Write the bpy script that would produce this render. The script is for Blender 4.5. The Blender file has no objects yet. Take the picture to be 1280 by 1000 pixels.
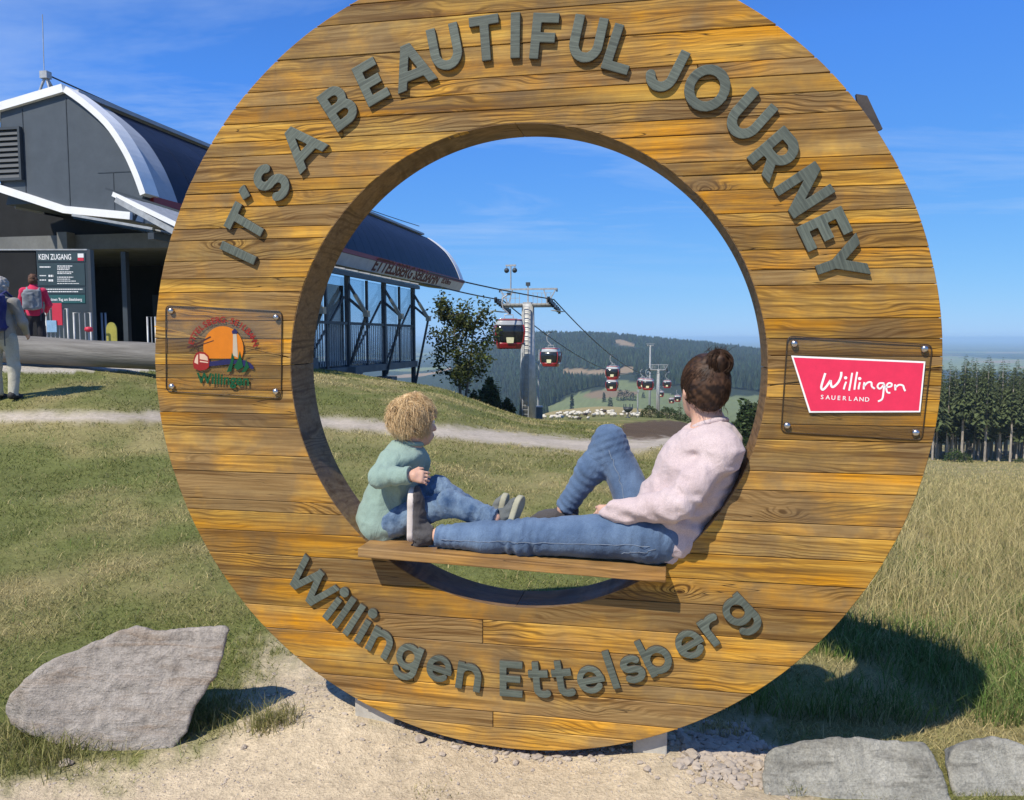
import bpy, bmesh, math, random
import numpy as np
from mathutils import Vector, Matrix, Euler

random.seed(7)
rng = np.random.default_rng(11)
SC = bpy.context.scene
COL = SC.collection
PI = math.pi
R = math.radians

# ------------------------------------------------------------------ camera, sky, sun, exposure
CAMH = 1.64
PITCH = math.atan(78 / 1000)
cam_data = bpy.data.cameras.new('camera')
cam_data.sensor_width = 36.0
cam_data.lens = 36.0 * 1000 / 1280
cam_data.clip_start = 0.05
cam_data.clip_end = 120000
cam = bpy.data.objects.new('camera', cam_data)
cam.location = (0, 0, CAMH)
cam.rotation_euler = (PI / 2 - PITCH, 0, 0)
COL.objects.link(cam)
SC.camera = cam

SUN_DIR = Vector((0.58, 0.72, -1.12)).normalized()      # the way the light travels
SUN_EL = math.asin(-SUN_DIR.z)
SUN_ROT = math.atan2(-SUN_DIR.x, -SUN_DIR.y)            # clockwise from +Y
SC.view_settings.view_transform = 'Standard'
SC.view_settings.look = 'None'
SC.view_settings.exposure = 0.15
SC.view_settings.gamma = 1.0
SC.view_settings.use_curve_mapping = False
SC.render.engine = 'CYCLES'
SC.cycles.use_denoising = True
SC.cycles.max_bounces = 8
SC.cycles.transparent_max_bounces = 24
SC.cycles.volume_bounces = 2

world = bpy.data.worlds.new('World')
SC.world = world
world.use_nodes = True
def build_world():
    nt = world.node_tree; N = nt.nodes; L = nt.links
    N.clear()
    out = N.new('ShaderNodeOutputWorld'); bg = N.new('ShaderNodeBackground')
    sky = N.new('ShaderNodeTexSky'); sky.sky_type = 'NISHITA'; sky.sun_disc = False
    sky.sun_elevation = SUN_EL; sky.sun_rotation = SUN_ROT
    sky.altitude = 800; sky.air_density = 1.0; sky.dust_density = 0.2; sky.ozone_density = 3.0
    # thin cirrus: white veils with a shape of their own, high in a flat cloud deck
    tc = N.new('ShaderNodeTexCoord'); sep = N.new('ShaderNodeSeparateXYZ')
    L.new(tc.outputs['Generated'], sep.inputs[0])
    zc = N.new('ShaderNodeMath'); zc.operation = 'MAXIMUM'; zc.inputs[1].default_value = 0.04
    L.new(sep.outputs['Z'], zc.inputs[0])
    za = N.new('ShaderNodeMath'); za.operation = 'ADD'; za.inputs[1].default_value = 0.06
    L.new(zc.outputs[0], za.inputs[0])
    dx = N.new('ShaderNodeMath'); dx.operation = 'DIVIDE'; L.new(sep.outputs['X'], dx.inputs[0]); L.new(za.outputs[0], dx.inputs[1])
    dy = N.new('ShaderNodeMath'); dy.operation = 'DIVIDE'; L.new(sep.outputs['Y'], dy.inputs[0]); L.new(za.outputs[0], dy.inputs[1])
    cmb = N.new('ShaderNodeCombineXYZ'); L.new(dx.outputs[0], cmb.inputs[0]); L.new(dy.outputs[0], cmb.inputs[1])
    mp = N.new('ShaderNodeMapping'); mp.inputs['Rotation'].default_value = (0, 0, 0.5); mp.inputs['Scale'].default_value = (0.38, 0.9, 1)
    mp.inputs['Location'].default_value = (3.1, 1.7, 0)
    L.new(cmb.outputs[0], mp.inputs[0])
    n1 = N.new('ShaderNodeTexNoise'); n1.inputs['Scale'].default_value = 1.0; n1.inputs['Detail'].default_value = 7
    n1.inputs['Roughness'].default_value = 0.62; n1.inputs['Distortion'].default_value = 0.7
    L.new(mp.outputs[0], n1.inputs['Vector'])
    rp = N.new('ShaderNodeValToRGB'); rp.color_ramp.elements[0].position = 0.49; rp.color_ramp.elements[1].position = 0.80
    rp.color_ramp.elements[0].color = (0, 0, 0, 1); rp.color_ramp.elements[1].color = (0.62, 0.62, 0.62, 1)
    L.new(n1.outputs['Fac'], rp.inputs[0])
    mx = N.new('ShaderNodeMix'); mx.data_type = 'RGBA'
    low = N.new('ShaderNodeMapRange'); low.inputs['From Min'].default_value = .05; low.inputs['From Max'].default_value = .16; L.new(sep.outputs['Z'], low.inputs['Value'])
    thin = N.new('ShaderNodeMath'); thin.operation = 'MULTIPLY'; L.new(rp.outputs[0], thin.inputs[0]); L.new(low.outputs[0], thin.inputs[1])
    L.new(thin.outputs[0], mx.inputs['Factor'])
    # film response of the sky: each channel rolls off like the photograph's
    sp = N.new('ShaderNodeSeparateColor'); L.new(sky.outputs[0], sp.inputs[0]); cb = N.new('ShaderNodeCombineColor')
    for ch, (g_, k_) in zip(('Red', 'Green', 'Blue'), ((.867, .567), (.618, 1.58), (.177, 6.55))):
        pw = N.new('ShaderNodeMath'); pw.operation = 'POWER'; pw.inputs[1].default_value = g_; L.new(sp.outputs[ch], pw.inputs[0])
        ml = N.new('ShaderNodeMath'); ml.operation = 'MULTIPLY'; ml.inputs[1].default_value = k_; L.new(pw.outputs[0], ml.inputs[0])
        li = N.new('ShaderNodeMath'); li.operation = 'MULTIPLY'; li.inputs[1].default_value = {'Red': .56, 'Green': 1.12, 'Blue': 1.95}[ch]; L.new(sp.outputs[ch], li.inputs[0])
        mi = N.new('ShaderNodeMath'); mi.operation = 'MINIMUM'; L.new(ml.outputs[0], mi.inputs[0]); L.new(li.outputs[0], mi.inputs[1])
        L.new(mi.outputs[0], cb.inputs[ch])
    L.new(cb.outputs[0], mx.inputs['A'])
    mx.inputs['B'].default_value = (5.4, 6.9, 9.5, 1)
    L.new(mx.outputs['Result'], bg.inputs['Color'])
    bg.inputs['Strength'].default_value = 0.092
    L.new(bg.outputs[0], out.inputs['Surface'])
build_world()

sun_data = bpy.data.lights.new('sun', 'SUN')
sun_data.energy = 5.0
sun_data.angle = R(0.53)
sun_data.color = (1.0, 0.93, 0.80)
sun = bpy.data.objects.new('sun', sun_data)
sun.location = (-20, -24, 40)
sun.rotation_euler = SUN_DIR.to_track_quat('-Z', 'Y').to_euler()
COL.objects.link(sun)

# ------------------------------------------------------------------ helpers
def ray(px, py):
    x = (px - 640) / 1000; y = (500 - py) / 1000
    c, s = math.cos(PITCH), math.sin(PITCH)
    return Vector((x, c + y * s, -s + y * c))
def at(px, py, Y):
    """world point seen at a place of the photograph at depth Y"""
    d = ray(px, py); k = Y / d.y
    return Vector((d.x * k, Y, CAMH + d.z * k))
def pix(x, y, z):
    """numpy: world -> photograph pixel"""
    c, s = math.cos(PITCH), math.sin(PITCH)
    zz = z - CAMH
    f = y * c - zz * s; u = y * s + zz * c
    f = np.maximum(f, 1e-3)
    return 640 + 1000 * x / f, 500 - 1000 * u / f

def tag(o, label=None, cat=None, group=None, kind=None):
    if label: o['label'] = label
    if cat: o['category'] = cat
    if group: o['group'] = group
    if kind: o['kind'] = kind
    return o
def empty(name, loc=(0, 0, 0), rz=0.0, parent=None):
    o = bpy.data.objects.new(name, None); COL.objects.link(o)
    o.location = loc; o.rotation_euler = (0, 0, rz); o.empty_display_size = 0.2
    if parent: o.parent = parent
    return o
def link(name, me, parent=None, loc=None):
    o = bpy.data.objects.new(name, me); COL.objects.link(o)
    if parent: o.parent = parent
    if loc is not None: o.location = loc
    return o
def copy_tree(o, parent=None):
    c = o.copy(); COL.objects.link(c); c.parent = parent
    for ch in list(o.children): copy_tree(ch, c)
    return c

def np_mesh(name, V, F, mat=None, smooth=False):
    """mesh from numpy arrays; F is (n,3) or (n,4)"""
    V = np.asarray(V, np.float32); F = np.asarray(F, np.int32)
    me = bpy.data.meshes.new(name)
    n, k = F.shape
    me.vertices.add(len(V)); me.vertices.foreach_set('co', V.ravel())
    me.loops.add(n * k); me.loops.foreach_set('vertex_index', F.ravel())
    me.polygons.add(n)
    me.polygons.foreach_set('loop_start', np.arange(0, n * k, k, dtype=np.int32))
    me.polygons.foreach_set('loop_total', np.full(n, k, np.int32))
    me.polygons.foreach_set('use_smooth', np.full(n, bool(smooth)))
    if mat is not None: me.materials.append(mat)
    me.update(calc_edges=True)
    return me

class MB:
    """collects shapes; build() links them as ONE mesh object"""
    def __init__(s): s.v = []; s.f = []; s.m = []; s.sm = []; s.mats = []
    def mi(s, m):
        if m is None: return 0
        if m not in s.mats: s.mats.append(m)
        return s.mats.index(m)
    def add(s, vs, fs, m=None, smooth=False):
        b = len(s.v); s.v += [tuple(v) for v in vs]
        k = s.mi(m)
        for f in fs: s.f.append(tuple(b + i for i in f)); s.m.append(k); s.sm.append(smooth)
        return s
    def box(s, x0, x1, y0, y1, z0, z1, m=None):
        return s.add([(x0,y0,z0),(x1,y0,z0),(x1,y1,z0),(x0,y1,z0),(x0,y0,z1),(x1,y0,z1),(x1,y1,z1),(x0,y1,z1)],
                     [(0,3,2,1),(4,5,6,7),(0,1,5,4),(1,2,6,5),(2,3,7,6),(3,0,4,7)], m)
    def bar(s, a, b, w, h=None, m=None, up=(0, 0, 1)):
        """square bar from a to b"""
        a = Vector(a); b = Vector(b); h = h or w
        d = (b - a).normalized(); up = Vector(up)
        if abs(d.dot(up)) > 0.98: up = Vector((0, 1, 0))
        r = d.cross(up).normalized() * w / 2; u = r.cross(d).normalized() * h / 2
        vs = [p + q for p in (a, b) for q in (-r - u, r - u, r + u, -r + u)]
        return s.add(vs, [(0,1,2,3)[::-1],(4,5,6,7),(0,1,5,4),(1,2,6,5),(2,3,7,6),(3,0,4,7)], m)
    def tube(s, pts, r, n=8, m=None, cap=True, smooth=True):
        pts = [Vector(p) for p in pts]; k = len(pts)
        rs = r if isinstance(r, (list, tuple)) else [r] * k
        vs = []; ref = Vector((0, 0, 1))
        t0 = (pts[1] - pts[0]).normalized()
        if abs(t0.dot(ref)) > 0.95: ref = Vector((1, 0, 0))
        for i, p in enumerate(pts):
            t = (pts[min(i + 1, k - 1)] - pts[max(i - 1, 0)]).normalized()
            a = t.cross(ref)
            if a.length < 1e-5: a = t.orthogonal()
            a.normalize(); b = a.cross(t).normalized()
            ref = b
            for j in range(n):
                q = 2 * PI * j / n
                vs.append(p + (a * math.cos(q) + b * math.sin(q)) * rs[i])
        fs = []
        for i in range(k - 1):
            for j in range(n):
                fs.append((i*n+j, (i+1)*n+j, (i+1)*n+(j+1)%n, i*n+(j+1)%n))
        s.add(vs, fs, m, smooth)
        if cap: s.add(vs[:n], [tuple(range(n))], m); s.add(vs[-n:], [tuple(range(n))[::-1]], m)
        return s
    def prism(s, poly, f0, f1, m=None, smooth=False):
        """poly: list of 2D points; f0, f1 map a 2D point to 3D"""
        n = len(poly)
        vs = [f0(p) for p in poly] + [f1(p) for p in poly]
        fs = [tuple(range(n))[::-1], tuple(range(n, 2 * n))]
        s.add(vs, fs, m)
        s.add(vs, [(i, (i+1) % n, n + (i+1) % n, n + i) for i in range(n)], m, smooth)
        return s
    def lathe(s, prof, n=16, c=(0, 0, 0), m=None, smooth=True, axis='z'):
        vs = []; c = Vector(c)
        for r_, z_ in prof:
            for j in range(n):
                q = 2 * PI * j / n
                p = (r_ * math.cos(q), r_ * math.sin(q), z_)
                if axis == 'y': p = (p[0], p[2], p[1])
                if axis == 'x': p = (p[2], p[0], p[1])
                vs.append(c + Vector(p))
        k = len(prof); fs = []
        for i in range(k - 1):
            for j in range(n): fs.append((i*n+j, i*n+(j+1)%n, (i+1)*n+(j+1)%n, (i+1)*n+j))
        return s.add(vs, fs, m, smooth)
    def mesh(s, name, mat=None, fix=True):
        me = bpy.data.meshes.new(name)
        me.from_pydata(s.v, [], s.f)
        for m in (s.mats or [mat]):
            if m: me.materials.append(m)
        me.polygons.foreach_set('material_index', s.m)
        me.polygons.foreach_set('use_smooth', s.sm)
        if fix:
            bm = bmesh.new(); bm.from_mesh(me)
            bmesh.ops.remove_doubles(bm, verts=bm.verts, dist=1e-5)
            bmesh.ops.recalc_face_normals(bm, faces=bm.faces)
            bm.to_mesh(me); bm.free()
        me.update()
        return me
    def build(s, name, mat=None, parent=None, loc=None, bevel=0, fix=True):
        o = link(name, s.mesh(name, mat, fix), parent, loc)
        if bevel:
            b = o.modifiers.new('bevel', 'BEVEL'); b.width = bevel; b.segments = 2; b.limit_method = 'ANGLE'; b.angle_limit = R(40)
        return o

# ---- value noise and signed-distance modelling (for rocks, people, cloth)
def _hash(i, j, k, seed):
    h = (i * 374761393 + j * 668265263 + k * 2147483647 + seed * 974711) & 0xffffffff
    h = ((h ^ (h >> 13)) * 1274126177) & 0xffffffff
    h = h ^ (h >> 16)
    return (h & 0xffff) / 65535.0
def vnoise(P, f=1.0, seed=0):
    Q = np.asarray(P, np.float64) * f
    I = np.floor(Q).astype(np.int64); T = Q - I; T = T * T * (3 - 2 * T)
    r = 0
    for a in (0, 1):
        for b in (0, 1):
            for c in (0, 1):
                w = (T[..., 0] if a else 1 - T[..., 0]) * (T[..., 1] if b else 1 - T[..., 1]) * (T[..., 2] if c else 1 - T[..., 2])
                r = r + w * _hash(I[..., 0] + a, I[..., 1] + b, I[..., 2] + c, seed)
    return r
def fbm(P, f=1.0, seed=0, o=4, g=0.5):
    r = 0; a = 1; s = 0
    for i in range(o):
        r = r + a * vnoise(P, f * 2 ** i, seed + i * 17); s += a; a *= g
    return r / s
def rcone(P, a, b, ra, rb):
    a = np.asarray(a, float); b = np.asarray(b, float); ba = b - a
    t = np.clip(((P - a) @ ba) / max(ba @ ba, 1e-12), 0, 1)
    return np.linalg.norm(P - a - t[..., None] * ba, axis=-1) - (ra + (rb - ra) * t)
def ellip(P, c, r, rot=None):
    q = P - np.asarray(c, float)
    if rot is not None: q = q @ np.array(Euler(rot).to_matrix())
    r = np.asarray(r, float)
    k0 = np.linalg.norm(q / r, axis=-1); k1 = np.linalg.norm(q / (r * r), axis=-1)
    return k0 * (k0 - 1) / np.maximum(k1, 1e-9)
def smin(a, b, k):
    h = np.clip(0.5 + 0.5 * (b - a) / k, 0, 1)
    return b + (a - b) * h - k * h * (1 - h)
def smax(a, b, k): return -smin(-a, -b, k)
def sdf_mesh(name, fun, lo, hi, h, mat=None, smooth=True, relax=2):
    """surface nets of fun(P) < 0 on a grid"""
    lo = np.asarray(lo, float); hi = np.asarray(hi, float)
    n = np.ceil((hi - lo) / h).astype(int) + 1
    ax = [lo[i] + h * np.arange(n[i]) for i in range(3)]
    # coarse pass first: only blocks near the surface are sampled finely
    bs = 8; nb = -(-n // bs)
    cx = [lo[i] + h * (np.arange(nb[i]) * bs + (bs - 1) / 2) for i in range(3)]
    cv = fun(np.stack(np.meshgrid(*cx, indexing='ij'), -1))
    full = np.repeat(np.repeat(np.repeat(cv, bs, 0), bs, 1), bs, 2)[:n[0], :n[1], :n[2]].copy()
    sel = np.repeat(np.repeat(np.repeat(np.abs(cv) < bs * h * 1.15 + .012, bs, 0), bs, 1), bs, 2)[:n[0], :n[1], :n[2]]
    v = full; ij = np.argwhere(sel)
    for i in range(0, len(ij), 200000):
        t = ij[i:i + 200000]; v[t[:, 0], t[:, 1], t[:, 2]] = fun(lo + h * t)
    v[0] = v[-1] = 1; v[:, 0] = v[:, -1] = 1; v[:, :, 0] = v[:, :, -1] = 1
    ins = v < 0
    cs = [ins[a:n[0]-1+a, b:n[1]-1+b, c:n[2]-1+c] for a in (0,1) for b in (0,1) for c in (0,1)]
    tot = sum(c.astype(np.int8) for c in cs)
    cell = (tot > 0) & (tot < 8)
    idx = -np.ones(cell.shape, np.int64); ii = np.argwhere(cell); idx[cell] = np.arange(len(ii))
    acc = np.zeros((len(ii), 3)); cnt = np.zeros(len(ii))
    corners = [(a, b, c) for a in (0,1) for b in (0,1) for c in (0,1)]
    for A in corners:
        for d in range(3):
            if A[d]: continue
            B = list(A); B[d] = 1
            va = v[ii[:,0]+A[0], ii[:,1]+A[1], ii[:,2]+A[2]]; vb = v[ii[:,0]+B[0], ii[:,1]+B[1], ii[:,2]+B[2]]
            m = (va < 0) != (vb < 0)
            t = np.where(m, va / np.where(va == vb, 1, va - vb), 0)
            p = np.array(A, float) + 0 * acc; p[:, d] += t
            acc[m] += p[m]; cnt[m] += 1
    V = lo + h * (ii + acc / np.maximum(cnt, 1)[:, None])
    F = []
    for d in range(3):
        e, g = (d + 1) % 3, (d + 2) % 3
        sa = [slice(1, n[k] - 1) for k in range(3)]; sa[d] = slice(0, n[d] - 1)
        sb = list(sa); sb[d] = slice(1, n[d])
        a = ins[tuple(sa)]; b = ins[tuple(sb)]
        off = np.array([s_.start for s_ in sa])
        for flip, m in ((0, a & ~b), (1, ~a & b)):
            q = np.argwhere(m) + off
            if not len(q): continue
            E = np.zeros(3, int); E[e] = 1; G = np.zeros(3, int); G[g] = 1
            w = [q, q - E, q - E - G, q - G]
            w = [idx[x[:,0], x[:,1], x[:,2]] for x in w]
            f = np.stack(w if flip == 0 else w[::-1], 1)
            F.append(f)
    F = np.concatenate(F)
    F = F[(F >= 0).all(1)]
    for _ in range(relax):
        S = np.zeros_like(V); C = np.zeros(len(V))
        for k in range(4):
            a, b = F[:, k], F[:, (k + 1) % 4]
            np.add.at(S, a, V[b]); np.add.at(C, a, 1); np.add.at(S, b, V[a]); np.add.at(C, b, 1)
        V = 0.5 * V + 0.5 * S / np.maximum(C, 1)[:, None]
    return np_mesh(name, V, F, mat, smooth)

# ------------------------------------------------------------------ materials
_M = {}
def nodes_of(m):
    m.use_nodes = True
    return m.node_tree.nodes, m.node_tree.links, m.node_tree.nodes['Principled BSDF']
def mixc(N, L, fac, a, b, mode='MIX'):
    x = N.new('ShaderNodeMix'); x.data_type = 'RGBA'; x.blend_type = mode; x.clamp_factor = True
    for s_, v in (('Factor', fac), ('A', a), ('B', b)):
        if isinstance(v, (int, float)): x.inputs[s_].default_value = v
        elif isinstance(v, (tuple, list)): x.inputs[s_].default_value = (*v[:3], 1)
        else: L.new(v, x.inputs[s_])
    return x.outputs['Result']
def ramp(N, L, src, stops):
    r_ = N.new('ShaderNodeValToRGB'); e = r_.color_ramp.elements
    while len(e) < len(stops): e.new(0.5)
    for k, (p, c) in enumerate(stops):
        e[k].position = p; e[k].color = (*c, 1) if isinstance(c, (tuple, list)) else (c, c, c, 1)
    L.new(src, r_.inputs[0])
    return r_.outputs[0]
def noise(N, L, vec, scale, detail=4, rough=0.55, dist=0.0):
    n = N.new('ShaderNodeTexNoise'); n.inputs['Scale'].default_value = scale; n.inputs['Detail'].default_value = detail
    n.inputs['Roughness'].default_value = rough; n.inputs['Distortion'].default_value = dist
    if vec is not None: L.new(vec, n.inputs['Vector'])
    return n.outputs['Fac']
def mapped(N, L, vec, scale=(1, 1, 1), rot=(0, 0, 0)):
    m = N.new('ShaderNodeMapping'); m.inputs['Scale'].default_value = scale; m.inputs['Rotation'].default_value = rot
    L.new(vec, m.inputs[0]); return m.outputs[0]
def bump(N, L, h, strength, dist, bsdf, normal=None):
    b = N.new('ShaderNodeBump'); b.inputs['Strength'].default_value = strength; b.inputs['Distance'].default_value = dist
    L.new(h, b.inputs['Height'])
    if normal is not None: L.new(normal, b.inputs['Normal'])
    L.new(b.outputs[0], bsdf.inputs['Normal'])
    return b.outputs[0]
def mat(name, c, rough=0.6, var=0.15, scale=6.0, bmp=0.0, bdist=0.01, metal=0.0, stretch=(1, 1, 1), c2=None, spec=0.4, coat=0.0, rand=0.0, space='Object'):
    """procedural material: base colour broken up by two octaves of noise, optional bump and per-object variation"""
    if name in _M: return _M[name]
    m = bpy.data.materials.new(name); N, L, B = nodes_of(m)
    tc = N.new('ShaderNodeTexCoord')
    if space == 'World':
        g = N.new('ShaderNodeNewGeometry'); vec = g.outputs['Position']
    else: vec = tc.outputs[space]
    v = mapped(N, L, vec, stretch)
    n1 = noise(N, L, v, scale, 5, 0.6); n2 = noise(N, L, v, scale * 7, 3, 0.6)
    d = c2 or tuple(x * (1 - var) for x in c)
    hi = c if c2 else tuple(min(1, x * (1 + var)) for x in c)
    col = mixc(N, L, ramp(N, L, n1, [(0.3, 0.0), (0.7, 1.0)]), d, hi)
    col = mixc(N, L, var * 0.8, col, ramp(N, L, n2, [(0.3, 0.25), (0.75, 1.0)]), 'MULTIPLY')
    if rand:
        oi = N.new('ShaderNodeObjectInfo')
        col = mixc(N, L, 1.0, col, ramp(N, L, oi.outputs['Random'], [(0, 1 - rand), (1, 1.0)]), 'MULTIPLY')
    L.new(col, B.inputs['Base Color'])
    B.inputs['Roughness'].default_value = rough; B.inputs['Metallic'].default_value = metal
    B.inputs['Specular IOR Level'].default_value = spec; B.inputs['Coat Weight'].default_value = coat
    if bmp:
        n3 = noise(N, L, v, scale * 3, 6, 0.65); bump(N, L, n3, bmp, bdist, B)
    _M[name] = m
    return m
def glass_mat(name, tint=(0.8, 0.85, 0.88), clear=0.75, rough=0.03):
    """thin pane: part of the light passes straight, part reflects by angle"""
    if name in _M: return _M[name]
    m = bpy.data.materials.new(name); m.use_nodes = True; N = m.node_tree.nodes; L = m.node_tree.links; N.clear()
    out = N.new('ShaderNodeOutputMaterial'); tr = N.new('ShaderNodeBsdfTransparent'); tr.inputs[0].default_value = (*[x * clear for x in tint], 1)
    gl = N.new('ShaderNodeBsdfGlossy'); gl.inputs['Roughness'].default_value = rough; gl.inputs['Color'].default_value = (0.9, 0.93, 1, 1)
    lw = N.new('ShaderNodeLayerWeight'); lw.inputs['Blend'].default_value = .5
    p4 = N.new('ShaderNodeMath'); p4.operation = 'POWER'; p4.inputs[1].default_value = 4; L.new(lw.outputs['Facing'], p4.inputs[0])
    fr = N.new('ShaderNodeMath'); fr.operation = 'MULTIPLY_ADD'; fr.inputs[1].default_value = .28; fr.inputs[2].default_value = .035; L.new(p4.outputs[0], fr.inputs[0])
    mx = N.new('ShaderNodeMixShader'); L.new(fr.outputs[0], mx.inputs[0]); L.new(tr.outputs[0], mx.inputs[1]); L.new(gl.outputs[0], mx.inputs[2])
    L.new(mx.outputs[0], out.inputs['Surface'])
    _M[name] = m
    return m
# ------------------------------------------------------------------ terrain
YN = np.array([1.5,2.7,4,6,8,10,12,16,22,30,40,58,80,120,150,200,300,450,700,1000,1300,1700,2100,2500,3200,5000,12000,60000], float)
FARZ = -112
def colz(near, far):
    r_ = list(near) + list(far)
    r_ += [FARZ] * (len(YN) - len(r_))
    return r_[:len(YN)]
TCOL = {
 -6.0: colz([0,0,0,.05,.15,.4,.80,1.28,1.36,1.4,1.35,1.0,0,-6,-12,-22,-45,-75,-100,-110], []),
 -.54: colz([0,0,0,.05,.15,.4,.80,1.28,1.36,1.4,1.35,1.0,0,-6,-12,-22,-45,-75,-100,-110], []),
 -.24: colz([0,0,.02,.08,.15,.23,.36,.56,.66,.5,-.2,-2,-6,-14,-20,-30,-50,-78,-100,-110], []),
 -.09: colz([0,0,.02,.08,.13,.19,.27,.38,.28,-.25,-1.3,-4,-9,-18,-24,-34,-54,-80,-102,-110], [-106,-102,-100,-105]),
 -.02: colz([0,0,.02,.06,.1,.12,.1,0,-.3,-1.0,-2.1,-4.4,-8,-16,-22,-32,-52,-78,-100,-102], [-88,-46,-12,-40]),
  .02: colz([0,0,.01,.05,.08,.09,.05,-.15,-.65,-1.45,-2.45,-4.3,-6.6,-10.6,-13.3,-17.6,-26.5,-58,-85,-88], [-70,-30,4,4,-60]),
  .11: colz([0,0,0,.03,.06,.07,0,-.35,-.8,-1.6,-2.5,-4.2,-6.2,-9.7,-12.1,-15.7,-23.2,-44,-62,-60], [-48,-24,2,5,-50]),
  .21: colz([0,0,-.02,.0,0,0,-.02,-.35,-.95,-1.75,-2.7,-4.4,-6.5,-10,-12.6,-16.8,-26,-46,-60,-58], [-52,-38,-20,-18,-60]),
  .31: colz([0,0,-.05,-.15,-.25,-.35,-.55,-1,-1.8,-2.9,-4.3,-7,-10,-15,-19,-26,-40,-58,-62,-64], [-60,-52,-43,-44,-70]),
  .56: colz([0,-.01,-.12,-.42,-.68,-.96,-1.25,-1.9,-2.9,-4.2,-5.9,-8.9,-12.4,-17.8,-21.3,-27,-38,-60,-90,-100], [-104,-108,-110,-112,-112]),
 6.0: colz([0,-.02,-.15,-.45,-.7,-1,-1.3,-2,-3,-4.4,-6.2,-9.4,-13,-18.5,-22,-28,-39,-60,-90,-100], [-104,-108,-110,-112,-112]),
}
TU = np.array(sorted(TCOL)); TZ = np.array([TCOL[k] for k in sorted(TCOL)])
UG = np.concatenate([-np.geomspace(6, 0.78, 22), np.linspace(-0.76, 0.76, 381), np.geomspace(0.78, 6, 22)])
YG = np.geomspace(1.5, 60000, 470)
def _grid():
    # cubic-ish: interpolate in log depth, then in bearing, then soften
    A = np.stack([np.interp(np.log(YG), np.log(YN), z) for z in TZ])          # (cols, y)
    Z = np.stack([np.interp(UG, TU, A[:, j]) for j in range(len(YG))], 1)     # (u, y)
    for _ in range(14):
        Z[:, 1:-1] = .25 * Z[:, :-2] + .5 * Z[:, 1:-1] + .25 * Z[:, 2:]
    for _ in range(40):
        Z[1:-1] = .25 * Z[:-2] + .5 * Z[1:-1] + .25 * Z[2:]
    return Z
ZG = _grid()
XG = np.clip(UG[:, None] * YG[None, :], -58000, 58000); YY = np.broadcast_to(YG[None, :], XG.shape)
_P = np.stack([XG, YY, 0 * XG], -1)
ZG = ZG + .080 * np.exp(-((XG + .72) / .42) ** 2 - ((YY - 3.28) / .34) ** 2) + .05 * np.exp(-((XG - .58) / .25) ** 2 - ((YY - 3.0) / .25) ** 2)
ZG = ZG + (fbm(_P, 1.1, 3, 3) - .5) * np.clip((YY - 2) * .02, 0, .10) + (fbm(_P, .02, 5, 4) - .5) * np.clip((YY - 250) * .012, 0, 14) * (YY < 2600)
def zg(x, y):
    """ground height"""
    x = np.asarray(x, float); y = np.asarray(y, float)
    yy = np.maximum(y, 1.5); u = np.clip(x / yy, -6, 6)
    fj = np.clip(np.interp(np.log(yy), np.log(YG), np.arange(len(YG))), 0, len(YG) - 1.001); fi = np.clip(np.interp(u, UG, np.arange(len(UG))), 0, len(UG) - 1.001)
    i = fi.astype(int); j = fj.astype(int); a = fi - i; b = fj - j
    return (ZG[i, j] * (1 - a) * (1 - b) + ZG[i + 1, j] * a * (1 - b) + ZG[i, j + 1] * (1 - a) * b + ZG[i + 1, j + 1] * a * b)
def gz(x, y): return float(zg(x, y))

def inpoly(px, py, poly):
    r_ = np.zeros(px.shape, bool); n = len(poly)
    for i in range(n):
        x1, y1 = poly[i]; x2, y2 = poly[(i + 1) % n]
        c = ((y1 > py) != (y2 > py)) & (px < (x2 - x1) * (py - y1) / ((y2 - y1) if y2 != y1 else 1e-9) + x1)
        r_ ^= c
    return r_
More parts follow.
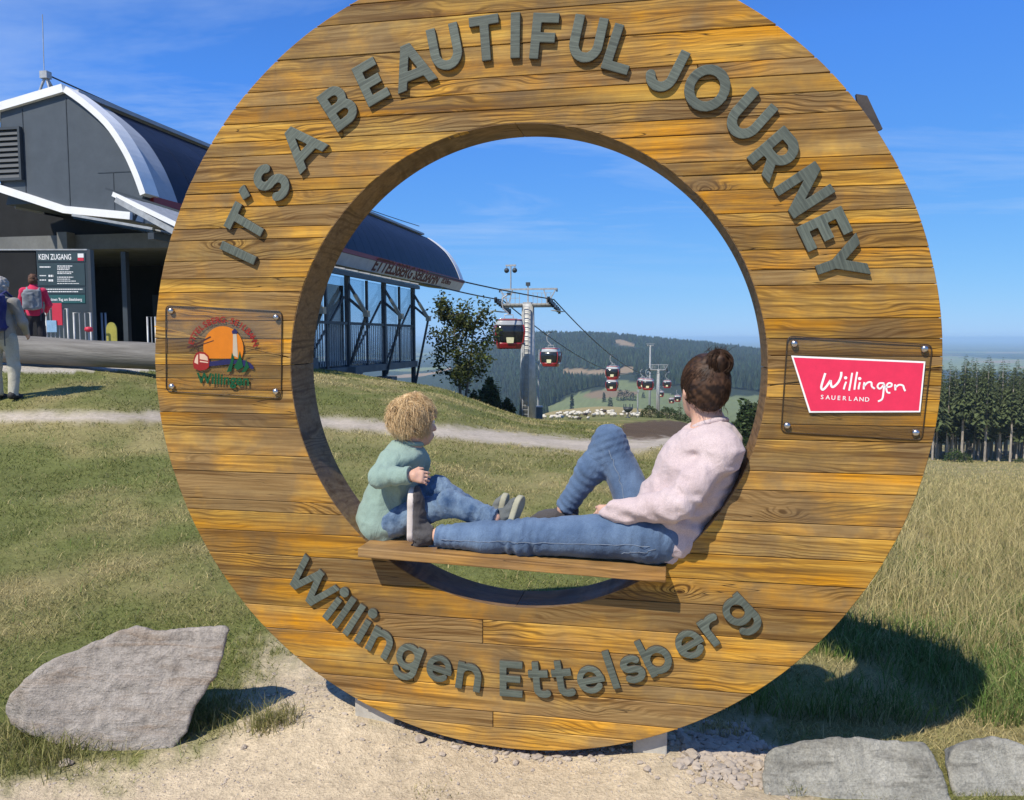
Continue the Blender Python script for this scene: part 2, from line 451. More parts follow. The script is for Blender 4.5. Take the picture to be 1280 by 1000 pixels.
# outlines of bare earth, the gravel walk and far fields, as seen from the photograph's place
DIRT = [(-700, 1400), (-500, 1010), (-100, 1000), (40, 975), (200, 955), (265, 925), (300, 880), (322, 835), (345, 808), (400, 812), (520, 872), (640, 905), (760, 905), (880, 897), (955, 915), (1000, 990), (1100, 1060), (1600, 1200), (1700, 1500)]
PATH_C = [(-600, 511), (0, 521), (190, 521), (400, 527), (560, 540), (640, 548), (720, 556), (800, 557), (860, 548)]
def path_mask(px, py):
    c = np.interp(px, [p[0] for p in PATH_C], [p[1] for p in PATH_C]); hw = np.interp(px, [0, 200, 450, 640, 780, 860], [6.5, 6, 6.5, 7.5, 8, 3])
    m = np.clip(1.5 - np.abs(py - c) / hw, 0, 1)
    return m * (px < 870)
def land(x, y, z):
    """(dirt, path, colour) of the ground at a point"""
    P = np.stack([x, y, 0 * x], -1)
    px, py = pix(x, y, z)
    wob = (fbm(P, 5, 9, 4) - .5); wob2 = (fbm(P, 5, 29, 4) - .5)
    near = y < 9
    wx = px + wob * np.clip(300 / np.maximum(y, 1), 2, 120); wy = py + wob2 * np.clip(220 / np.maximum(y, 1), 1.5, 90)
    soft = np.zeros(x.shape); nm = (y < 4.6) & (np.abs(x) < 4); Pn, pxn, pyn = P[nm], px[nm], py[nm]
    for q in range(6 if nm.any() else 0):
        w1 = fbm(Pn, 3.5 + 3 * q, 109 + q, 3) - .5; w2 = fbm(Pn, 3.5 + 3 * q, 209 + q, 3) - .5
        soft[nm] += inpoly(pxn + w1 * 170 + (q - 2.5) * 9, pyn + w2 * 110 + (q % 3 - 1) * 14, DIRT) / 6.0
    soft = np.where(near, soft, 0.0); soft = np.where(y < 2.2, 1.0, soft)
    dirt = soft > .5
    pth = path_mask(px, py + wob * 9) * (y > 5) * (y < 30)
    c = np.zeros(x.shape + (3,))
    g = fbm(P, .6, 41, 4); g2 = fbm(P, 2.2, 43, 3)
    green = np.array([.150, .165, .048]); dry = np.array([.34, .275, .125]); soil = np.array([.58, .475, .325]); grav = np.array([.50, .43, .34])
    k = np.clip((g - .42) * 3.0 + (g2 - .5) * 1.2, 0, 1)
    k = np.maximum(k * .75, np.clip(1 - np.abs(py - np.interp(px, [p[0] for p in PATH_C], [p[1] for p in PATH_C]) - 8) / 34, 0, 1) * .75 * (y > 5) * (y < 30))  # worn beside the walk
    k = np.where((px > 960) & (y > 5.0), np.clip(.72 + (g - .5) * 1.6 + (g2 - .5), 0, 1), k)
    k = np.where((y > 110) & (y < 420) & (px < 860) & (py < 519), .97, k)
    c = green * (1 - k[..., None]) + dry * k[..., None]
    br = inpoly(px + wob * 20, py + wob2 * 6, [(768, 542), (780, 529), (830, 525), (900, 530), (905, 552), (840, 552), (790, 551)]) & (y > 14) & (y < 90)
    c = np.where(br[..., None], np.array([.11, .075, .045]), c)
    c = c * (1 - pth[..., None]) + grav * pth[..., None]
    c = c * (1 - soft[..., None]) + soil * soft[..., None]
    # paved forecourt of the station behind the log
    fore = inpoly(px, py + wob * 4, [(-900, 475), (0, 466), (200, 464), (330, 462), (330, 441), (-900, 430)]) & (y > 12) & (y < 40)
    c = np.where(fore[..., None], np.array([.50, .46, .39]), c)
    # the far country: forest floor, meadows, stubble and clearings
    far = y > 420
    fl = np.array([.028, .040, .022]); mead = np.array([.150, .175, .075]); tan = np.array([.30, .215, .125])
    cf = np.broadcast_to(fl, c.shape).copy()
    m1 = inpoly(px + wob * 3, py, [(676, 512), (724, 491), (754, 487), (764, 484), (768, 476), (700, 479), (700, 472), (760, 473), (806, 478), (822, 488), (852, 497), (950, 494), (950, 530), (676, 530)])
    m2 = inpoly(px + wob * 4, py + wob2 * 3, [(700, 468), (704, 460), (740, 462), (757, 462), (770, 463), (778, 458), (792, 459), (803, 465), (770, 468), (730, 468)])
    m3 = inpoly(px, py + wob2 * 2, [(758, 427), (775, 424), (806, 433), (806, 436), (770, 430)]) | inpoly(px, py, [(826, 450), (832, 448), (852, 451), (850, 453)])
    m4 = inpoly(px, py, [(726, 493), (760, 487), (800, 490), (790, 496), (740, 498)])
    cf = np.where(m1[..., None], mead * (.85 + .5 * g[..., None]), cf)
    cf = np.where((m4 & m1)[..., None], tan * .75, cf)
    cf = np.where((m2 | m3)[..., None], tan, cf)
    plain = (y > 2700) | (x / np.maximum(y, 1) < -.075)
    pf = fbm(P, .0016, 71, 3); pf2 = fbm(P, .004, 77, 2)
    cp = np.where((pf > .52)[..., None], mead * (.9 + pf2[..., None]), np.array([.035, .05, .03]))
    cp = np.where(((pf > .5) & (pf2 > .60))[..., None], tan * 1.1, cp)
    fade = np.clip((y - 3500) / 6000, 0, 1)[..., None]; cp = cp * (1 - fade) + np.array([.10, .13, .075]) * fade  # distance haze put into the colour: far fields blend to one tone
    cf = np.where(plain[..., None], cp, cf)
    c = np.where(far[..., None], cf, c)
    forest = far & ~(m1 | m2 | m3) & ~plain
    return soft, pth, c, forest, br, fore

def ground_material():
    m = bpy.data.materials.new('ground'); N, L, B = nodes_of(m)
    at_ = N.new('ShaderNodeAttribute'); at_.attribute_name = 'land'
    ge = N.new('ShaderNodeNewGeometry'); pos = ge.outputs['Position']
    n0 = noise(N, L, pos, 0.9, 5, .6); n1 = noise(N, L, pos, 14, 5, .7); n2 = noise(N, L, pos, 90, 4, .7); n3 = noise(N, L, pos, 400, 2, .6)
    c = mixc(N, L, 1, at_.outputs['Color'], ramp(N, L, n0, [(.25, .78), (.75, 1.18)]), 'MULTIPLY')
    c = mixc(N, L, 1, c, ramp(N, L, n1, [(.2, .66), (.75, 1.2)]), 'MULTIPLY')
    c = mixc(N, L, 1, c, ramp(N, L, n2, [(.25, .72), (.75, 1.2)]), 'MULTIPLY')
    # scattered tiny stones in the bare earth
    vo = N.new('ShaderNodeTexVoronoi'); vo.inputs['Scale'].default_value = 55; L.new(pos, vo.inputs['Vector'])
    st = ramp(N, L, vo.outputs['Distance'], [(.12, 1.0), (.2, 0.0)])
    c = mixc(N, L, mixc(N, L, 1, st, mixc(N, L, 1, (.35, .35, .35), ramp(N, L, n1, [(.45, 0.), (.6, 1.)]), 'MULTIPLY'), 'MULTIPLY'), c, (.52, .47, .40))
    L.new(c, B.inputs['Base Color']); B.inputs['Roughness'].default_value = .95; B.inputs['Specular IOR Level'].default_value = .15
    nb = bump(N, L, n1, .5, .05, B); bump(N, L, n2, .6, .012, B, nb)
    return m
M_GROUND = ground_material()
def build_ground():
    nu, ny = XG.shape
    V = np.stack([XG, YY, ZG], -1).reshape(-1, 3)
    i, j = np.meshgrid(np.arange(nu - 1), np.arange(ny - 1), indexing='ij'); a = (i * ny + j).ravel()
    F = np.stack([a, a + ny, a + ny + 1, a + 1], 1)
    col = land(V[:, 0], V[:, 1], V[:, 2])[2]
    # the open hilltop behind the photographer
    x0 = XG[:, 0]; rows = [1.5, -3, -12, -60, -250]
    base = len(V); add = []
    for r_ in rows[1:]:
        k = 1 + (1.5 - r_) / 6
        add.append(np.stack([x0 * k, np.full(nu, r_), np.zeros(nu)], -1))
    A = np.concatenate(add); V = np.concatenate([V, A]); col = np.concatenate([col, np.broadcast_to(np.array([.3, .26, .16]), A.shape)])
    ids = [np.arange(nu) * ny] + [base + q * nu + np.arange(nu) for q in range(len(rows) - 1)]
    for q in range(len(rows) - 1):
        u0, u1 = ids[q], ids[q + 1]
        F = np.concatenate([F, np.stack([u1[:-1], u1[1:], u0[1:], u0[:-1]], 1)])
    me = np_mesh('ground', V, F, M_GROUND, True)
    ca = me.color_attributes.new('land', 'FLOAT_COLOR', 'POINT')
    ca.data.foreach_set('color', np.concatenate([col, np.ones((len(col), 1))], 1).astype(np.float32).ravel())
    o = link('ground', me); tag(o, kind='structure')
    o['label'] = 'hilltop ground of short grass, bare earth and far valley fields'
    return o
build_ground()

# ---- grass, as blades
def vcol_mat(name, rough=.7, trans=.25):
    m = bpy.data.materials.new(name); m.use_nodes = True; N = m.node_tree.nodes; L = m.node_tree.links
    B = N['Principled BSDF']; out = N['Material Output']
    a = N.new('ShaderNodeAttribute'); a.attribute_name = 'tint'
    L.new(a.outputs['Color'], B.inputs['Base Color']); B.inputs['Roughness'].default_value = rough; B.inputs['Specular IOR Level'].default_value = .2
    t = N.new('ShaderNodeBsdfTranslucent'); L.new(a.outputs['Color'], t.inputs[0])
    mx = N.new('ShaderNodeMixShader'); mx.inputs[0].default_value = trans
    L.new(B.outputs[0], mx.inputs[1]); L.new(t.outputs[0], mx.inputs[2]); L.new(mx.outputs[0], out.inputs['Surface'])
    return m
M_BLADE = vcol_mat('grass_blades')
def blades(name, x, y, h, w, lean, col, label, seg=1, z=None):
    n = len(x); z = zg(x, y) if z is None else z
    ph = rng.uniform(0, 2 * PI, n); ld = rng.uniform(0, 2 * PI, n)
    c = np.stack([x, y, z - .004], 1)
    a = np.stack([np.cos(ph) * w / 2, np.sin(ph) * w / 2, 0 * w], 1)
    tip = c + np.stack([np.cos(ld) * lean * h, np.sin(ld) * lean * h, h], 1)
    k = np.arange(n)
    if seg == 1:
        V = np.stack([c - a, c + a, tip], 1).reshape(-1, 3); F = np.stack([3 * k, 3 * k + 1, 3 * k + 2], 1); m_ = 3
    else:
        mid = c + np.stack([np.cos(ld) * lean * h * .28, np.sin(ld) * lean * h * .28, h * .62], 1)
        V = np.stack([c - a, c + a, mid - a * .7, mid + a * .7, tip], 1).reshape(-1, 3); m_ = 5
        F = np.concatenate([np.stack([5*k, 5*k+1, 5*k+3], 1), np.stack([5*k, 5*k+3, 5*k+2], 1), np.stack([5*k+2, 5*k+3, 5*k+4], 1)])
    me = np_mesh(name, V, F, M_BLADE, False)
    ca = me.color_attributes.new('tint', 'FLOAT_COLOR', 'POINT')
    cc = np.repeat(np.concatenate([col, np.ones((n, 1))], 1), m_, 0).astype(np.float32)
    ca.data.foreach_set('color', cc.ravel())
    o = link(name, me); tag(o, label, 'grass', kind='stuff')
    return o
GREEN = np.array([.150, .170, .042]); DRYC = np.array([.50, .41, .20]); FRESH = np.array([.10, .17, .035])
def blade_cols(n, k, base=GREEN):
    t = np.clip(k + rng.normal(0, .22, n), 0, 1)[:, None]
    c = base * (1 - t) + DRYC * t
    return c * rng.uniform(.65, 1.3, (n, 1))
def build_grass():
    n = 420000
    u = rng.uniform(-.80, .80, n); y = np.exp(rng.uniform(np.log(2.75), np.log(34), n)); x = u * y
    z = zg(x, y); dirt, pth, c, _, br, fore = land(x, y, z)
    keep = (rng.uniform(0, 1, n) > dirt * 1.25) & (rng.uniform(0, 1, n) > pth * 1.6) & ~br & ~fore
    dens = fbm(np.stack([x, y, 0 * x], -1), 3.0, 88, 3)
    keep &= rng.uniform(0, 1, n) < np.clip((dens - .2) * 2.4, .18, 1)
    px, py = pix(x, y, z)
    x, y, px = x[keep], y[keep], px[keep]; n = len(x)
    g = fbm(np.stack([x, y, 0 * x], -1), .6, 41, 4); g2 = fbm(np.stack([x, y, 0 * x], -1), 2.2, 43, 3)
    k = np.clip((g - .40) * 2.4 + (g2 - .5) * 1.4, 0, .9)
    k = np.where((px > 960) & (y > 4.8), np.clip(k + .2, 0, 1), k)
    h = rng.uniform(.010, .030, n) * (1 + .035 * y) * (.7 + .8 * g2); w = .0011 * y * rng.uniform(.7, 1.3, n) + .0008
    blades('lawn_grass', x, y, h, w, rng.uniform(.4, 1.6, n), blade_cols(n, k), 'short mown green and straw coloured grass covering the hilltop')
    # taller single blades, dead stalks and leaves that break up the lawn
    n = 16000
    u = rng.uniform(-.75, .45, n); y = np.exp(rng.uniform(np.log(2.9), np.log(12), n)); x = u * y; z = zg(x, y); dirt, pth = land(x, y, z)[:2]
    dens = fbm(np.stack([x, y, 0 * x], -1), 4.0, 588, 3); keep = (rng.uniform(0, 1, n) > dirt * 1.2) & (pth < .2) & (rng.uniform(0, 1, n) < np.clip((dens - .35) * 3.5, .05, 1)); x, y = x[keep], y[keep]; n = len(x)
    dry_ = (rng.uniform(0, 1, n) < .55).astype(float)
    blades('lawn_weeds', x, y, rng.uniform(.02, .065, n), rng.uniform(.0018, .0042, n) * (.5 + y * .16), rng.uniform(.5, 2.2, n), blade_cols(n, dry_ * .95, FRESH) * 1.1, 'longer stray blades and dead straws in the mown lawn', seg=2)
    # tall dry meadow grass on the right
    n = 95000
    u = rng.uniform(.30, .80, n); y = np.exp(rng.uniform(np.log(3.7), np.log(150), n)); x = u * y
    z = zg(x, y); px, py = pix(x, y, z)
    dens = fbm(np.stack([x, y, 0 * x], -1), 1.3, 188, 3)
    edge = np.clip((y - 3.9 - np.clip((1200 - px) / 110, 0, 4) * .55) / 1.8, 0, 1)
    keep = rng.uniform(0, 1, n) < edge * np.clip((dens - .25) * 2.6, .1, 1)
    x, y, edge = x[keep], y[keep], edge[keep]; n = len(x)
    h = rng.uniform(.10, .34, n) * (.45 + .55 * edge); w = .0007 * y * rng.uniform(.7, 1.4, n) + .0012
    blades('meadow_grass', x, y, h, w, rng.uniform(.15, .85, n), blade_cols(n, np.full(n, .72)) * 1.05, 'tall dry straw coloured meadow grass on the slope', seg=2)
    # the greener tufts of longer grass
    n = 26000
    u = rng.uniform(.22, .75, n); y = np.exp(rng.uniform(np.log(3.4), np.log(9), n)); x = u * y
    dens = fbm(np.stack([x, y, 0 * x], -1), 2.2, 388, 3); z = zg(x, y); dirt = land(x, y, z)[0]
    keep = (dirt < .4) & (rng.uniform(0, 1, n) < np.clip((dens - .38) * 4, 0, 1)); x, y = x[keep], y[keep]; n = len(x)
    blades('tufted_grass', x, y, rng.uniform(.05, .16, n), .0010 * y + .0015, rng.uniform(.3, 1.1, n), blade_cols(n, np.full(n, .12), FRESH), 'longer fresh green grass growing behind the wheel', seg=2)
build_grass()
def tuft(px, py, nb, spread, hmax, k, label, Y=None):
    # a tuft rooted in the bare earth at a place of the photograph
    d = ray(px, py); t = CAMH / -d.z; q = Vector((0, 0, CAMH)) + d * t
    for _ in range(4): t = (CAMH - gz(q.x, q.y)) / -d.z; q = Vector((0, 0, CAMH)) + d * t
    x = q.x + rng.normal(0, spread, nb); y = q.y + rng.normal(0, spread * .8, nb)
    blades('grass_tuft', x, y, rng.uniform(.3, 1, nb) * hmax, rng.uniform(.002, .0045, nb), rng.uniform(.2, 1.3, nb), blade_cols(nb, np.full(nb, k)), label, seg=2)
tuft(338, 905, 420, .055, .10, .35, 'small grass tuft in the bare earth between boulder and wheel')
tuft(60, 945, 900, .11, .10, .25, 'fringe of grass at the foot of the big left boulder')
tuft(250, 900, 700, .10, .09, .15, 'grass in the shadow beside the big left boulder')
tuft(20, 925, 500, .08, .12, .25, 'grass under the far left end of the big boulder')
tuft(905, 915, 240, .05, .07, .8, 'withered grass clump among the rubble right of the footing')
tuft(540, 990, 60, .05, .03, .5, 'few grass blades in the trodden earth in front')
tuft(985, 985, 200, .03, .06, .2, 'grass squeezed against the front right boulder')
def ground_at(px, py):
    d = ray(px, py); t = CAMH / -d.z; q = Vector((0, 0, CAMH)) + d * t
    for _ in range(12): t = (CAMH - gz(q.x, q.y)) / -d.z; q = Vector((0, 0, CAMH)) + d * t
    return Vector((q.x, q.y, gz(q.x, q.y)))
# ------------------------------------------------------------------ the wooden wheel
RC = Vector((-.003, 3.015, 0.030)); RYAW = .194; RO = 1.5; RI = .910; RT = .208; HX, HZ = .016, -.019
CZ = 1.504                                          # height of the wheel's centre above its foot
wheel = empty('photo_wheel', RC, -RYAW)
tag(wheel, 'huge upright wooden wheel with letters, signs and a seat board across its opening', 'photo frame')
def rp(px, py, yl=0.0):
    """photograph place -> (X, Z) in the wheel's plane at local depth yl (Z above the wheel's foot)"""
    d = ray(px, py); n = Vector((math.sin(RYAW), math.cos(RYAW), 0)); u = Vector((math.cos(RYAW), -math.sin(RYAW), 0))
    o = Vector((0, 0, CAMH)); c = RC + n * yl
    t = (c - o).dot(n) / d.dot(n); q = o + d * t - c
    return q.dot(u), q.z
def rl(px, py, yl=0.0):
    X, Z = rp(px, py, yl); return Vector((X, yl, Z))

def wood_material(name, gold=(.67, .300, .012), pale=(.64, .42, .10), dark=(.060, .028, .008), grey=(.27, .190, .095), wear=.9, rough=.5, rings=12.0):
    m = bpy.data.materials.new(name); N, L, B = nodes_of(m)
    tc = N.new('ShaderNodeTexCoord'); oi = N.new('ShaderNodeObjectInfo')
    sc = N.new('ShaderNodeVectorMath'); sc.operation = 'SCALE'; sc.inputs[0].default_value = (23.0, 3.0, 41.0); L.new(oi.outputs['Random'], sc.inputs['Scale'])
    ad = N.new('ShaderNodeVectorMath'); L.new(tc.outputs['Object'], ad.inputs[0]); L.new(sc.outputs[0], ad.inputs[1])
    v = ad.outputs[0]
    # growth rings cut flat: lines along the board that flow round knots
    def mth(op, x, y=None):
        n_ = N.new('ShaderNodeMath'); n_.operation = op
        for k_, q in enumerate((x, y)):
            if q is None: continue
            if isinstance(q, (int, float)): n_.inputs[k_].default_value = q
            else: L.new(q, n_.inputs[k_])
        return n_.outputs[0]
    sx = N.new('ShaderNodeSeparateXYZ'); L.new(v, sx.inputs[0])
    vo = N.new('ShaderNodeTexVoronoi'); vo.inputs['Scale'].default_value = 1.5; vo.inputs['Randomness'].default_value = 1.0
    wob = noise(N, L, v, 9, 2)
    L.new(mapped(N, L, v, (1.0, .2, 2.6)), vo.inputs['Vector'])
    kd = mth('ADD', vo.outputs['Distance'], mth('MULTIPLY', mth('SUBTRACT', wob, .5), .05))
    knot = ramp(N, L, kd, [(0, 1.), (.05, .62), (.14, .26), (.34, .04), (.5, 0.)])
    warp = noise(N, L, mapped(N, L, v, (.75, 1, 3.4)), 1.5, 3, .5)
    warp2 = noise(N, L, mapped(N, L, v, (3.5, 1, 9.0)), 1.5, 2, .5)
    hgt = mth('ADD', mth('ADD', sx.outputs['Z'], mth('MULTIPLY', warp, .20)), mth('ADD', mth('MULTIPLY', knot, .11), mth('MULTIPLY', warp2, .025)))
    s1 = mth('ADD', mth('MULTIPLY', mth('SINE', mth('MULTIPLY', hgt, 6.283 * rings * 5.2)), .5), .5)
    s2 = mth('ADD', mth('MULTIPLY', mth('SINE', mth('MULTIPLY', hgt, 6.283 * rings * 12.4)), .5), .5)
    fig = mth('MAXIMUM', ramp(N, L, s1, [(.55, 0.), (.95, 1.)]), ramp(N, L, s2, [(.6, 0.), (1., .55)]))
    where = mth('MAXIMUM', ramp(N, L, noise(N, L, mapped(N, L, v, (.9, 1, 3.2)), 1.7, 3), [(.43, .10), (.62, .78)]), ramp(N, L, kd, [(.10, .9), (.22, 0.)]))
    core_ = ramp(N, L, kd, [(.018, 1.), (.035, 0.)])
    fine = noise(N, L, mapped(N, L, v, (3.0, 60, 120)), 1.0, 5, .65)
    fine2 = noise(N, L, mapped(N, L, v, (.9, 20, 34)), 1.0, 5, .6, .4)
    streak = noise(N, L, mapped(N, L, v, (1.1, 8, 13)), 1.0, 4, .6)
    blot = noise(N, L, v, 2.1, 5, .62); blot2 = noise(N, L, mapped(N, L, v, (1, 1, 2.4)), 1.3, 6, .65)
    c = mixc(N, L, ramp(N, L, streak, [(.33, 0.), (.68, 1.)]), gold, pale)
    c = mixc(N, L, ramp(N, L, blot, [(.39, 0.), (.57, wear)]), c, grey)
    # darker, browner boards
    c = mixc(N, L, 1, c, ramp(N, L, oi.outputs['Random'], [(0, (.72, .68, .60)), (.4, (.98, .95, .90)), (1, (1.1, 1.03, .92))]), 'MULTIPLY')
    c = mixc(N, L, mixc(N, L, 1, fig, where, 'MULTIPLY'), c, dark)
    c = mixc(N, L, ramp(N, L, fine2, [(.52, 0.), (.68, .80)]), c, tuple(x * 1.5 for x in dark))
    c = mixc(N, L, ramp(N, L, fine, [(.42, 0.), (.72, .70)]), c, tuple(x * 2 for x in dark))
    c = mixc(N, L, ramp(N, L, blot2, [(.54, 0.), (.68, .65)]), c, (.13, .085, .045))
    c = mixc(N, L, core_, c, tuple(x * .7 for x in dark))
    # cracks along the grain
    ck = noise(N, L, mapped(N, L, v, (.8, 30, 26)), 1.0, 2, .5, .25)
    crack = ramp(N, L, ck, [(.495, 0.), (.5, 1.), (.505, 0.)])
    crackw = mixc(N, L, 1, crack, ramp(N, L, noise(N, L, v, 1.4, 2), [(.5, 0.), (.58, .9)]), 'MULTIPLY')
    c = mixc(N, L, crackw, c, (.03, .018, .010))
    L.new(c, B.inputs['Base Color'])
    L.new(ramp(N, L, streak, [(.3, rough - .1), (.7, rough + .18)]), B.inputs['Roughness'])
    B.inputs['Specular IOR Level'].default_value = .12
    nb = bump(N, L, fine2, .35, .004, B); nb2 = bump(N, L, fine, .25, .002, B, nb)
    iv = N.new('ShaderNodeMath'); iv.operation = 'SUBTRACT'; iv.inputs[0].default_value = 1; L.new(crackw, iv.inputs[1])
    bump(N, L, iv.outputs[0], .6, .004, B, nb2)
    return m
M_WOOD = wood_material('weathered_larch')
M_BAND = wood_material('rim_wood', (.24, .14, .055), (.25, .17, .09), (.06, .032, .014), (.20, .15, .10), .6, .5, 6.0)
M_SEAT = wood_material('seat_wood', (.46, .24, .06), (.42, .28, .12), (.07, .036, .014), (.26, .18, .11), .6, .42, 7.0)
M_DARKIN = mat('wheel_core', (.035, .024, .016), .9, .3, 8)

# rows of boards: heights measured from the wheel's centre
def row_bounds():
    r_ = random.Random(5); z = -1.5; out = [z]
    while z < 1.5:
        z += r_.choice([.046, .055, .062, .070, .082, .095, .115]); out.append(min(z, 1.5))
    if out[-1] - out[-2] < .05: out.pop(-2)
    return out
ROWS = row_bounds()
lj = (rp(193, 408), rp(365, 448)); rj = (rp(962, 482), rp(1178, 458))           # the slanting joints between the wheel's two halves
def joint(side):
    (xa, za), (xb, zb) = lj if side < 0 else rj
    return lambda x: (za - CZ) + (zb - za) * (x - xa) / (xb - xa)
def oz(x): return math.sqrt(max(RO * RO - x * x, 0))
def ox(z): return math.sqrt(max(RO * RO - z * z, 0))
def iz(x):
    d = RI * RI - (x - HX) ** 2; return math.sqrt(d) if d > 0 else 0
def ix(z):
    d = RI * RI - (z - HZ) ** 2; return math.sqrt(d) if d > 0 else 0
def strip_mesh(lo, hi, depth, jit):
    """plank from two matching edge lines (lists of (x,z)); eased edges, real thickness"""
    n = len(lo); loop = lo + hi[::-1]
    c = np.array(loop); m = len(loop)
    # inset loop for the eased arris
    nx = np.zeros((m, 2))
    for i in range(m):
        t = c[(i + 1) % m] - c[i - 1]; l_ = np.hypot(*t)
        nx[i] = (-t[1] / l_, t[0] / l_) if l_ > 1e-9 else (0, 0)
    area = sum(c[i][0] * c[(i + 1) % m][1] - c[(i + 1) % m][0] * c[i][1] for i in range(m))
    if area < 0: nx = -nx
    e = .0022; ins = c + nx * e
    def P(p, y): return (p[0], y, p[1] + CZ)
    vs = [P(p, jit) for p in ins] + [P(p, jit + e) for p in c] + [P(p, depth) for p in c]
    fs = []
    for i in range(n - 1): fs.append((i, i + 1, m - 2 - i, m - 1 - i))
    for i in range(m):
        j = (i + 1) % m
        fs.append((i, j, m + j, m + i)); fs.append((m + i, m + j, 2 * m + j, 2 * m + i))
    b = MB(); b.add(vs, fs, M_WOOD); return b
def clean(b):
    return b
def build_planks():
    r_ = random.Random(21); g = .0010; ro = RO; cnt = 0
    for a, b in zip(ROWS[:-1], ROWS[1:]):
        z0, z1 = a + g, b - g
        if z1 <= z0: continue
        dep = .034
        top_in, bot_in = HZ + RI, HZ - RI
        if z0 >= top_in - .0 or z1 <= bot_in or (z0 < top_in < z1) or (z0 < bot_in < z1):
            up = (z0 + z1) / 2 > 0
            zi = z0 if up else z1                                 # side towards the opening
            xm = ox(min(abs(z0), abs(z1))) - .003
            zf = (lambda x: max(z0, HZ + iz(x)) ) if up else None
            # butt joints where two boards meet end to end
            cuts = [-xm] + sorted(r_.uniform(-xm * .7, xm * .7) for _ in range(r_.choice([0, 0, 1]) if xm > .6 else 0)) + [xm]
            for xa, xb in zip(cuts[:-1], cuts[1:]):
                xs = list(np.linspace(xa + g, xb - g, max(8, int((xb - xa) / .03)))) + [q for zz in np.linspace(z0, z1, 9) for q in (-ox(zz), ox(zz)) if xa + g < q < xb - g]
                xs = sorted(xs); xs = [q for k, q in enumerate(xs) if k == 0 or q - xs[k - 1] > 1e-4]
                lo, hi = [], []
                for x in xs:
                    if up:
                        l_ = max(z0, (HZ + iz(x) + .002) if abs(x - HX) < RI else z0); h_ = min(z1, oz(x) - .002)
                    else:
                        l_ = max(z0, -oz(x) + .002); h_ = min(z1, (HZ - iz(x) - .002) if abs(x - HX) < RI else z1)
                    if h_ - l_ < .0006: h_ = l_ + .0006
                    lo.append((x, l_)); hi.append((x, h_))
                o = strip_mesh(lo, hi, dep, r_.uniform(-.0015, .0015)).build('plank', None, wheel); cnt += 1
        else:
            for side in (-1, 1):
                J = joint(side); xc = side * 1.2
                segs = [(z0, z1, None)]
                jz = J(xc)
                xi0 = HX + side * ix((z0 + z1) / 2)
                ja, jb = sorted((J(xi0), J(side * ox(.0))))
                # a board that the joint crosses is cut along it
                if z0 < jb and z1 > ja:
                    segs = [('lo', z0, z1), ('hi', z0, z1)]
                for sg in segs:
                    if sg[0] == 'lo':   L_ = lambda x, z0=z0: z0; U_ = lambda x, z1=z1: min(z1, J(x) - .002)
                    elif sg[0] == 'hi': L_ = lambda x, z0=z0: max(z0, J(x) + .002); U_ = lambda x, z1=z1: z1
                    else:               L_ = lambda x, z0=z0: z0; U_ = lambda x, z1=z1: z1
                    n = 26; lo, hi = [], []
                    # edge lines run across the rim from the opening to the outside
                    def edge(F):
                        xa = HX + side * (RI); xb = side * RO
                        for _ in range(30):
                            xa = HX + side * (ix(F(xa)) + .002); xb = side * (ox(F(xb)) - .002)
                        return xa, xb
                    la, lb = edge(L_); ua, ub = edge(U_)
                    for k in range(n):
                        t = k / (n - 1)
                        xl = la + (lb - la) * t; xu = ua + (ub - ua) * t
                        lo.append([xl, L_(xl)]); hi.append([xu, U_(xu)])
                    if max(h_[1] - l_[1] for l_, h_ in zip(lo, hi)) < .004: continue
                    for l_, h_ in zip(lo, hi):
                        if h_[1] - l_[1] < .0006: h_[1] = l_[1] + .0006
                    # round the two ends to the rims
                    m_ = 7
                    def endcol(ra, rb, f):
                        return [(f(ra[1] + (rb[1] - ra[1]) * q / m_)) for q in range(1, m_)]
                    i_in = [(HX + side * (ix(z) + .002), z) for z in [lo[0][1] + (hi[0][1] - lo[0][1]) * q / m_ for q in range(1, m_)]]
                    i_out = [(side * (ox(z) - .002), z) for z in [lo[-1][1] + (hi[-1][1] - lo[-1][1]) * q / m_ for q in range(1, m_)]]
                    ring = [tuple(p) for p in lo] + i_out + [tuple(p) for p in hi[::-1]] + i_in[::-1]
                    y0 = r_.uniform(-.0015, .0015)
                    b_ = MB(); c = np.array(ring); mm = len(ring)
                    ar = sum(c[i][0] * c[(i + 1) % mm][1] - c[(i + 1) % mm][0] * c[i][1] for i in range(mm))
                    nx = np.zeros((mm, 2))
                    for i in range(mm):
                        t = c[(i + 1) % mm] - c[i - 1]; l2 = max(np.hypot(*t), 1e-9); nx[i] = (-t[1] / l2, t[0] / l2)
                    if ar < 0: nx = -nx
                    e = .002; ins = c + nx * e
                    P = lambda p, y: (p[0], y, p[1] + CZ)
                    vs = [P(p, y0) for p in ins] + [P(p, y0 + e) for p in c] + [P(p, dep) for p in c]
                    fs = [tuple(range(mm))] + [(i, (i+1) % mm, mm + (i+1) % mm, mm + i) for i in range(mm)] + [(mm + i, mm + (i+1) % mm, 2*mm + (i+1) % mm, 2*mm + i) for i in range(mm)]
                    b_.add(vs, fs, M_WOOD); b_.build('plank', None, wheel); cnt += 1
    return cnt
build_planks()

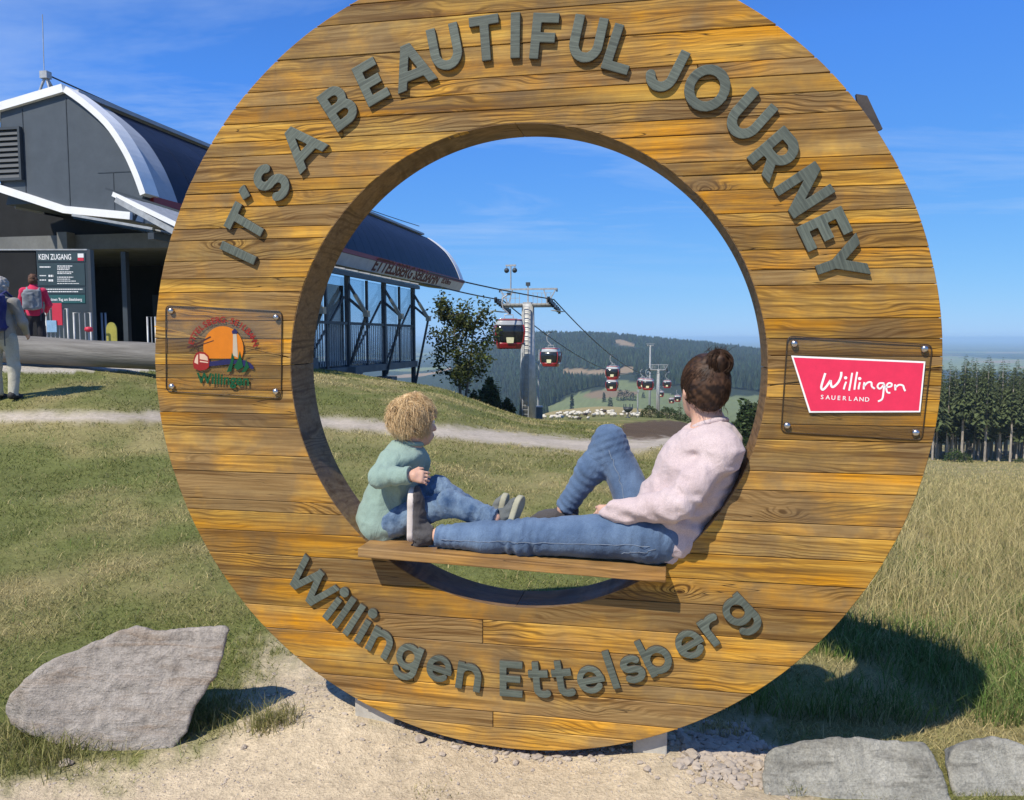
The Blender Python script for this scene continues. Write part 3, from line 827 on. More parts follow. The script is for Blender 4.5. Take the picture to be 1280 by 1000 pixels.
def annulus(ro, ri, y0, y1, cx=0, cz=0, m=None, n=160):
    b = MB(); vs = []
    for y in (y0, y1):
        for r_ , ex, ez in ((ro, 0, 0), (ri, cx, cz)):
            for k in range(n):
                q = 2 * PI * k / n; vs.append((ex + r_ * math.cos(q), y, CZ + ez + r_ * math.sin(q)))
    fs = []
    for k in range(n):
        j = (k + 1) % n
        fs += [(k, j, n + j, n + k), (2*n + k, 3*n + k, 3*n + j, 2*n + j), (k, 2*n + k, 2*n + j, j), (n + k, n + j, 3*n + j, 3*n + k)]
    b.add(vs, fs, m, False); return b
annulus(RO - .0118, RI + .012, .0345, RT - .036, HX, HZ, M_DARKIN).build('core', None, wheel)
def rim_arc(r0, r1, y0, y1, q0, q1, cx, cz, name, m, n=60):
    b = MB(); vs = []
    for k in range(n + 1):
        q = q0 + (q1 - q0) * k / n
        for r_, y in ((r0, y0), (r1, y0), (r1, y1), (r0, y1)): vs.append((cx + r_ * math.cos(q), y, CZ + cz + r_ * math.sin(q)))
    fs = []
    for k in range(n):
        for e in range(4): fs.append((4*k + e, 4*k + (e+1) % 4, 4*k + 4 + (e+1) % 4, 4*k + 4 + e))
    fs += [(0, 1, 2, 3), (4*n, 4*n+1, 4*n+2, 4*n+3)]
    b.add(vs, fs, m, False); o = b.build(name, None, wheel)
    for p in o.data.polygons: p.use_smooth = False
    return o
gp = .0025
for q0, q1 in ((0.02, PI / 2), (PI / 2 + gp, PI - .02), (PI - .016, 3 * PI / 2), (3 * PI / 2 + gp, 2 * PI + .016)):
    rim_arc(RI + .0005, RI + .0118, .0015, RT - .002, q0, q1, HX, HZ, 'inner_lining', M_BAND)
M_EDGE = mat('rim_edge_metal', (.06, .05, .045), .6, .3, 20, .1, .003)
for q0, q1 in ((0.0, PI / 2), (PI / 2 + gp, PI - gp), (PI, 3 * PI / 2), (3 * PI / 2 + gp, 2 * PI - gp)):
    rim_arc(RO - .0115, RO + .001, .0355, RT - .002, q0, q1, 0, 0, 'outer_edging', M_EDGE)
# back boards
for a, b in zip(ROWS[:-1], ROWS[1:]):
    z0, z1 = a + .002, b - .002
    if z1 <= HZ - RI or z0 >= HZ + RI:
        xm = min(ox(z0), ox(z1)); spans = [(-xm, xm)]
    else:
        xi = max(ix(max(min(z0, HZ + RI), HZ - RI)), ix(max(min(z1, HZ + RI), HZ - RI))); 
        if z0 < HZ < z1: xi = RI
        xo = min(ox(z0), ox(z1)); spans = [(-xo, HX - xi - .003), (HX + xi + .003, xo)]
    for xa, xb in spans:
        if xb - xa > .05: MB().box(xa + .004, xb - .004, RT - .0355, RT - .006, z0 + CZ, z1 + CZ, M_WOOD).build('back_plank', None, wheel)
# dark bracket peeping over the right shoulder
p0, p1, p2 = rl(1077, 118, .10), rl(1083, 122, .10), rl(1101, 162, .10)
MB().prism([(p0.x - .02, p0.z + .0), (p1.x, p1.z + .004), (p2.x + .004, p2.z), (p2.x - .06, p2.z - .02)], lambda p: (p[0], .09, p[1]), lambda p: (p[0], .11, p[1]), M_EDGE).build('bracket', None, wheel)

# seat board across the opening
SY0, SY1 = -.105, .25
sa, sb = rp(447, 685, SY0), rp(833, 716.5, SY0)
SZ = (sa[1] + sb[1]) / 2                                  # seat height above the wheel's foot
print('seat', sa, sb)
def build_seat():
    b = MB(); b.box(sa[0], sb[0], SY0, SY1, -.036, 0, M_SEAT)
    o = b.build('seat', None, wheel, bevel=.004); o.location = (0, 0, SZ)
    o.rotation_euler = (0, -math.atan2(sb[1] - sa[1], sb[0] - sa[0]), 0); o.location = ((sa[0] + sb[0]) / 2, 0, SZ)
    for v in o.data.vertices: v.co.x -= (sa[0] + sb[0]) / 2
    return o
build_seat()

# concrete footings under the wheel
M_CONC = mat('footing_concrete', (.46, .43, .37), .9, .2, 9, .4, .006)
fa, fb = rp(470, 890, .06), rp(815, 935, .06)
for k, (xc, w, lab) in enumerate(((rp(462, 880)[0], .17, 'pale concrete footing under the left of the wheel'), (rp(812, 935)[0], .13, 'pale concrete footing under the right of the wheel'))):
    zt = CZ - math.sqrt(RO ** 2 - (abs(xc) + (-1 if xc < 0 else 1) * 0) ** 2) + .06
    b = MB(); b.box(xc - w / 2, xc + w / 2, .05, .34, -.25, zt, M_CONC)
    o = b.build('footing', None, wheel, bevel=.006)

# ---- raised letters
M_LETTER = mat('letter_stain', (.185, .215, .170), .62, .55, 1.0, .35, .002, stretch=(5, 95, 5), c2=(.062, .076, .062), rand=.25)
M_LETTER_SIDE = mat('letter_side', (.075, .060, .040), .8, .3, 20)
def glyphs(chars, size, offset, extrude, res=6, shear=0.0):
    """each different character once, as front-facing mesh data: x along the line, y up, z out"""
    tmp = {}
    for ch in set(chars):
        cu = bpy.data.curves.new('glyph', 'FONT'); cu.body = ch; cu.size = size; cu.offset = offset; cu.extrude = extrude; cu.resolution_u = res; cu.shear = shear
        tmp[ch] = bpy.data.objects.new('glyph', cu); COL.objects.link(tmp[ch])
    dg = bpy.context.evaluated_depsgraph_get(); dg.update(); out = {}
    for ch, o in tmp.items():
        me = bpy.data.meshes.new_from_object(o.evaluated_get(dg)); out[ch] = me
    for o in tmp.values():
        cu = o.data; bpy.data.objects.remove(o); bpy.data.curves.remove(cu)
    return out
def letter_mesh(src, fx=1.0, fy=1.0, m_front=M_LETTER, m_side=M_LETTER_SIDE):
    me = src.copy(); xs = [v.co.x for v in me.vertices]; cx = (min(xs) + max(xs)) / 2
    for v in me.vertices: v.co.x = (v.co.x - cx) * fx; v.co.y *= fy
    me.materials.clear(); me.materials.append(m_front); me.materials.append(m_side)
    me.update()
    for p in me.polygons: p.material_index = 0 if abs(p.normal.z) > .7 else 1; p.use_smooth = False
    return me
def put_letter(me, X, Z, ang, y, name='letter', parent=None):
    """stand a letter in the wheel's plane: its up-axis turned by ang from vertical (clockwise seen from the front)"""
    o = link(name, me, parent or wheel)
    o.rotation_euler = Euler((PI / 2, -ang * -1, 0)) if False else (Matrix.Rotation(ang, 4, 'Y') @ Matrix.Rotation(PI / 2, 4, 'X')).to_euler()
    o.location = (X, y, Z)
    return o
LD = .0075   # half depth of a letter
def glyph_strokes(ch, w):
    h = w / 2; a = lambda *t: ('a',) + t; l = lambda *t: ('l',) + t
    X = .76; q = (1 - h - .5) / 2; lq = (X - h - X / 2) / 2
    G = {
     'I': [l(0, 0, 0, 1)], 'T': [l(0, 0, 0, 1), l(-.37, 1 - h, .37, 1 - h)],
     'S': [a(0, .5 + q, .235, q, 35, 262), a(0, .5 - q, .25, q, -145, 88)],
     'A': [l(-.46, -.1, .04, 1.1), l(.46, -.1, -.04, 1.1), l(-.27, .29, .27, .29)],
     'B': [l(-.25, 0, -.25, 1), l(-.3, 1 - h, .02, 1 - h), l(-.3, .5, .05, .5), l(-.3, h, .05, h), a(0, .5 + q, .22, q, -92, 92), a(.04, .5 - q, .25, q, -92, 92)],
     'E': [l(-.22, 0, -.22, 1), l(-.3, 1 - h, .31, 1 - h), l(-.3, .5, .25, .5), l(-.3, h, .31, h)],
     'F': [l(-.22, 0, -.22, 1), l(-.3, 1 - h, .31, 1 - h), l(-.3, .47, .25, .47)],
     'L': [l(-.2, 0, -.2, 1), l(-.3, h, .34, h)],
     'U': [l(-.29, 1, -.29, .4), l(.29, 1, .29, .4), a(0, .41, .29, .41 - h, 180, 360)],
     'J': [l(.16, 1, .16, .37), a(-.10, .37, .26, .37 - h, -158, 0)],
     'O': [a(0, .5, .40, .5 - h, 0, 360)],
     'R': [l(-.26, 0, -.26, 1), l(-.3, 1 - h, .02, 1 - h), l(-.3, .40, .02, .40), a(.0, .7 - h / 2, .26, .3 - h / 2, -92, 92), l(.0, .42, .36, -.1)],
     'N': [l(-.31, 0, -.31, 1), l(.31, 0, .31, 1), l(-.34, 1.02, .34, -.02)],
     'Y': [l(-.44, 1.1, .02, .38), l(.44, 1.1, -.02, .38), l(0, 0, 0, .45)],
     '´': [l(.10, 1.0, -.05, .72)],
     'W': [l(-.63, 1.1, -.30, -.1), l(-.34, -.1, .03, 1.02), l(.34, -.1, -.03, 1.02), l(.63, 1.1, .30, -.1)],
     'i': [l(0, 0, 0, X), ('d', 0, 1.0, .145)], 'l': [l(0, 0, 0, 1.05)],
     'n': [l(-.25, 0, -.25, X), l(.25, 0, .25, .40), a(0, .40, .25, X - h - .40, -2, 182)],
     'g': [a(0, .38, .26, .38 - h, 0, 360), l(.26, X, .26, .02), a(.0, .02, .26, .24, -155, 0)],
     'e': [a(0, .38, .27, .38 - h, 0, 318), l(-.27, .355, .37, .355)],
     't': [l(-.06, 1.0, -.06, .24), a(.12, .26, .18, .26 - h, 178, 300), l(-.27, X - .10, .26, X - .10)],
     's': [a(0, X / 2 + lq, .19, lq, 28, 262), a(0, X / 2 - lq, .20, lq, -150, 88)],
     'b': [l(-.26, 0, -.26, 1.05), a(0, .38, .27, .38 - h, 0, 360)],
     'r': [l(-.16, 0, -.16, X), a(.10, .40, .26, X - h - .40, 68, 182)],
    }
    return G[ch]
def glyph_mesh(ch, H, w, fx=1.0):
    st = glyph_strokes(ch, w); xs, ys = [], []
    segs = []
    for s_ in st:
        if s_[0] == 'l': segs.append(('l', np.array(s_[1:3]) * (fx, 1), np.array(s_[3:5]) * (fx, 1)))
        elif s_[0] == 'd': segs.append(('d', np.array(s_[1:3]) * (fx, 1), s_[3]))
        else:
            _, cx, cy, rx, ry, a0, a1 = s_; k = 26; q = np.radians(np.linspace(a0, a1, k)); segs.append(('a', np.stack([(cx + rx * np.cos(q)) * fx, cy + ry * np.sin(q)], 1), 0))
    for s_ in segs:
        for p in ([s_[1], s_[2]] if s_[0] == 'l' else ([s_[1]] if s_[0] == 'd' else list(s_[1]))): xs.append(p[0]); ys.append(p[1])
    x0, x1 = min(xs) - w, max(xs) + w
    top = 1.02 if ch == 't' else (1.06 if ch in 'lb' else (1.2 if ch == 'i' else (.76 if ch in 'nersg' else 1.0)))
    bot = -.4 if ch == 'g' else 0.0
    def f(P):
        p = P[..., :2] / H; d = np.full(p.shape[:-1], 9.0)
        for s_ in segs:
            if s_[0] == 'l':
                v_ = s_[2] - s_[1]; L_ = np.hypot(*v_); t = v_ / L_; q = p - s_[1]
                al = q @ t; pe = q[..., 0] * -t[1] + q[..., 1] * t[0]
                e = np.maximum(np.abs(pe) - w / 2, np.abs(al - L_ / 2) - L_ / 2)
            elif s_[0] == 'd': e = np.hypot(p[..., 0] - s_[1][0], p[..., 1] - s_[1][1]) - s_[2]
            else:
                c = s_[1]; e = np.full(d.shape, 9.0)
                for i in range(len(c) - 1):
                    ba = c[i + 1] - c[i]; t = np.clip(((p - c[i]) @ ba) / (ba @ ba), 0, 1)
                    e = np.minimum(e, np.hypot(*np.moveaxis(p - c[i] - t[..., None] * ba, -1, 0)))
                e = e - w / 2
            d = np.minimum(d, e)
        d = np.maximum(d, np.maximum(p[..., 1] - top, bot - p[..., 1]))
        return np.maximum(d * H, np.abs(P[..., 2]) - LD)
    lo = (x0 * H, (min(ys) - w) * H, -LD - .004); hi = (x1 * H, (max(ys) + w) * H, LD + .004)
    me = sdf_mesh('letter', f, lo, hi, .0026, M_LETTER, False, 0)
    me.materials.append(M_LETTER_SIDE)
    for p in me.polygons: p.material_index = 0 if abs(p.normal.z) > .6 else 1
    return me
_GL = {}
def glyph(ch, H, w, fx):
    k = (ch, H, w, fx)
    if k not in _GL: _GL[k] = glyph_mesh(ch, H, w, fx)
    return _GL[k]
TOP = [('I',297.4,316),('T',307,279),('´',304,241.5),('S',339,228),('A',376,181),('B',422.6,133),('E',464,102),('A',514,81.6),('U',556.6,59.5),('T',606,47.6),('I',644,44),
       ('F',681,45),('U',734,49),('L',775.6,61),('J',836,88),('O',884,110),('U',936,145.5),('R',970,192),('N',1005.5,237.5),('E',1031,287),('Y',1050,327.5)]
def put_letter(me, X, Z, ang, y, name='letter', parent=None):
    """stand a letter in the wheel's plane: its up-axis turned by ang from vertical"""
    o = link(name, me, parent or wheel)
    o.rotation_euler = (Matrix.Rotation(ang, 4, 'Y') @ Matrix.Rotation(PI / 2, 4, 'X')).to_euler()
    o.location = (X, y, Z)
    return o
def build_letters():
    H = .162
    for c, px, py in TOP:
        X, Z = rp(px, py, -LD * 2); ang = math.atan2(X, Z - (CZ - .06)); cy = H * (.86 if c == '´' else .5)
        put_letter(glyph(c, H, .215, .93), X - math.sin(ang) * cy, Z - math.cos(ang) * cy, ang, -LD - .001)
    LOW = [('W',391.5,726.6),('i',418,757),('l',430.5,765),('l',443.4,773.5),('i',457,782.5),('n',477.5,800),('g',511,820),('e',549,834),('n',586.5,843),
           ('E',639,847.5),('t',673,848),('t',702.4,847),('e',737,846),('l',763.7,838),('s',789.6,834),('b',820.4,822),('e',860,803),('r',889,784),('g',921,764)]
    H = .143
    for c, px, py in LOW:
        X, Z = rp(px, py, -LD * 2); cx_, cz_ = LOWC
        ang = math.atan2(-(X - cx_), -(Z - cz_)); ang = math.atan2(-(X - cx_), -(Z - cz_)) if False else -math.atan2((X - cx_), -(Z - cz_))
        put_letter(glyph(c, H, {'e': .165, 's': .185, 'W': .195, 'b': .185, 'g': .185}.get(c, .195), 1.02), cx_ - LOWR * math.sin(ang), cz_ - LOWR * math.cos(ang), ang, -LD - .001)
def glyphs(chars, size, offset, extrude, res=6, shear=0.0):
    """flat text as mesh data, one mesh for each string; x along the line, y up"""
    tmp = {}
    for ch in dict.fromkeys(chars):
        cu = bpy.data.curves.new('glyph', 'FONT'); cu.body = ch; cu.size = size; cu.offset = offset; cu.extrude = extrude; cu.resolution_u = res; cu.shear = shear
        tmp[ch] = bpy.data.objects.new('glyph', cu); COL.objects.link(tmp[ch])
    dg = bpy.context.evaluated_depsgraph_get(); dg.update(); out = {}
    for ch, o in tmp.items(): out[ch] = bpy.data.meshes.new_from_object(o.evaluated_get(dg))
    for o in tmp.values():
        cu = o.data; bpy.data.objects.remove(o); bpy.data.curves.remove(cu)
    return out
LOWC = (.0, CZ - .02)
LOWR = math.hypot(rp(639, 872, -.02)[0] - LOWC[0], rp(639, 872, -.02)[1] - LOWC[1])
build_letters()
# ------------------------------------------------------------------ the two clear plates and their signs
M_ACRYL = glass_mat('clear_acrylic', (.97, .96, .93), .97, .06)
M_PEDGE = mat('plate_edge', (.055, .032, .012), .35, .2, 30)
M_BOLT = mat('steel_bolt', (.62, .60, .57), .28, .2, 30, metal=1.0)
def rounded(poly, r_, k=6):
    out = []; n = len(poly)
    for i in range(n):
        p = Vector(poly[i]); a = (Vector(poly[i - 1]) - p).normalized(); b = (Vector(poly[(i + 1) % n]) - p).normalized()
        s_, e = p + a * r_, p + b * r_
        for q in range(k + 1):
            t = q / k; out.append(tuple((1 - t) ** 2 * s_ + 2 * t * (1 - t) * p + t * t * e))
    return out
def flat(name, poly, y, m, parent, th=.0012):
    """a thin printed or cut sheet lying in the wheel's plane at depth y (front face)"""
    return MB().prism(poly, lambda p: (p[0], y, p[1]), lambda p: (p[0], y + th, p[1]), m).build(name, None, parent)
def plate(corners, bolts):
    root = MB().prism(rounded([rp(*c) for c in corners], .022), lambda p: (p[0], -.0064, p[1]), lambda p: (p[0], -.0022, p[1]), M_ACRYL).build('clear_plate', None, wheel, bevel=.0015)
    P_ = rounded([rp(*c) for c in corners], .022); n_ = len(P_); cx_ = sum(p[0] for p in P_) / n_; cz_ = sum(p[1] for p in P_) / n_
    e_ = MB().tube([(p[0], -.0042, p[1]) for p in P_ + P_[:1]], .0021, 6, M_PEDGE, cap=False); e_.build('plate_edge', None, root, fix=False)  # dark rim outline; the bevel's shadow is put into its colour
    for b in bolts:
        X, Z = rp(*b, -.012)
        mb = MB(); mb.lathe([(0, -.012), (.006, -.0112), (.0105, -.008), (.0125, -.003), (.0125, .0), (.006, .001), (.006, .012)], 18, (X, -.0066, Z), M_BOLT, axis='y')
        mb.build('bolt', None, root)
    return root
pl = plate([(208, 382), (353, 389), (352, 498), (208.5, 489)], [(213, 388.5), (344.5, 396.5), (344, 489.5), (214, 483)])
pr = plate([(984, 420), (1165, 431), (1152, 550), (976, 540)], [(993, 429.5), (1156, 436), (1145, 541), (984, 532)])
def ink(name, c, rough=.45): return mat('ink_' + name, c, rough, .06, 30)
K_RED, K_GREEN, K_ORANGE, K_BLUE, K_WHITE, K_PINK, K_GREY, K_DARK = ink('red', (.26, .012, .008)), ink('green', (.0, .065, .02)), ink('orange', (.58, .17, .004)), ink('blue', (.014, .014, .075)), ink('white', (.82, .82, .80)), ink('pink', (.72, .03, .085)), ink('grey', (.45, .38, .28)), ink('dark', (.06, .02, .015))
def strokes(name, lines, y, r_, m, parent):
    """brush lines in the wheel's plane, given as photograph polylines with widths"""
    b = MB()
    for pts, ws in lines:
        P = [Vector(rp(*p, y)) for p in pts]
        n = len(P); vs = []
        for i in range(n):
            t = (P[min(i + 1, n - 1)] - P[max(i - 1, 0)]); t.normalize(); q = Vector((-t.y, t.x)) * (ws[i] if isinstance(ws, (list, tuple)) else ws) / 2
            vs += [(P[i].x + q.x, y, P[i].y + q.y), (P[i].x - q.x, y, P[i].y - q.y)]
        b.add(vs, [(2*i, 2*i+1, 2*i+3, 2*i+2) for i in range(n - 1)], m)
    return b.build(name, None, parent, fix=False)
def smooth_line(p, k=6):
    """Catmull-Rom through points"""
    out = []
    for i in range(len(p) - 1):
        a, b, c, d = p[max(i - 1, 0)], p[i], p[i + 1], p[min(i + 2, len(p) - 1)]
        for q in range(k):
            t = q / k; out.append(tuple(.5 * ((2 * b[j]) + (c[j] - a[j]) * t + (2 * a[j] - 5 * b[j] + 4 * c[j] - d[j]) * t * t + (3 * b[j] - a[j] - 3 * c[j] + d[j]) * t ** 3) for j in (0, 1)))
    return out + [tuple(p[-1])]
def text_in_plane(s, px, py, height, m, y, parent, ang=0.0, name='lettering', fx=1.0, off=0.0, shear=0.0, center=True, width=None):
    me = glyphs([s], 1.0, off, 0.0, 4, shear)[s]
    xs = [v.co.x for v in me.vertices]; ys = [v.co.y for v in me.vertices]
    cap = .73
    k = height / cap; f = k * fx
    if width: f = width / (max(xs) - min(xs))
    cx = (min(xs) + max(xs)) / 2 if center else min(xs)
    for v in me.vertices: v.co = ((v.co.x - cx) * f, v.co.y * k, 0)
    me.materials.clear(); me.materials.append(m)
    X, Z = rp(px, py, y); return put_letter(me, X, Z, ang, y, name, parent)
def left_logo():
    y = -.0066 - .0004
    c8 = lambda x, z: (190 + x / 6.737, 370 + z / 6.737)
    # orange sun: upper part of a disc
    cx, cz = rp(*c8(600, 440), y); rr = abs(rp(*c8(760, 440), y)[0] - cx)
    rr *= 1.06
    arc = [(cx + rr * math.cos(q), cz + rr * math.sin(q)) for q in np.linspace(R(-28), R(208), 40)]
    flat('sun_disc', arc, y, K_ORANGE, pl, .0002)
    y2 = y - .0005
    # rope and hill
    strokes('rope', [([c8(295, 432), c8(395, 395), c8(495, 343)], .006), ([c8(295, 440), c8(400, 415), c8(520, 375)], .0035), ([c8(372, 410), c8(372, 440), c8(392, 470)], .0035)], y2, .004, K_DARK, pl)
    hill = [c8(*p) for p in ((480, 552), (560, 545), (640, 530), (700, 540), (780, 540), (830, 565), (858, 600), (850, 618), (800, 600), (700, 570), (600, 580), (480, 592))]
    flat('hill_shape', [rp(*p, y2) for p in hill], y2, K_BLUE, pl, .0002)
    # look-out tower
    y3 = y2 - .0005
    flat('tower_shape', [rp(*c8(*p), y3) for p in ((682, 320), (712, 320), (724, 520), (680, 500))], y3, K_GREY, pl, .0002)
    flat('tower_head', [rp(*c8(*p), y3 - .0006) for p in ((672, 295), (685, 285), (697, 272), (708, 285), (720, 297), (716, 318), (676, 318))], y3 - .0006, K_BLUE, pl, .0002)
    # firs
    y4 = y3 - .0008
    for k, (a, b, c, d) in enumerate((((672, 475), (628, 640), (668, 636), (692, 520)), ((738, 462), (690, 600), (718, 625), (768, 600)), ((792, 528), (752, 645), (786, 640), (818, 600)))):
        flat('fir_shape', [rp(*c8(*p), y4 - k * .0003) for p in (a, ((a[0] * .5 + b[0] * .5) + 12, (a[1] + b[1]) / 2), b, c, d)], y4 - k * .0003, K_GREEN, pl, .0002)
    # red cabin
    cab = [c8(*p) for p in ((372, 480), (400, 468), (445, 475), (472, 500), (484, 545), (478, 600), (450, 622), (400, 628), (352, 610), (345, 560), (355, 510))]
    flat('cabin_shape', [rp(*p, y4) for p in cab], y4, K_RED, pl, .0002)
    for k, w_ in enumerate((((400, 485), (440, 490), (466, 512), (472, 545), (402, 532)), ((362, 530), (376, 500), (388, 490), (388, 575), (356, 560)), ((404, 545), (474, 556), (470, 565), (402, 556)))):
        flat('cabin_window', [rp(*c8(*p), y4 - .0005) for p in w_], y4 - .0005, ink('skin', (.62, .42, .30)), pl, .0002)
    # name in an arc, letter by letter
    s_ = 'ETTELSBERG-SEILBAHN'
    c0 = c8(598, 470); X0, Z0 = rp(*c0, y); a0, a1 = R(-73), R(75); rad = .130
    rx = abs(rp(*c8(880, 470), y)[0] - X0); rz = abs(rp(*c8(598, 190), y)[1] - Z0)
    g = glyphs(list(s_), .034, .0007, 0.0, 3); k = 0
    for i, ch in enumerate(s_):
        q = a0 + (a1 - a0) * i / (len(s_) - 1); me = g[ch].copy()
        xs = [v.co.x for v in me.vertices]; cx_ = (min(xs) + max(xs)) / 2
        for v in me.vertices: v.co.x -= cx_
        me.materials.clear(); me.materials.append(K_RED)
        o = put_letter(me, X0 + (rx - .012) * math.sin(q), Z0 + (rz - .016) * math.cos(q), q, y, 'arc_letter', pl)
    text_in_plane('Willingen', *c8(595, 742), .043, K_GREEN, y4 - .0015, pl, .035, 'logo_name', off=.03, width=.232)
    text_in_plane('Hochsauerland', *c8(710, 676), .009, K_DARK, y4 - .0015, pl, .035, 'logo_region', off=.02, width=.125)
left_logo()
def right_sign():
    y = -.0066 - .004
    # white bordered pink board
    out = [(989, 444.5), (1156.8, 451.8), (1150.3, 515.3), (1011.5, 515.8)]
    flat('sign_board', [rp(*p, y) for p in out], y, K_WHITE, pr, .004)
    cx, cy = sum(p[0] for p in out) / 4, sum(p[1] for p in out) / 4
    def inset(p, k):
        return (p[0] + (k if p[0] < cx else -k), p[1] + (k * .8 if p[1] < cy else -k * .8))
    ins = [(991.8, 446.8), (1154.6, 453.9), (1148.6, 513.3), (1013.2, 513.8)]
    flat('sign_face', [rp(*p, y - .0006) for p in ins], y - .0006, K_PINK, pr, .0004)
    c = lambda x, z: (950 + x / 5.12, 400 + z / 5.12)
    y2 = y - .0014
    W = lambda pts, w: (smooth_line([c(*p) for p in pts], 5), w)
    L_ = [W([(418, 340), (402, 390), (392, 430), (402, 446), (425, 425), (452, 385)], .0075), W([(452, 385), (456, 420), (470, 428), (500, 400), (518, 360), (520, 332)], .0075),
          W([(552, 395), (542, 420), (536, 444)], .006), W([(590, 338), (580, 400), (570, 452)], .006), W([(622, 332), (610, 400), (604, 446)], .006), W([(640, 398), (634, 420), (630, 444)], .006),
          W([(668, 398), (664, 425), (664, 444)], .006), W([(665, 425), (690, 400), (712, 400), (716, 425), (735, 440)], .006),
          W([(795, 405), (765, 405), (752, 425), (768, 440), (795, 412)], .006), W([(795, 408), (790, 460), (782, 505), (755, 521)], .006),
          W([(805, 430), (838, 425), (842, 408), (822, 405), (808, 430), (815, 462), (834, 466)], .006), W([(864, 412), (866, 435), (866, 450)], .006), W([(866, 432), (890, 415), (915, 420), (922, 440), (930, 455)], .006)]
    strokes('sign_script', L_, y2, .004, K_WHITE, pr)
    for p in ((548, 370), (638, 375)):
        X, Z = rp(*c(*p), y2); flat('script_dot', [(X + .0055 * math.cos(q), Z + .0055 * math.sin(q)) for q in np.linspace(0, 2 * PI, 12, False)], y2, K_WHITE, pr, .0004)
    for i, ch in enumerate('SAUERLAND'):
        text_in_plane(ch, *c(397 + i * 36, 506 + i * 2), .0155, K_WHITE, y2, pr, .03, 'sign_letter', off=.01)
right_sign()
# ------------------------------------------------------------------ the two people on the seat board
WM = Matrix.Translation(RC) @ Matrix.Rotation(-RYAW, 4, 'Z')
def skin_mat(name, c):
    m = mat(name, c, .5, .10, 25, .08, .001); B = m.node_tree.nodes['Principled BSDF']
    B.inputs['Subsurface Weight'].default_value = .12; B.inputs['Subsurface Radius'].default_value = (.02, .008, .004); return m
def cloth_mat(name, c1, c2, fscale, weave, bmp, rough=.9, wear_scale=5.0, bd=.0015):
    m = bpy.data.materials.new(name); N, L, B = nodes_of(m)
    tc = N.new('ShaderNodeTexCoord'); v = tc.outputs['Object']
    n1 = noise(N, L, v, wear_scale, 4, .6); n2 = noise(N, L, v, fscale, 3, .7)
    col = mixc(N, L, ramp(N, L, n1, [(.3, 0.), (.72, 1.)]), c1, c2)
    col = mixc(N, L, weave, col, ramp(N, L, n2, [(.3, .35), (.7, 1.25)]), 'MULTIPLY')
    L.new(col, B.inputs['Base Color']); B.inputs['Roughness'].default_value = rough; B.inputs['Specular IOR Level'].default_value = .12
    B.inputs['Sheen Weight'].default_value = .15
    wr = noise(N, L, mapped(N, L, v, (1.5, 1, .9)), wear_scale * 3.2, 4, .6, 1.6)
    nb = bump(N, L, wr, .45, .012, B); bump(N, L, n2, bmp, bd, B, nb); return m
def hair_mat(name, c1, c2):
    m = bpy.data.materials.new(name); N, L, B = nodes_of(m)
    a = N.new('ShaderNodeAttribute'); a.attribute_name = 'tint'
    col = mixc(N, L, a.outputs['Fac'], c1, c2)
    L.new(col, B.inputs['Base Color']); B.inputs['Roughness'].default_value = .58; B.inputs['Specular IOR Level'].default_value = .28
    return m
M_SKIN = skin_mat('skin', (.60, .36, .26))
M_KNIT = cloth_mat('pale_pink_knit', (.50, .395, .395), (.62, .51, .50), 260, .35, .55, bd=.003)
M_DENIM = cloth_mat('blue_denim', (.050, .088, .165), (.150, .225, .345), 420, .45, .3, wear_scale=6.0)
M_SAGE = cloth_mat('sage_cotton', (.225, .315, .270), (.29, .385, .33), 300, .22, .25)
M_KDENIM = cloth_mat('washed_denim', (.040, .080, .160), (.22, .31, .42), 380, .4, .3, wear_scale=14)
M_SHOE = cloth_mat('charcoal_knit_shoe', (.055, .050, .052), (.10, .095, .095), 350, .4, .5)
M_SOLE = mat('pale_rubber_sole', (.62, .55, .50), .7, .15, 20)
M_KSHOE = cloth_mat('grey_child_shoe', (.085, .095, .095), (.16, .17, .165), 300, .3, .4)
M_KSOLE = mat('olive_rubber_sole', (.34, .33, .24), .8, .2, 20)
M_BROWNHAIR = hair_mat('dark_brown_hair', (.016, .008, .005), (.095, .048, .025))
M_BLONDHAIR = hair_mat('blond_hair', (.40, .25, .11), (.82, .62, .36))
M_EYE = mat('eye_white', (.75, .73, .70), .2, .03, 30)
M_EYED = mat('iris', (.05, .035, .02), .15, .1, 60)

class Fig:
    """a figure in the wheel's axes; joints are given as photograph place + depth behind the wheel's face"""
    def __init__(s, name, label, base, group=None):
        s.o = Vector(base)
        s.root = empty(name, WM @ s.o, -RYAW); tag(s.root, label, 'person', group)
    def p(s, px, py, yl): return np.array(rl(px, py, yl) - s.o)
    def part(s, name, fun, pts, pad, h, m, parent=None, relax=2):
        A = np.array(pts); me = sdf_mesh(name, fun, A.min(0) - pad, A.max(0) + pad, h, m, True, relax)
        return link(name, me, parent or s.root)
def union(fs, k):
    def f(P):
        d = None
        for g in fs:
            e = g(P); d = e if d is None else smin(d, e, k)
        return d
    return f
def C(a, b, ra, rb): return lambda P: rcone(P, a, b, ra, rb)
def E_(c, r_, rot=None): return lambda P: ellip(P, c, r_, rot)
def frame_rot(x, z):
    """3x3 whose columns are the axes of a frame with given x and approximate z"""
    x = np.array(x, float); x /= np.linalg.norm(x); z = np.array(z, float); z -= x * (z @ x); z /= np.linalg.norm(z)
    return np.stack([x, np.cross(z, x), z], 1)
def EF(c, r_, M):
    c = np.array(c); r_ = np.array(r_)
    def f(P):
        q = (P - c) @ M; k0 = np.linalg.norm(q / r_, axis=-1); k1 = np.linalg.norm(q / r_ ** 2, axis=-1)
        return k0 * (k0 - 1) / np.maximum(k1, 1e-9)
    return f
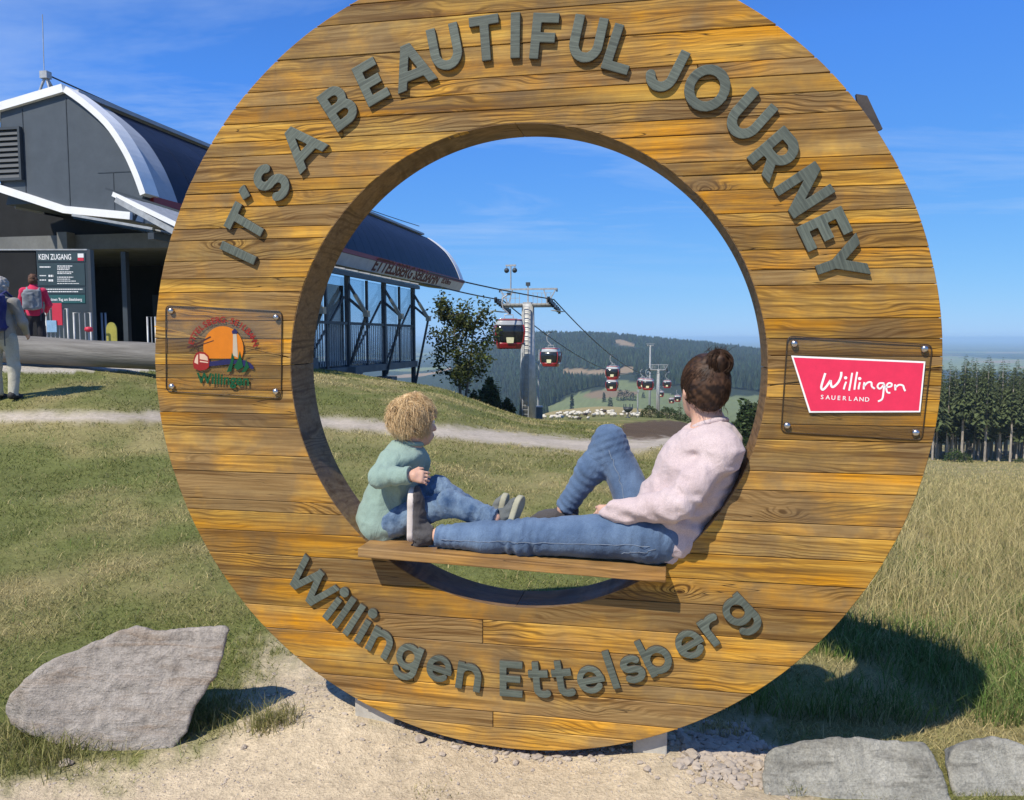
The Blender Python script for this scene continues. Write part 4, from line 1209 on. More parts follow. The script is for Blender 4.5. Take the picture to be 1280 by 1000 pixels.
def hand(wrist, d, nrm, s, curl, side):
    """palm and five bent fingers: d = pointing direction, nrm = back of the hand, side = +1/-1 for the thumb's side"""
    M = frame_rot(d, nrm); x, y, z = M[:, 0], M[:, 1] * side, M[:, 2]; w = np.array(wrist)
    fs = [C(w, w + x * .03 * s, .022 * s, .026 * s)]
    for k in range(4):
        o = (k - 1.5) * .019 * s
        fs.append(C(w + x * .02 * s + y * o * .7, w + x * .075 * s + y * o, .015 * s, .0125 * s))
    palm = union(fs, .012 * s); fg = []
    for k, L_ in enumerate((.068, .078, .072, .055)):
        o = (1.5 - k) * .0195 * s; a = w + x * .075 * s + y * o; ang = 0; p = a; L_ *= s
        for q, seg in enumerate((.45, .32, .23)):
            ang += curl * (.55 if q == 0 else .8); dd = x * math.cos(ang) - z * math.sin(ang)
            n_ = p + dd * L_ * seg + y * o * .08; fg.append((p, n_, (.0088 - q * .0009) * s, (.0080 - q * .0010) * s)); p = n_
    a = w + x * .025 * s + y * .028 * s; b = a + (x * .7 + y * .6 - z * .2) * .035 * s; c = b + (x * .9 + y * .15 - z * .35) * .030 * s
    fg += [(a, b, .0125 * s, .010 * s), (b, c, .0098 * s, .0078 * s)]
    def f(P):
        r_ = palm(P)
        for t in fg: r_ = smin(r_, rcone(P, *t), .004 * s)
        return r_
    return f
def head(c, f, up, s):
    """cranium, jaw, nose, lips, ears of a head s times an adult's; c = middle of the cranium, f = where it looks"""
    M = frame_rot(f, up); x, y, z = M[:, 0], M[:, 1], M[:, 2]; c = np.array(c); Q = lambda a, b, d: c + (x * a + y * b + z * d) * s
    fs = [EF(Q(-.008, 0, .012), np.array((.096, .076, .098)) * s, M), EF(Q(.036, 0, -.055), np.array((.056, .058, .068)) * s, M), EF(Q(.055, 0, -.098), np.array((.028, .032, .022)) * s, M)]
    base = union(fs, .035 * s)
    ex = [(Q(.088, 0, -.012), Q(.106, 0, -.046), .008 * s, .0125 * s), (Q(.094, .012, -.076), Q(.094, -.012, -.076), .008 * s, .008 * s), (Q(.090, .010, -.086), Q(.090, -.010, -.086), .008 * s, .008 * s),
          (Q(.090, .040, .012), Q(.092, .015, .010), .007 * s, .007 * s), (Q(.090, -.040, .012), Q(.092, -.015, .010), .007 * s, .007 * s)]
    ears = []
    for sd in (-1, 1):
        ears.append(EF(Q(-.008, .076 * sd, -.026), np.array((.016, .011, .030)) * s, frame_rot(x * .9 + y * .45 * -sd, z)))
    eyes = [Q(.079, .031 * sd, -.012) for sd in (-1, 1)]
    def g(P):
        r_ = base(P)
        for t in ex: r_ = smin(r_, rcone(P, *t), .012 * s)
        for e in eyes: r_ = smax(r_, -(np.linalg.norm(P - e, axis=-1) - .0125 * s), .006 * s)
        for e in ears: r_ = smin(r_, e(P), .008 * s)
        return r_
    return g, Q, M, eyes
def eyes_of(fig, eyes, x, s):
    for e in eyes:
        b = MB(); b.lathe([(0.0001, -.0118 * s)] + [(.0118 * s * math.cos(q), .0118 * s * math.sin(q)) for q in np.linspace(-1.4, 1.4, 9)] + [(.0001, .0118 * s)], 12, e, M_EYE)
        i = np.array(e) + np.array(x) * .0085 * s
        b.lathe([(0.0001, -.0055 * s)] + [(.0055 * s * math.cos(q), .0055 * s * math.sin(q)) for q in np.linspace(-1.4, 1.4, 7)] + [(.0001, .0055 * s)], 10, i, M_EYED)
        b.build('eye', None, fig.root)
def folds(P, seed, f, amp, stretch=(1, 1, 1)):
    n = fbm(P * np.array(stretch), f, seed, 2, .45)
    return (np.abs(2 * n - 1) - .25) * amp
def shoe(fig, name, heel, toe, soln, width, height, m_up, m_sole, collar):
    """shoe lying along heel->toe with its sole facing soln"""
    heel = np.array(heel, float); toe = np.array(toe, float); L_ = np.linalg.norm(toe - heel)
    M = frame_rot(toe - heel, -np.array(soln, float))
    w2 = width / 2
    def T(P): return (P - heel) @ M
    fs = [lambda q: ellip(q, (.20 * L_, 0, height * .50), (.24 * L_, w2 * .80, height * .62)), lambda q: ellip(q, (.52 * L_, 0, height * .32), (.34 * L_, w2 * .88, height * .46)), lambda q: ellip(q, (.80 * L_, 0, height * .20), (.22 * L_, w2 * .95, height * .34)),
          lambda q: rcone(q, (.20 * L_, 0, height * .6), (.17 * L_, 0, height * 1.12), w2 * .80, w2 * .74)]
    def up(P):
        q = T(P); d = None
        for g in fs: e = g(q); d = e if d is None else smin(d, e, .02)
        d = d + folds(P, 61, 24, .010, (1, 1, 1.6))
        d = smax(d, .014 - q[..., 2], .004)
        return smax(d, q[..., 2] - height * 1.18, .004)
    def so(P):
        q = T(P); a = np.minimum(np.minimum(np.hypot(q[..., 0] - .20 * L_, q[..., 1]) - w2 * .80, np.hypot((q[..., 0] - .74 * L_) * .78, q[..., 1]) - w2 * 1.0), rcone(np.stack([q[..., 0], q[..., 1], 0 * q[..., 0]], -1), (.2 * L_, 0, 0), (.75 * L_, 0, 0), w2 * .78, w2 * .98))
        return smax(a, np.abs(q[..., 2] - .006) - .013, .006)
    c = [heel + M @ np.array(v) for v in ((-.1 * L_, -w2 * 1.3, -.03), (1.15 * L_, w2 * 1.3, -.03), (-.1 * L_, -w2 * 1.3, height * 1.4), (1.15 * L_, w2 * 1.3, height * 1.4), (-.1 * L_, w2 * 1.3, 0), (1.15 * L_, -w2 * 1.3, 0), (1.15 * L_, -w2 * 1.3, height * 1.4), (-.1 * L_, w2 * 1.3, height * 1.4))]
    o = fig.part(name, up, c, .005, .005, m_up)
    fig.part('sole', so, c, .005, .004, m_sole, o)
    return o
def strands(name, roots, tips_fn, rad, m, parent, tint, seg=6):
    """hair as thin tapering tubes; tips_fn(i) gives the polyline of lock i"""
    V = []; F = []; T = []
    for i in range(len(roots)):
        pts = tips_fn(i); k = len(pts); b = len(V)
        for j, p in enumerate(pts):
            t = pts[min(j + 1, k - 1)] - pts[max(j - 1, 0)]; t = t / max(np.linalg.norm(t), 1e-9)
            a = np.cross(t, (.3, .5, .8)); a /= max(np.linalg.norm(a), 1e-9); c = np.cross(t, a)
            r_ = rad[i] * (1 - .75 * (j / (k - 1)) ** 2)
            for q in range(3): V.append(p + (a * math.cos(q * 2.094) + c * math.sin(q * 2.094)) * r_); T.append(tint[i])
        for j in range(k - 1):
            for q in range(3): F.append((b + 3*j + q, b + 3*j + (q+1) % 3, b + 3*j + 3 + (q+1) % 3, b + 3*j + 3 + q))
    me = np_mesh(name, np.array(V), np.array(F), m, True)
    ca = me.color_attributes.new('tint', 'FLOAT_COLOR', 'POINT'); t = np.array(T)
    ca.data.foreach_set('color', np.stack([t, t, t, np.ones_like(t)], 1).astype(np.float32).ravel())
    return link(name, me, parent)
def set_tint(o, fn):
    me = o.data; n = len(me.vertices); co = np.empty(n * 3, np.float32); me.vertices.foreach_get('co', co); t = fn(co.reshape(-1, 3))
    ca = me.color_attributes.new('tint', 'FLOAT_COLOR', 'POINT'); ca.data.foreach_set('color', np.stack([t, t, t, np.ones_like(t)], 1).astype(np.float32).ravel())

def build_woman():
    fg = Fig('person', 'woman in pale pink sweater and blue jeans leaning back on the seat board, looking away', rl(830, 700, .10))
    p = fg.p
    pel = p(826, 664, .11); wst = p(842, 634, .11); che = p(872, 590, .12); upc = p(888, 556, .125); nek = p(887, 530, .13); hed = p(879, 482, .135)
    hN, kN, aN = p(812, 669, .035), p(655, 671, .0), p(549, 669, -.005)
    hF, kF, aF = p(808, 662, .18), p(762, 552, .205), p(706, 636, .225)
    sN, eN, wN = p(903, 566, -.015), p(846, 630, -.085), p(768, 641, -.01)
    sF, eF, wF = p(868, 556, .26), p(826, 614, .26), p(776, 632, .17)
    f = np.array((-.42, .90, -.05)); hd, Q, HM, eyes = head(hed, f, (0.05, 0, 1), 1.0)
    hx = HM[:, 0]
    hnN = hand(wN, p(742, 645, .06) - wN, (0, -1, .3), 1.0, .5, 1); hnF = hand(wF, p(745, 640, .12) - wF, (0, .3, 1), 1.0, .5, -1)
    limbs = [C(pel, wst, .115, .10), C(wst, che, .10, .115), C(che, upc, .115, .10), C(upc, nek, .07, .055), C(nek, np.array(hed) - (0, 0, .05), .052, .05),
             C(sN, upc, .05, .07), C(sF, upc, .05, .07), C(sN, eN, .044, .036), C(eN, wN, .034, .024), C(sF, eF, .044, .036), C(eF, wF, .034, .024),
             C(pel, hN, .10, .085), C(hN, kN, .082, .052), C(kN, aN, .050, .033), C(pel, hF, .10, .085), C(hF, kF, .080, .052), C(kF, aF, .050, .033)]
    bod = union(limbs, .03)
    def body(P): return np.minimum(np.minimum(smin(bod(P), hd(P), .015), hnN(P)), hnF(P))
    fg.part('body', body, [pel, kN, aN, kF, aF, hed, sN, eN, sF, wN], .15, .0075, M_SKIN)
    eyes_of(fg, eyes, hx, 1.0)
    # jumper
    sw = union([EF(che, (.135, .185, .150), frame_rot((1, -.25, .3), (.25, .0, 1))), EF(upc, (.105, .185, .070), frame_rot((1, -.25, .25), (.3, 0, 1))), C(wst, che, .130, .138), C(p(822, 688, .11), p(830, 660, .11), .136, .138), C(p(830, 660, .11), wst, .138, .128),
                C(sN, upc, .068, .085), C(sF, upc, .068, .085)], .05)
    arms = [union([C(sN, eN, .069, .058), C(eN, wN, .056, .038), C(wN, wN + (wN - eN) * .10, .036, .030)], .022), union([C(sF, eF, .066, .056), C(eF, wF, .055, .038)], .022)]
    axis = (wst - p(830, 668, .11)); axis /= np.linalg.norm(axis); hem0 = p(832, 668, .11)
    def jumper(P):
        d = sw(P)
        for a in arms: d = smin(d, a(P), .022)
        d = d + folds(P, 5, 8, .026, (1.1, .8, 1.5)) + folds(P, 9, 19, .010, (1, 1, 1.6))
        # folds gathering at the elbow and waist
        for (a_, b_, amp) in ((sN, eN, .006), (eN, wN, .005)):
            u_ = (b_ - a_) / np.linalg.norm(b_ - a_); s_ = (P - eN) @ u_; d = d + amp * np.sin(s_ * 150 + 7 * fbm(P, 9, 71, 2) + (P @ np.array((20, 30, 25)))) * np.exp(-(np.linalg.norm(P - eN, axis=-1) / .085) ** 2)
        h = (P - hem0) @ axis
        d = d + .006 * np.sin(h * 95 + 9 * fbm(P, 7, 75, 2)) * np.exp(-((h - .05) / .06) ** 2)
        d = smax(d, -(h + .040), .006)                                   # bottom edge
        dn = np.linalg.norm(P - (nek + (hed - nek) * .10), axis=-1)
        d = smax(d, .064 - dn, .01)                                      # neck opening
        return d
    fg.part('sweater', jumper, [wst, sN, sF, eN, wN, wF, nek, hem0], .17, .0062, M_KNIT)
    def hem(P):
        h = (P - hem0) @ axis; q = P - hem0 - h[..., None] * axis
        ang = np.arctan2(q[..., 1], q[..., 0]); d = sw(P) + .010 + .0022 * np.sin(ang * 60)
        return smax(d, np.abs(h + .050) - .024, .006)
    fg.part('sweater_hem', hem, [hem0, wst], .2, .005, M_KNIT)
    def collar(P):
        c0 = nek + (hed - nek) * -.02; ax = (hed - nek) / np.linalg.norm(hed - nek) * .9 + np.array((-.1, .25, 0)); ax /= np.linalg.norm(ax)
        h = (P - c0) @ ax; q = np.linalg.norm(P - c0 - h[..., None] * ax, axis=-1)
        return np.hypot(q - .067, h * .7) - .0075
    fg.part('collar', collar, [nek, hed], .1, .005, M_KNIT)
    # jeans
    cut = wN
    lg = union([EF(pel, (.125, .165, .115), frame_rot((1, 0, .1), (0, 0, 1))), C(pel, hN, .112, .098), C(hN, kN, .096, .066), C(kN, p(610, 671, .0), .064, .060), C(p(610, 671, 0), aN, .060, .044)], .035)
    lf = union([C(pel, hF, .108, .095), C(hF, kF, .086, .061), C(kF, kF + (aF - kF) * .4, .059, .055), C(kF + (aF - kF) * .4, aF, .055, .040)], .030)
    seat_n = None
    def jeans(P):
        d = smin(lg(P), lf(P), .02)
        wk = np.exp(-(np.linalg.norm(P - kN, axis=-1) / .11) ** 2) + np.exp(-(np.linalg.norm(P - kF, axis=-1) / .10) ** 2) + np.exp(-(np.linalg.norm(P - hN, axis=-1) / .12) ** 2) + np.exp(-(np.linalg.norm(P - aN, axis=-1) / .08) ** 2) + np.exp(-(np.linalg.norm(P - aF, axis=-1) / .08) ** 2)
        d = d + folds(P, 15, 15, .013, (1.9, .8, .7)) * (.35 + wk) + folds(P, 19, 34, .005, (1.8, 1, .8)) * (.4 + wk)
        for (a_, b_, c_, amp, wd, fq) in ((hN, kN, kN, .0050, .10, 190), (kN, aN, aN, .0050, .09, 230), (hN, kN, hN, .0050, .11, 160), (hF, kF, kF, .0050, .085, 210), (kF, aF, aF, .0050, .08, 240), (kF, aF, (kF + aF) / 2, .003, .10, 200)):
            u_ = (b_ - a_) / np.linalg.norm(b_ - a_); s_ = (P - c_) @ u_; d = d + amp * np.sin(s_ * fq + 8 * fbm(P, 8, 81, 2) + (P @ np.array((0, 28, 34)))) * np.exp(-(np.linalg.norm(P - c_, axis=-1) / wd) ** 2)
        dN = (P - (aN + (aN - kN) * .0)) @ ((aN - kN) / np.linalg.norm(aN - kN)); dF = (P - aF) @ ((aF - kF) / np.linalg.norm(aF - kF))
        near = np.linalg.norm(P - aN, axis=-1) < .16; nearF = np.linalg.norm(P - aF, axis=-1) < .15
        d = np.where(near, smax(d, dN - .012, .004), d); d = np.where(nearF, smax(d, dF - .006, .004), d)
        h = (P - (hem0 + axis * .07)) @ axis
        return np.where(np.linalg.norm(P - (hem0 + axis * .09), axis=-1) < .20, np.where((P - hF) @ np.array((-.8, 0, .55)) < .06, smax(d, h, .006), d), d)
    jo = fg.part('jeans', jeans, [pel, kN, aN, kF, aF, hN, hF], .15, .0062, M_DENIM)
    # seam lines of stitching
    M_ST = mat('stitching', (.20, .24, .30), .8, .1, 30)
    def on(fun, a, b, n, push):
        out = []
        for i in range(n + 1):
            q = a + (b - a) * i / n
            for _ in range(14):
                d = float(fun(q[None, :])[0]); g = np.array([float(fun((q + e)[None, :])[0]) - d for e in np.eye(3) * .002]) / .002
                g /= max(np.linalg.norm(g), 1e-6); q = q - np.array((0, 1, 0)) * 0 - g * d * .8
            out.append(q + g * push)
        return out
    sm = MB()
    for a, b in ((hN + (0, -.12, -.02), kN + (0, -.10, -.008)), (kN + (0, -.10, -.008), aN + (0.01, -.08, -.006)), (p(778, 706, -.1), p(822, 690, -.1))):
        sm.tube(on(jeans, np.array(a), np.array(b), 16, .0004), .0011, 5, M_ST)
    ls = on(jeans, kF + np.array((.005, -.12, -.03)), kF + np.array((.06, -.12, -.22)), 12, .0006); sm.tube(ls, .0014, 5, M_ST)
    sm.build('seam', None, jo, fix=False)
    # shoes
    shoe(fg, 'shoe', p(512, 681, -.012), p(514, 607, -.012), (-1, -.12, -.08), .088, .080, M_SHOE, M_SOLE, 1)
    shoe(fg, 'shoe', p(722, 654, .225), p(662, 654, .26), (0.0, 0, -1), .085, .075, M_SHOE, M_SOLE, 1)
    # hair: cap, bun and loose strands
    z, x, y = HM[:, 2], HM[:, 0], HM[:, 1]; bun = Q(-.078, -.012, .085)
    capb = union([EF(Q(-.020, 0, .018), (.100, .086, .104), HM), EF(Q(-.060, 0, -.020), (.050, .070, .075), HM)], .03)
    face = lambda P: EF(Q(.085, 0, -.045), (.085, .090, .105), HM)(P)
    def cap(P):
        q = (P - np.array(bun)); ang = np.arctan2(q @ y, q @ z); r_ = np.linalg.norm(q, axis=-1)
        d = capb(P) + .0016 * np.sin(ang * 60 + 6 * fbm(P, 14, 3, 2)) + (fbm(P, 30, 8, 2) - .5) * .004
        d = smax(d, -face(P), .012)
        e = EF(bun, (.050, .048, .046), HM)(P) + .004 * np.sin(np.arctan2(q @ y, q @ x) * 7 + r_ * 120 + 5 * fbm(P, 18, 4, 2)) + (fbm(P, 40, 9, 2) - .5) * .012
        return smin(d, e, .010)
    ho = fg.part('hair', cap, [Q(-.15, -.1, -.12), Q(.1, .1, .16)], .05, .0045, M_BROWNHAIR)
    set_tint(ho, lambda c: np.clip((fbm(c.astype(float), 60, 2, 2) - .38) * 2.2, 0, 1).astype(np.float32))
    r2 = np.random.default_rng(3); roots = []; lines = []
    for i in range(1500):
        a = r2.uniform(-2.6, 2.6); el = r2.uniform(-.75, .75)
        if i < 1080:      # drawn back to the bun along the scalp
            d0 = np.array((math.cos(a) * math.cos(el), math.sin(a) * math.cos(el), math.sin(el)))
            if d0[0] > .45 and d0[2] < .35: d0[0] = .3
            st = Q(-.018, 0, .012) + (x * d0[0] * .098 + y * d0[1] * .084 + z * d0[2] * .100)
            pts = []
            for t in np.linspace(0, 1, 9):
                q = st * (1 - t) + np.array(bun) * t; v_ = q - Q(-.018, 0, .012); loc = v_ @ HM; k_ = np.linalg.norm(loc / (.101, .087, .105))
                rr = max(1.0, 1.0 / max(k_, 1e-3)) if t < .8 else 1.0
                pts.append(Q(-.018, 0, .012) + v_ * max(rr, 1.0 / max(k_, .2) if t < .75 else 1) * (1.01 + .03 * math.sin(t * 3.1) * r2.uniform(.2, 1)))
            lines.append(np.array(pts))
        elif i < 1380:    # coils of the bun
            ph = r2.uniform(0, 2 * PI); tilt = r2.uniform(-.6, .6); rr = r2.uniform(.030, .052); sp = r2.uniform(1.2, 2.6)
            ax1, ax2 = y * math.cos(tilt) + x * math.sin(tilt), z
            pts = [np.array(bun) + (ax1 * math.cos(ph + t * sp) + ax2 * math.sin(ph + t * sp)) * rr + (-x) * (.035 * math.sqrt(max(0, 1 - (rr / .054) ** 2)) + .006) * r2.uniform(.9, 1.1) for t in np.linspace(0, 1, 8)]
            lines.append(np.array(pts))
        else:            # stray hairs at the nape and crown
            up_ = i % 3 == 0
            st = (np.array(bun) + z * .035 + y * r2.normal(0, .02)) if up_ else Q(r2.uniform(-.09, -.03), r2.uniform(-.07, .07), r2.uniform(-.09, -.05))
            dr = (z * .8 + y * r2.normal(0, .5) - x * r2.uniform(0, .6)) if up_ else (-z * 1.0 + y * r2.normal(0, .35) - x * r2.uniform(-.1, .5)); L_ = r2.uniform(.02, .045) if up_ else r2.uniform(.012, .03)
            lines.append(np.array([st + dr * L_ * t + r2.normal(0, .0025, 3) * t for t in np.linspace(0, 1, 6)]))
    strands('hair_strands', lines, lambda i: lines[i], r2.uniform(.0006, .0014, len(lines)), M_BROWNHAIR, ho, np.clip(r2.normal(.35, .3, len(lines)), 0, 1))
    return fg
build_woman()

def build_child():
    fg = Fig('person', 'small blond child in sage green sweatshirt sitting at the left end of the seat board', rl(478, 676, .11))
    p = fg.p
    pel = p(479, 651, .115); wst = p(482, 628, .115); che = p(497, 592, .12); upc = p(506, 570, .125); nek = p(514, 556, .13); hed = p(518, 523, .135)
    hN, kN, aN = p(492, 652, .075), p(561, 629, .04), p(618, 648, .03)
    hF, kF, aF = p(492, 646, .16), p(547, 611, .20), p(606, 646, .20)
    sN, eN, wN = p(489, 578, .035), p(474, 597, -.035), p(511, 594, -.050)
    sF, eF, wF = p(522, 576, .205), p(520, 604, .235), p(537, 606, .215)
    f = np.array((.74, .66, -.08)); hd, Q, HM, eyes = head(hed, f, (-.04, 0, 1), .86); hx = HM[:, 0]
    hnN = hand(wN, p(536, 597, -.035) - wN, (-.1, -1, .45), .66, .75, 1); hnF = hand(wF, (.9, .1, -.25), (.1, .2, 1), .60, .35, -1)
    limbs = [C(pel, wst, .082, .074), C(wst, che, .074, .080), C(che, upc, .078, .066), C(upc, nek, .05, .038), C(nek, np.array(hed) - (0, 0, .03), .036, .036), C(sN, upc, .034, .05), C(sF, upc, .034, .05),
             C(sN, eN, .030, .026), C(eN, wN, .025, .018), C(sF, eF, .030, .026), C(eF, wF, .025, .018), C(pel, hN, .07, .055), C(hN, kN, .052, .038), C(kN, aN, .036, .026), C(pel, hF, .07, .055), C(hF, kF, .05, .038), C(kF, aF, .036, .026)]
    bod = union(limbs, .02)
    def body(P): return np.minimum(np.minimum(smin(bod(P), hd(P), .012), hnN(P)), hnF(P))
    fg.part('body', body, [pel, kN, aN, kF, aF, hed, sN, eN, sF, wN, wF], .12, .0045, M_SKIN, relax=1)
    eyes_of(fg, eyes, hx, .86)
    sw = union([EF(che, (.076, .104, .102), frame_rot((1, .3, .25), (.25, 0, 1))), EF(upc, (.070, .115, .046), frame_rot((1, .3, .2), (.25, 0, 1))), C(wst, che, .084, .080), C(pel + np.array((-.002, -.004, .0)), wst, .108, .088), C(sN, upc, .048, .062), C(sF, upc, .048, .062)], .04)
    arms = [union([C(sN, eN, .045, .041), C(eN, wN, .039, .032)], .016), union([C(sF, eF, .048, .042), C(eF, wF, .040, .033)], .016)]
    axis = wst - pel; axis /= np.linalg.norm(axis); hem0 = p(465, 682, .115)
    def top(P):
        d = sw(P)
        for a in arms: d = smin(d, a(P), .016)
        d = d + folds(P, 25, 11, .018, (1.3, .8, .9)) + folds(P, 29, 25, .007)
        d = d + .005 * np.sin(((P - eN) @ (wN - eN)) / np.linalg.norm(wN - eN) * 210 + 6 * fbm(P, 10, 91, 2)) * np.exp(-(np.linalg.norm(P - eN, axis=-1) / .05) ** 2) + .004 * np.sin((P @ np.array((60, 20, 120))) + 8 * fbm(P, 8, 95, 2)) * np.exp(-(np.linalg.norm(P - wst, axis=-1) / .07) ** 2)
        d = smax(d, -((P - hem0) @ (axis * .9 + np.array((-.25, 0, 0)))), .005)
        cw = (wN - eN) / np.linalg.norm(wN - eN); near = np.linalg.norm(P - wN, axis=-1) < .07
        d = np.where(near, smax(d, (P - wN) @ cw - .004, .004), d)
        return smax(d, .042 - np.linalg.norm(P - (nek + (hed - nek) * .18), axis=-1), .008)
    so = fg.part('sweatshirt', top, [pel, wst, sN, sF, eN, wN, wF, nek], .13, .0052, M_SAGE)
    # rib of the cuff and neck
    def rib(P):
        cw = (wN - eN) / np.linalg.norm(wN - eN); h = (P - wN) @ cw; q = np.linalg.norm(P - wN - h[..., None] * cw, axis=-1)
        return smax(np.abs(q - .031) - .004, np.abs(h + .004) - .012, .003)
    fg.part('cuff', rib, [wN], .06, .003, M_SAGE)
    def crew(P):
        c0 = nek + (hed - nek) * .10; ax = (hed - nek) / np.linalg.norm(hed - nek); h = (P - c0) @ ax; q = np.linalg.norm(P - c0 - h[..., None] * ax, axis=-1)
        return np.hypot(q - .046, h * .8) - .008
    fg.part('neckband', crew, [nek, hed], .08, .004, M_SAGE)
    lgs = union([EF(pel + np.array((.004, 0, -.004)), (.078, .098, .072), frame_rot((1, 0, .1), (0, 0, 1))), C(pel, hN, .072, .061), C(hN, kN, .061, .049), C(kN, aN, .049, .041)], .024)
    lf = union([C(pel, hF, .08, .066), C(hF, kF, .064, .050), C(kF, aF, .049, .040)], .024)
    def jeans(P):
        d = smin(lgs(P), lf(P), .014)
        d = d + folds(P, 35, 18, .014, (1.7, .9, .8)) + folds(P, 39, 40, .005)
        for (a_, b_, c_) in ((hN, kN, kN), (kN, aN, aN), (hF, kF, kF)):
            u_ = (b_ - a_) / np.linalg.norm(b_ - a_); d = d + .0042 * np.sin(((P - c_) @ u_) * 240 + 8 * fbm(P, 10, 83, 2) + (P @ np.array((0, 30, 40)))) * np.exp(-(np.linalg.norm(P - c_, axis=-1) / .06) ** 2)
        for a, k in ((aN, kN), (aF, kF)):
            u = (a - k) / np.linalg.norm(a - k); d = np.where(np.linalg.norm(P - a, axis=-1) < .10, smax(d, (P - a) @ u - .004, .003), d)
        return d
    fg.part('jeans', jeans, [pel, kN, aN, kF, aF], .12, .0052, M_KDENIM)
    shoe(fg, 'shoe', p(641, 656, .03), p(653, 624, .075), (.92, -.28, -.18), .066, .070, M_KSHOE, M_KSOLE, 1)
    shoe(fg, 'shoe', p(626, 655, .20), p(634, 620, .23), (.95, -.1, -.15), .066, .066, M_KSHOE, M_KSOLE, 1)
    # tousled blond hair
    x, y, z = HM[:, 0], HM[:, 1], HM[:, 2]; S = .86
    face = EF(Q(.095, 0, -.050), np.array((.085, .085, .092)) * S, HM)
    capb = union([EF(Q(-.012, 0, .016), np.array((.104, .088, .106)) * S, HM), EF(Q(-.058, 0, -.035), np.array((.052, .072, .070)) * S, HM)], .03)
    def cap(P):
        d = capb(P) + .004 + (fbm(P, 34, 18, 3) - .5) * .016; return smax(d, -face(P), .010)
    ho = fg.part('hair', cap, [Q(-.14, -.11, -.13), Q(.11, .11, .14)], .03, .0045, M_BLONDHAIR)
    set_tint(ho, lambda c: np.clip((fbm(c.astype(float), 70, 2, 2) - .35) * 1.2 + .25, .25, .75).astype(np.float32))
    r2 = np.random.default_rng(5); lines = []
    cc = Q(-.014, 0, .012); whorl = np.array((-.55, .1, .83)); whorl /= np.linalg.norm(whorl)
    while len(lines) < 4200:
        d0 = r2.normal(0, 1, 3); d0 /= np.linalg.norm(d0)
        if d0[0] > .50 and d0[2] < .50: continue
        if d0[2] < -.62: continue
        st = d0 * np.array((.100, .085, .102)) * S
        t_ = d0 - whorl; t_ = t_ - d0 * (t_ @ d0); nrm = np.linalg.norm(t_); t_ = t_ / max(nrm, .2)
        clump = np.array([vnoise(st * 38 + s_, 1.0, 77) - .5 for s_ in (0, 31.3, 63.1)]) * 1.5
        L_ = r2.uniform(.026, .050) * (1.0 if d0[2] < .1 else 1.0); sway = r2.normal(0, .16, 3) + clump * .8
        pts = []
        for t in np.linspace(0, 1, 6):
            q = st + (t_ * (1.0) + sway * .55) * L_ * t + d0 * (.009 * math.sin(t * 2.4)) * r2.uniform(.5, 1.4) + np.array((0, 0, -.012)) * t * t + np.cross(d0, t_) * .010 * math.sin(t * 4 + clump[0] * 9)
            k_ = np.linalg.norm(q / (np.array((.100, .085, .102)) * S)); 
            if k_ < 1.02 and t < .75: q = q * 1.02 / max(k_, .3)
            pts.append(cc + HM @ q)
        lines.append(np.array(pts))
    strands('hair_locks', lines, lambda i: lines[i], r2.uniform(.0006, .0014, len(lines)), M_BLONDHAIR, ho, np.clip(r2.normal(.55, .28, len(lines)), 0, 1))
build_child()
# ------------------------------------------------------------------ cable car station on the left
HD = R(11.5)                                             # bearing of its axis
M_WHITE = mat('white_trim', (.80, .80, .78), .45, .06, 3); M_SLATE = mat('slate_panel', (.072, .086, .100), .5, .10, 2.5, rand=.08)
M_SILVER = mat('silver_sheet', (.36, .38, .41), .5, .10, 2); M_NAVY = mat('navy_roof_sheet', (.012, .017, .040), .5, .25, 2, rand=.25, spec=.25)
M_REDLINE = mat('red_trim', (.26, .02, .025), .5, .1, 4); M_FASCIA = mat('grey_fascia', (.62, .60, .56), .55, .1, 2)
M_STEEL = mat('painted_steel', (.045, .055, .065), .5, .15, 3); M_TAN = mat('tan_strut', (.38, .33, .23), .6, .12, 5); M_GALV = mat('galvanised_steel', (.40, .41, .41), .5, .2, 8, metal=.3)
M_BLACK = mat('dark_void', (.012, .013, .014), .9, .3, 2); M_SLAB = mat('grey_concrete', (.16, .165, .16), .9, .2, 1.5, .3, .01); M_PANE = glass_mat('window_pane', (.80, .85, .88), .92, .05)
M_LOUV = mat('louvre', (.05, .058, .065), .5, .1, 6); M_SIGNF = mat('sign_face', (.035, .060, .068), .45, .1, 3); M_SIGNB = mat('sign_body', (.03, .045, .055), .5, .1, 3); M_INKW = mat('sign_white', (.78, .78, .76), .5, .04, 9)
M_TEAL = mat('sign_teal', (.02, .10, .10), .5, .1, 4); M_SREDF = mat('sign_red', (.55, .03, .06), .5, .1, 5)
nc = at(178, 245, 22.0)                                  # lower right corner of the near gable's arc
SB = Vector((nc.x, nc.y, 0)); SB.z = gz(nc.x, nc.y)
station = empty('cable_car_station', SB, -HD)
tag(station, 'grey and navy cable car station with barrel roof and white trimmed gable at the left', 'building')
def sl(px, py, s_=0.0, w=None):
    """photograph place -> station axes (w right, s along, z) on the cross plane at s"""
    d = ray(px, py); ax = Vector((math.sin(HD), math.cos(HD), 0)); rt = Vector((math.cos(HD), -math.sin(HD), 0)); o = Vector((0, 0, CAMH))
    if w is None: t = ((SB + ax * s_ - o).dot(ax)) / d.dot(ax)
    else: t = ((SB + rt * w - o).dot(rt)) / d.dot(rt)
    q = o + d * t - SB
    return (q.dot(rt), q.dot(ax), q.z)
def st(name, b, parent=station, **k): return b.build(name, None, parent, **k)
LEN = 33.5
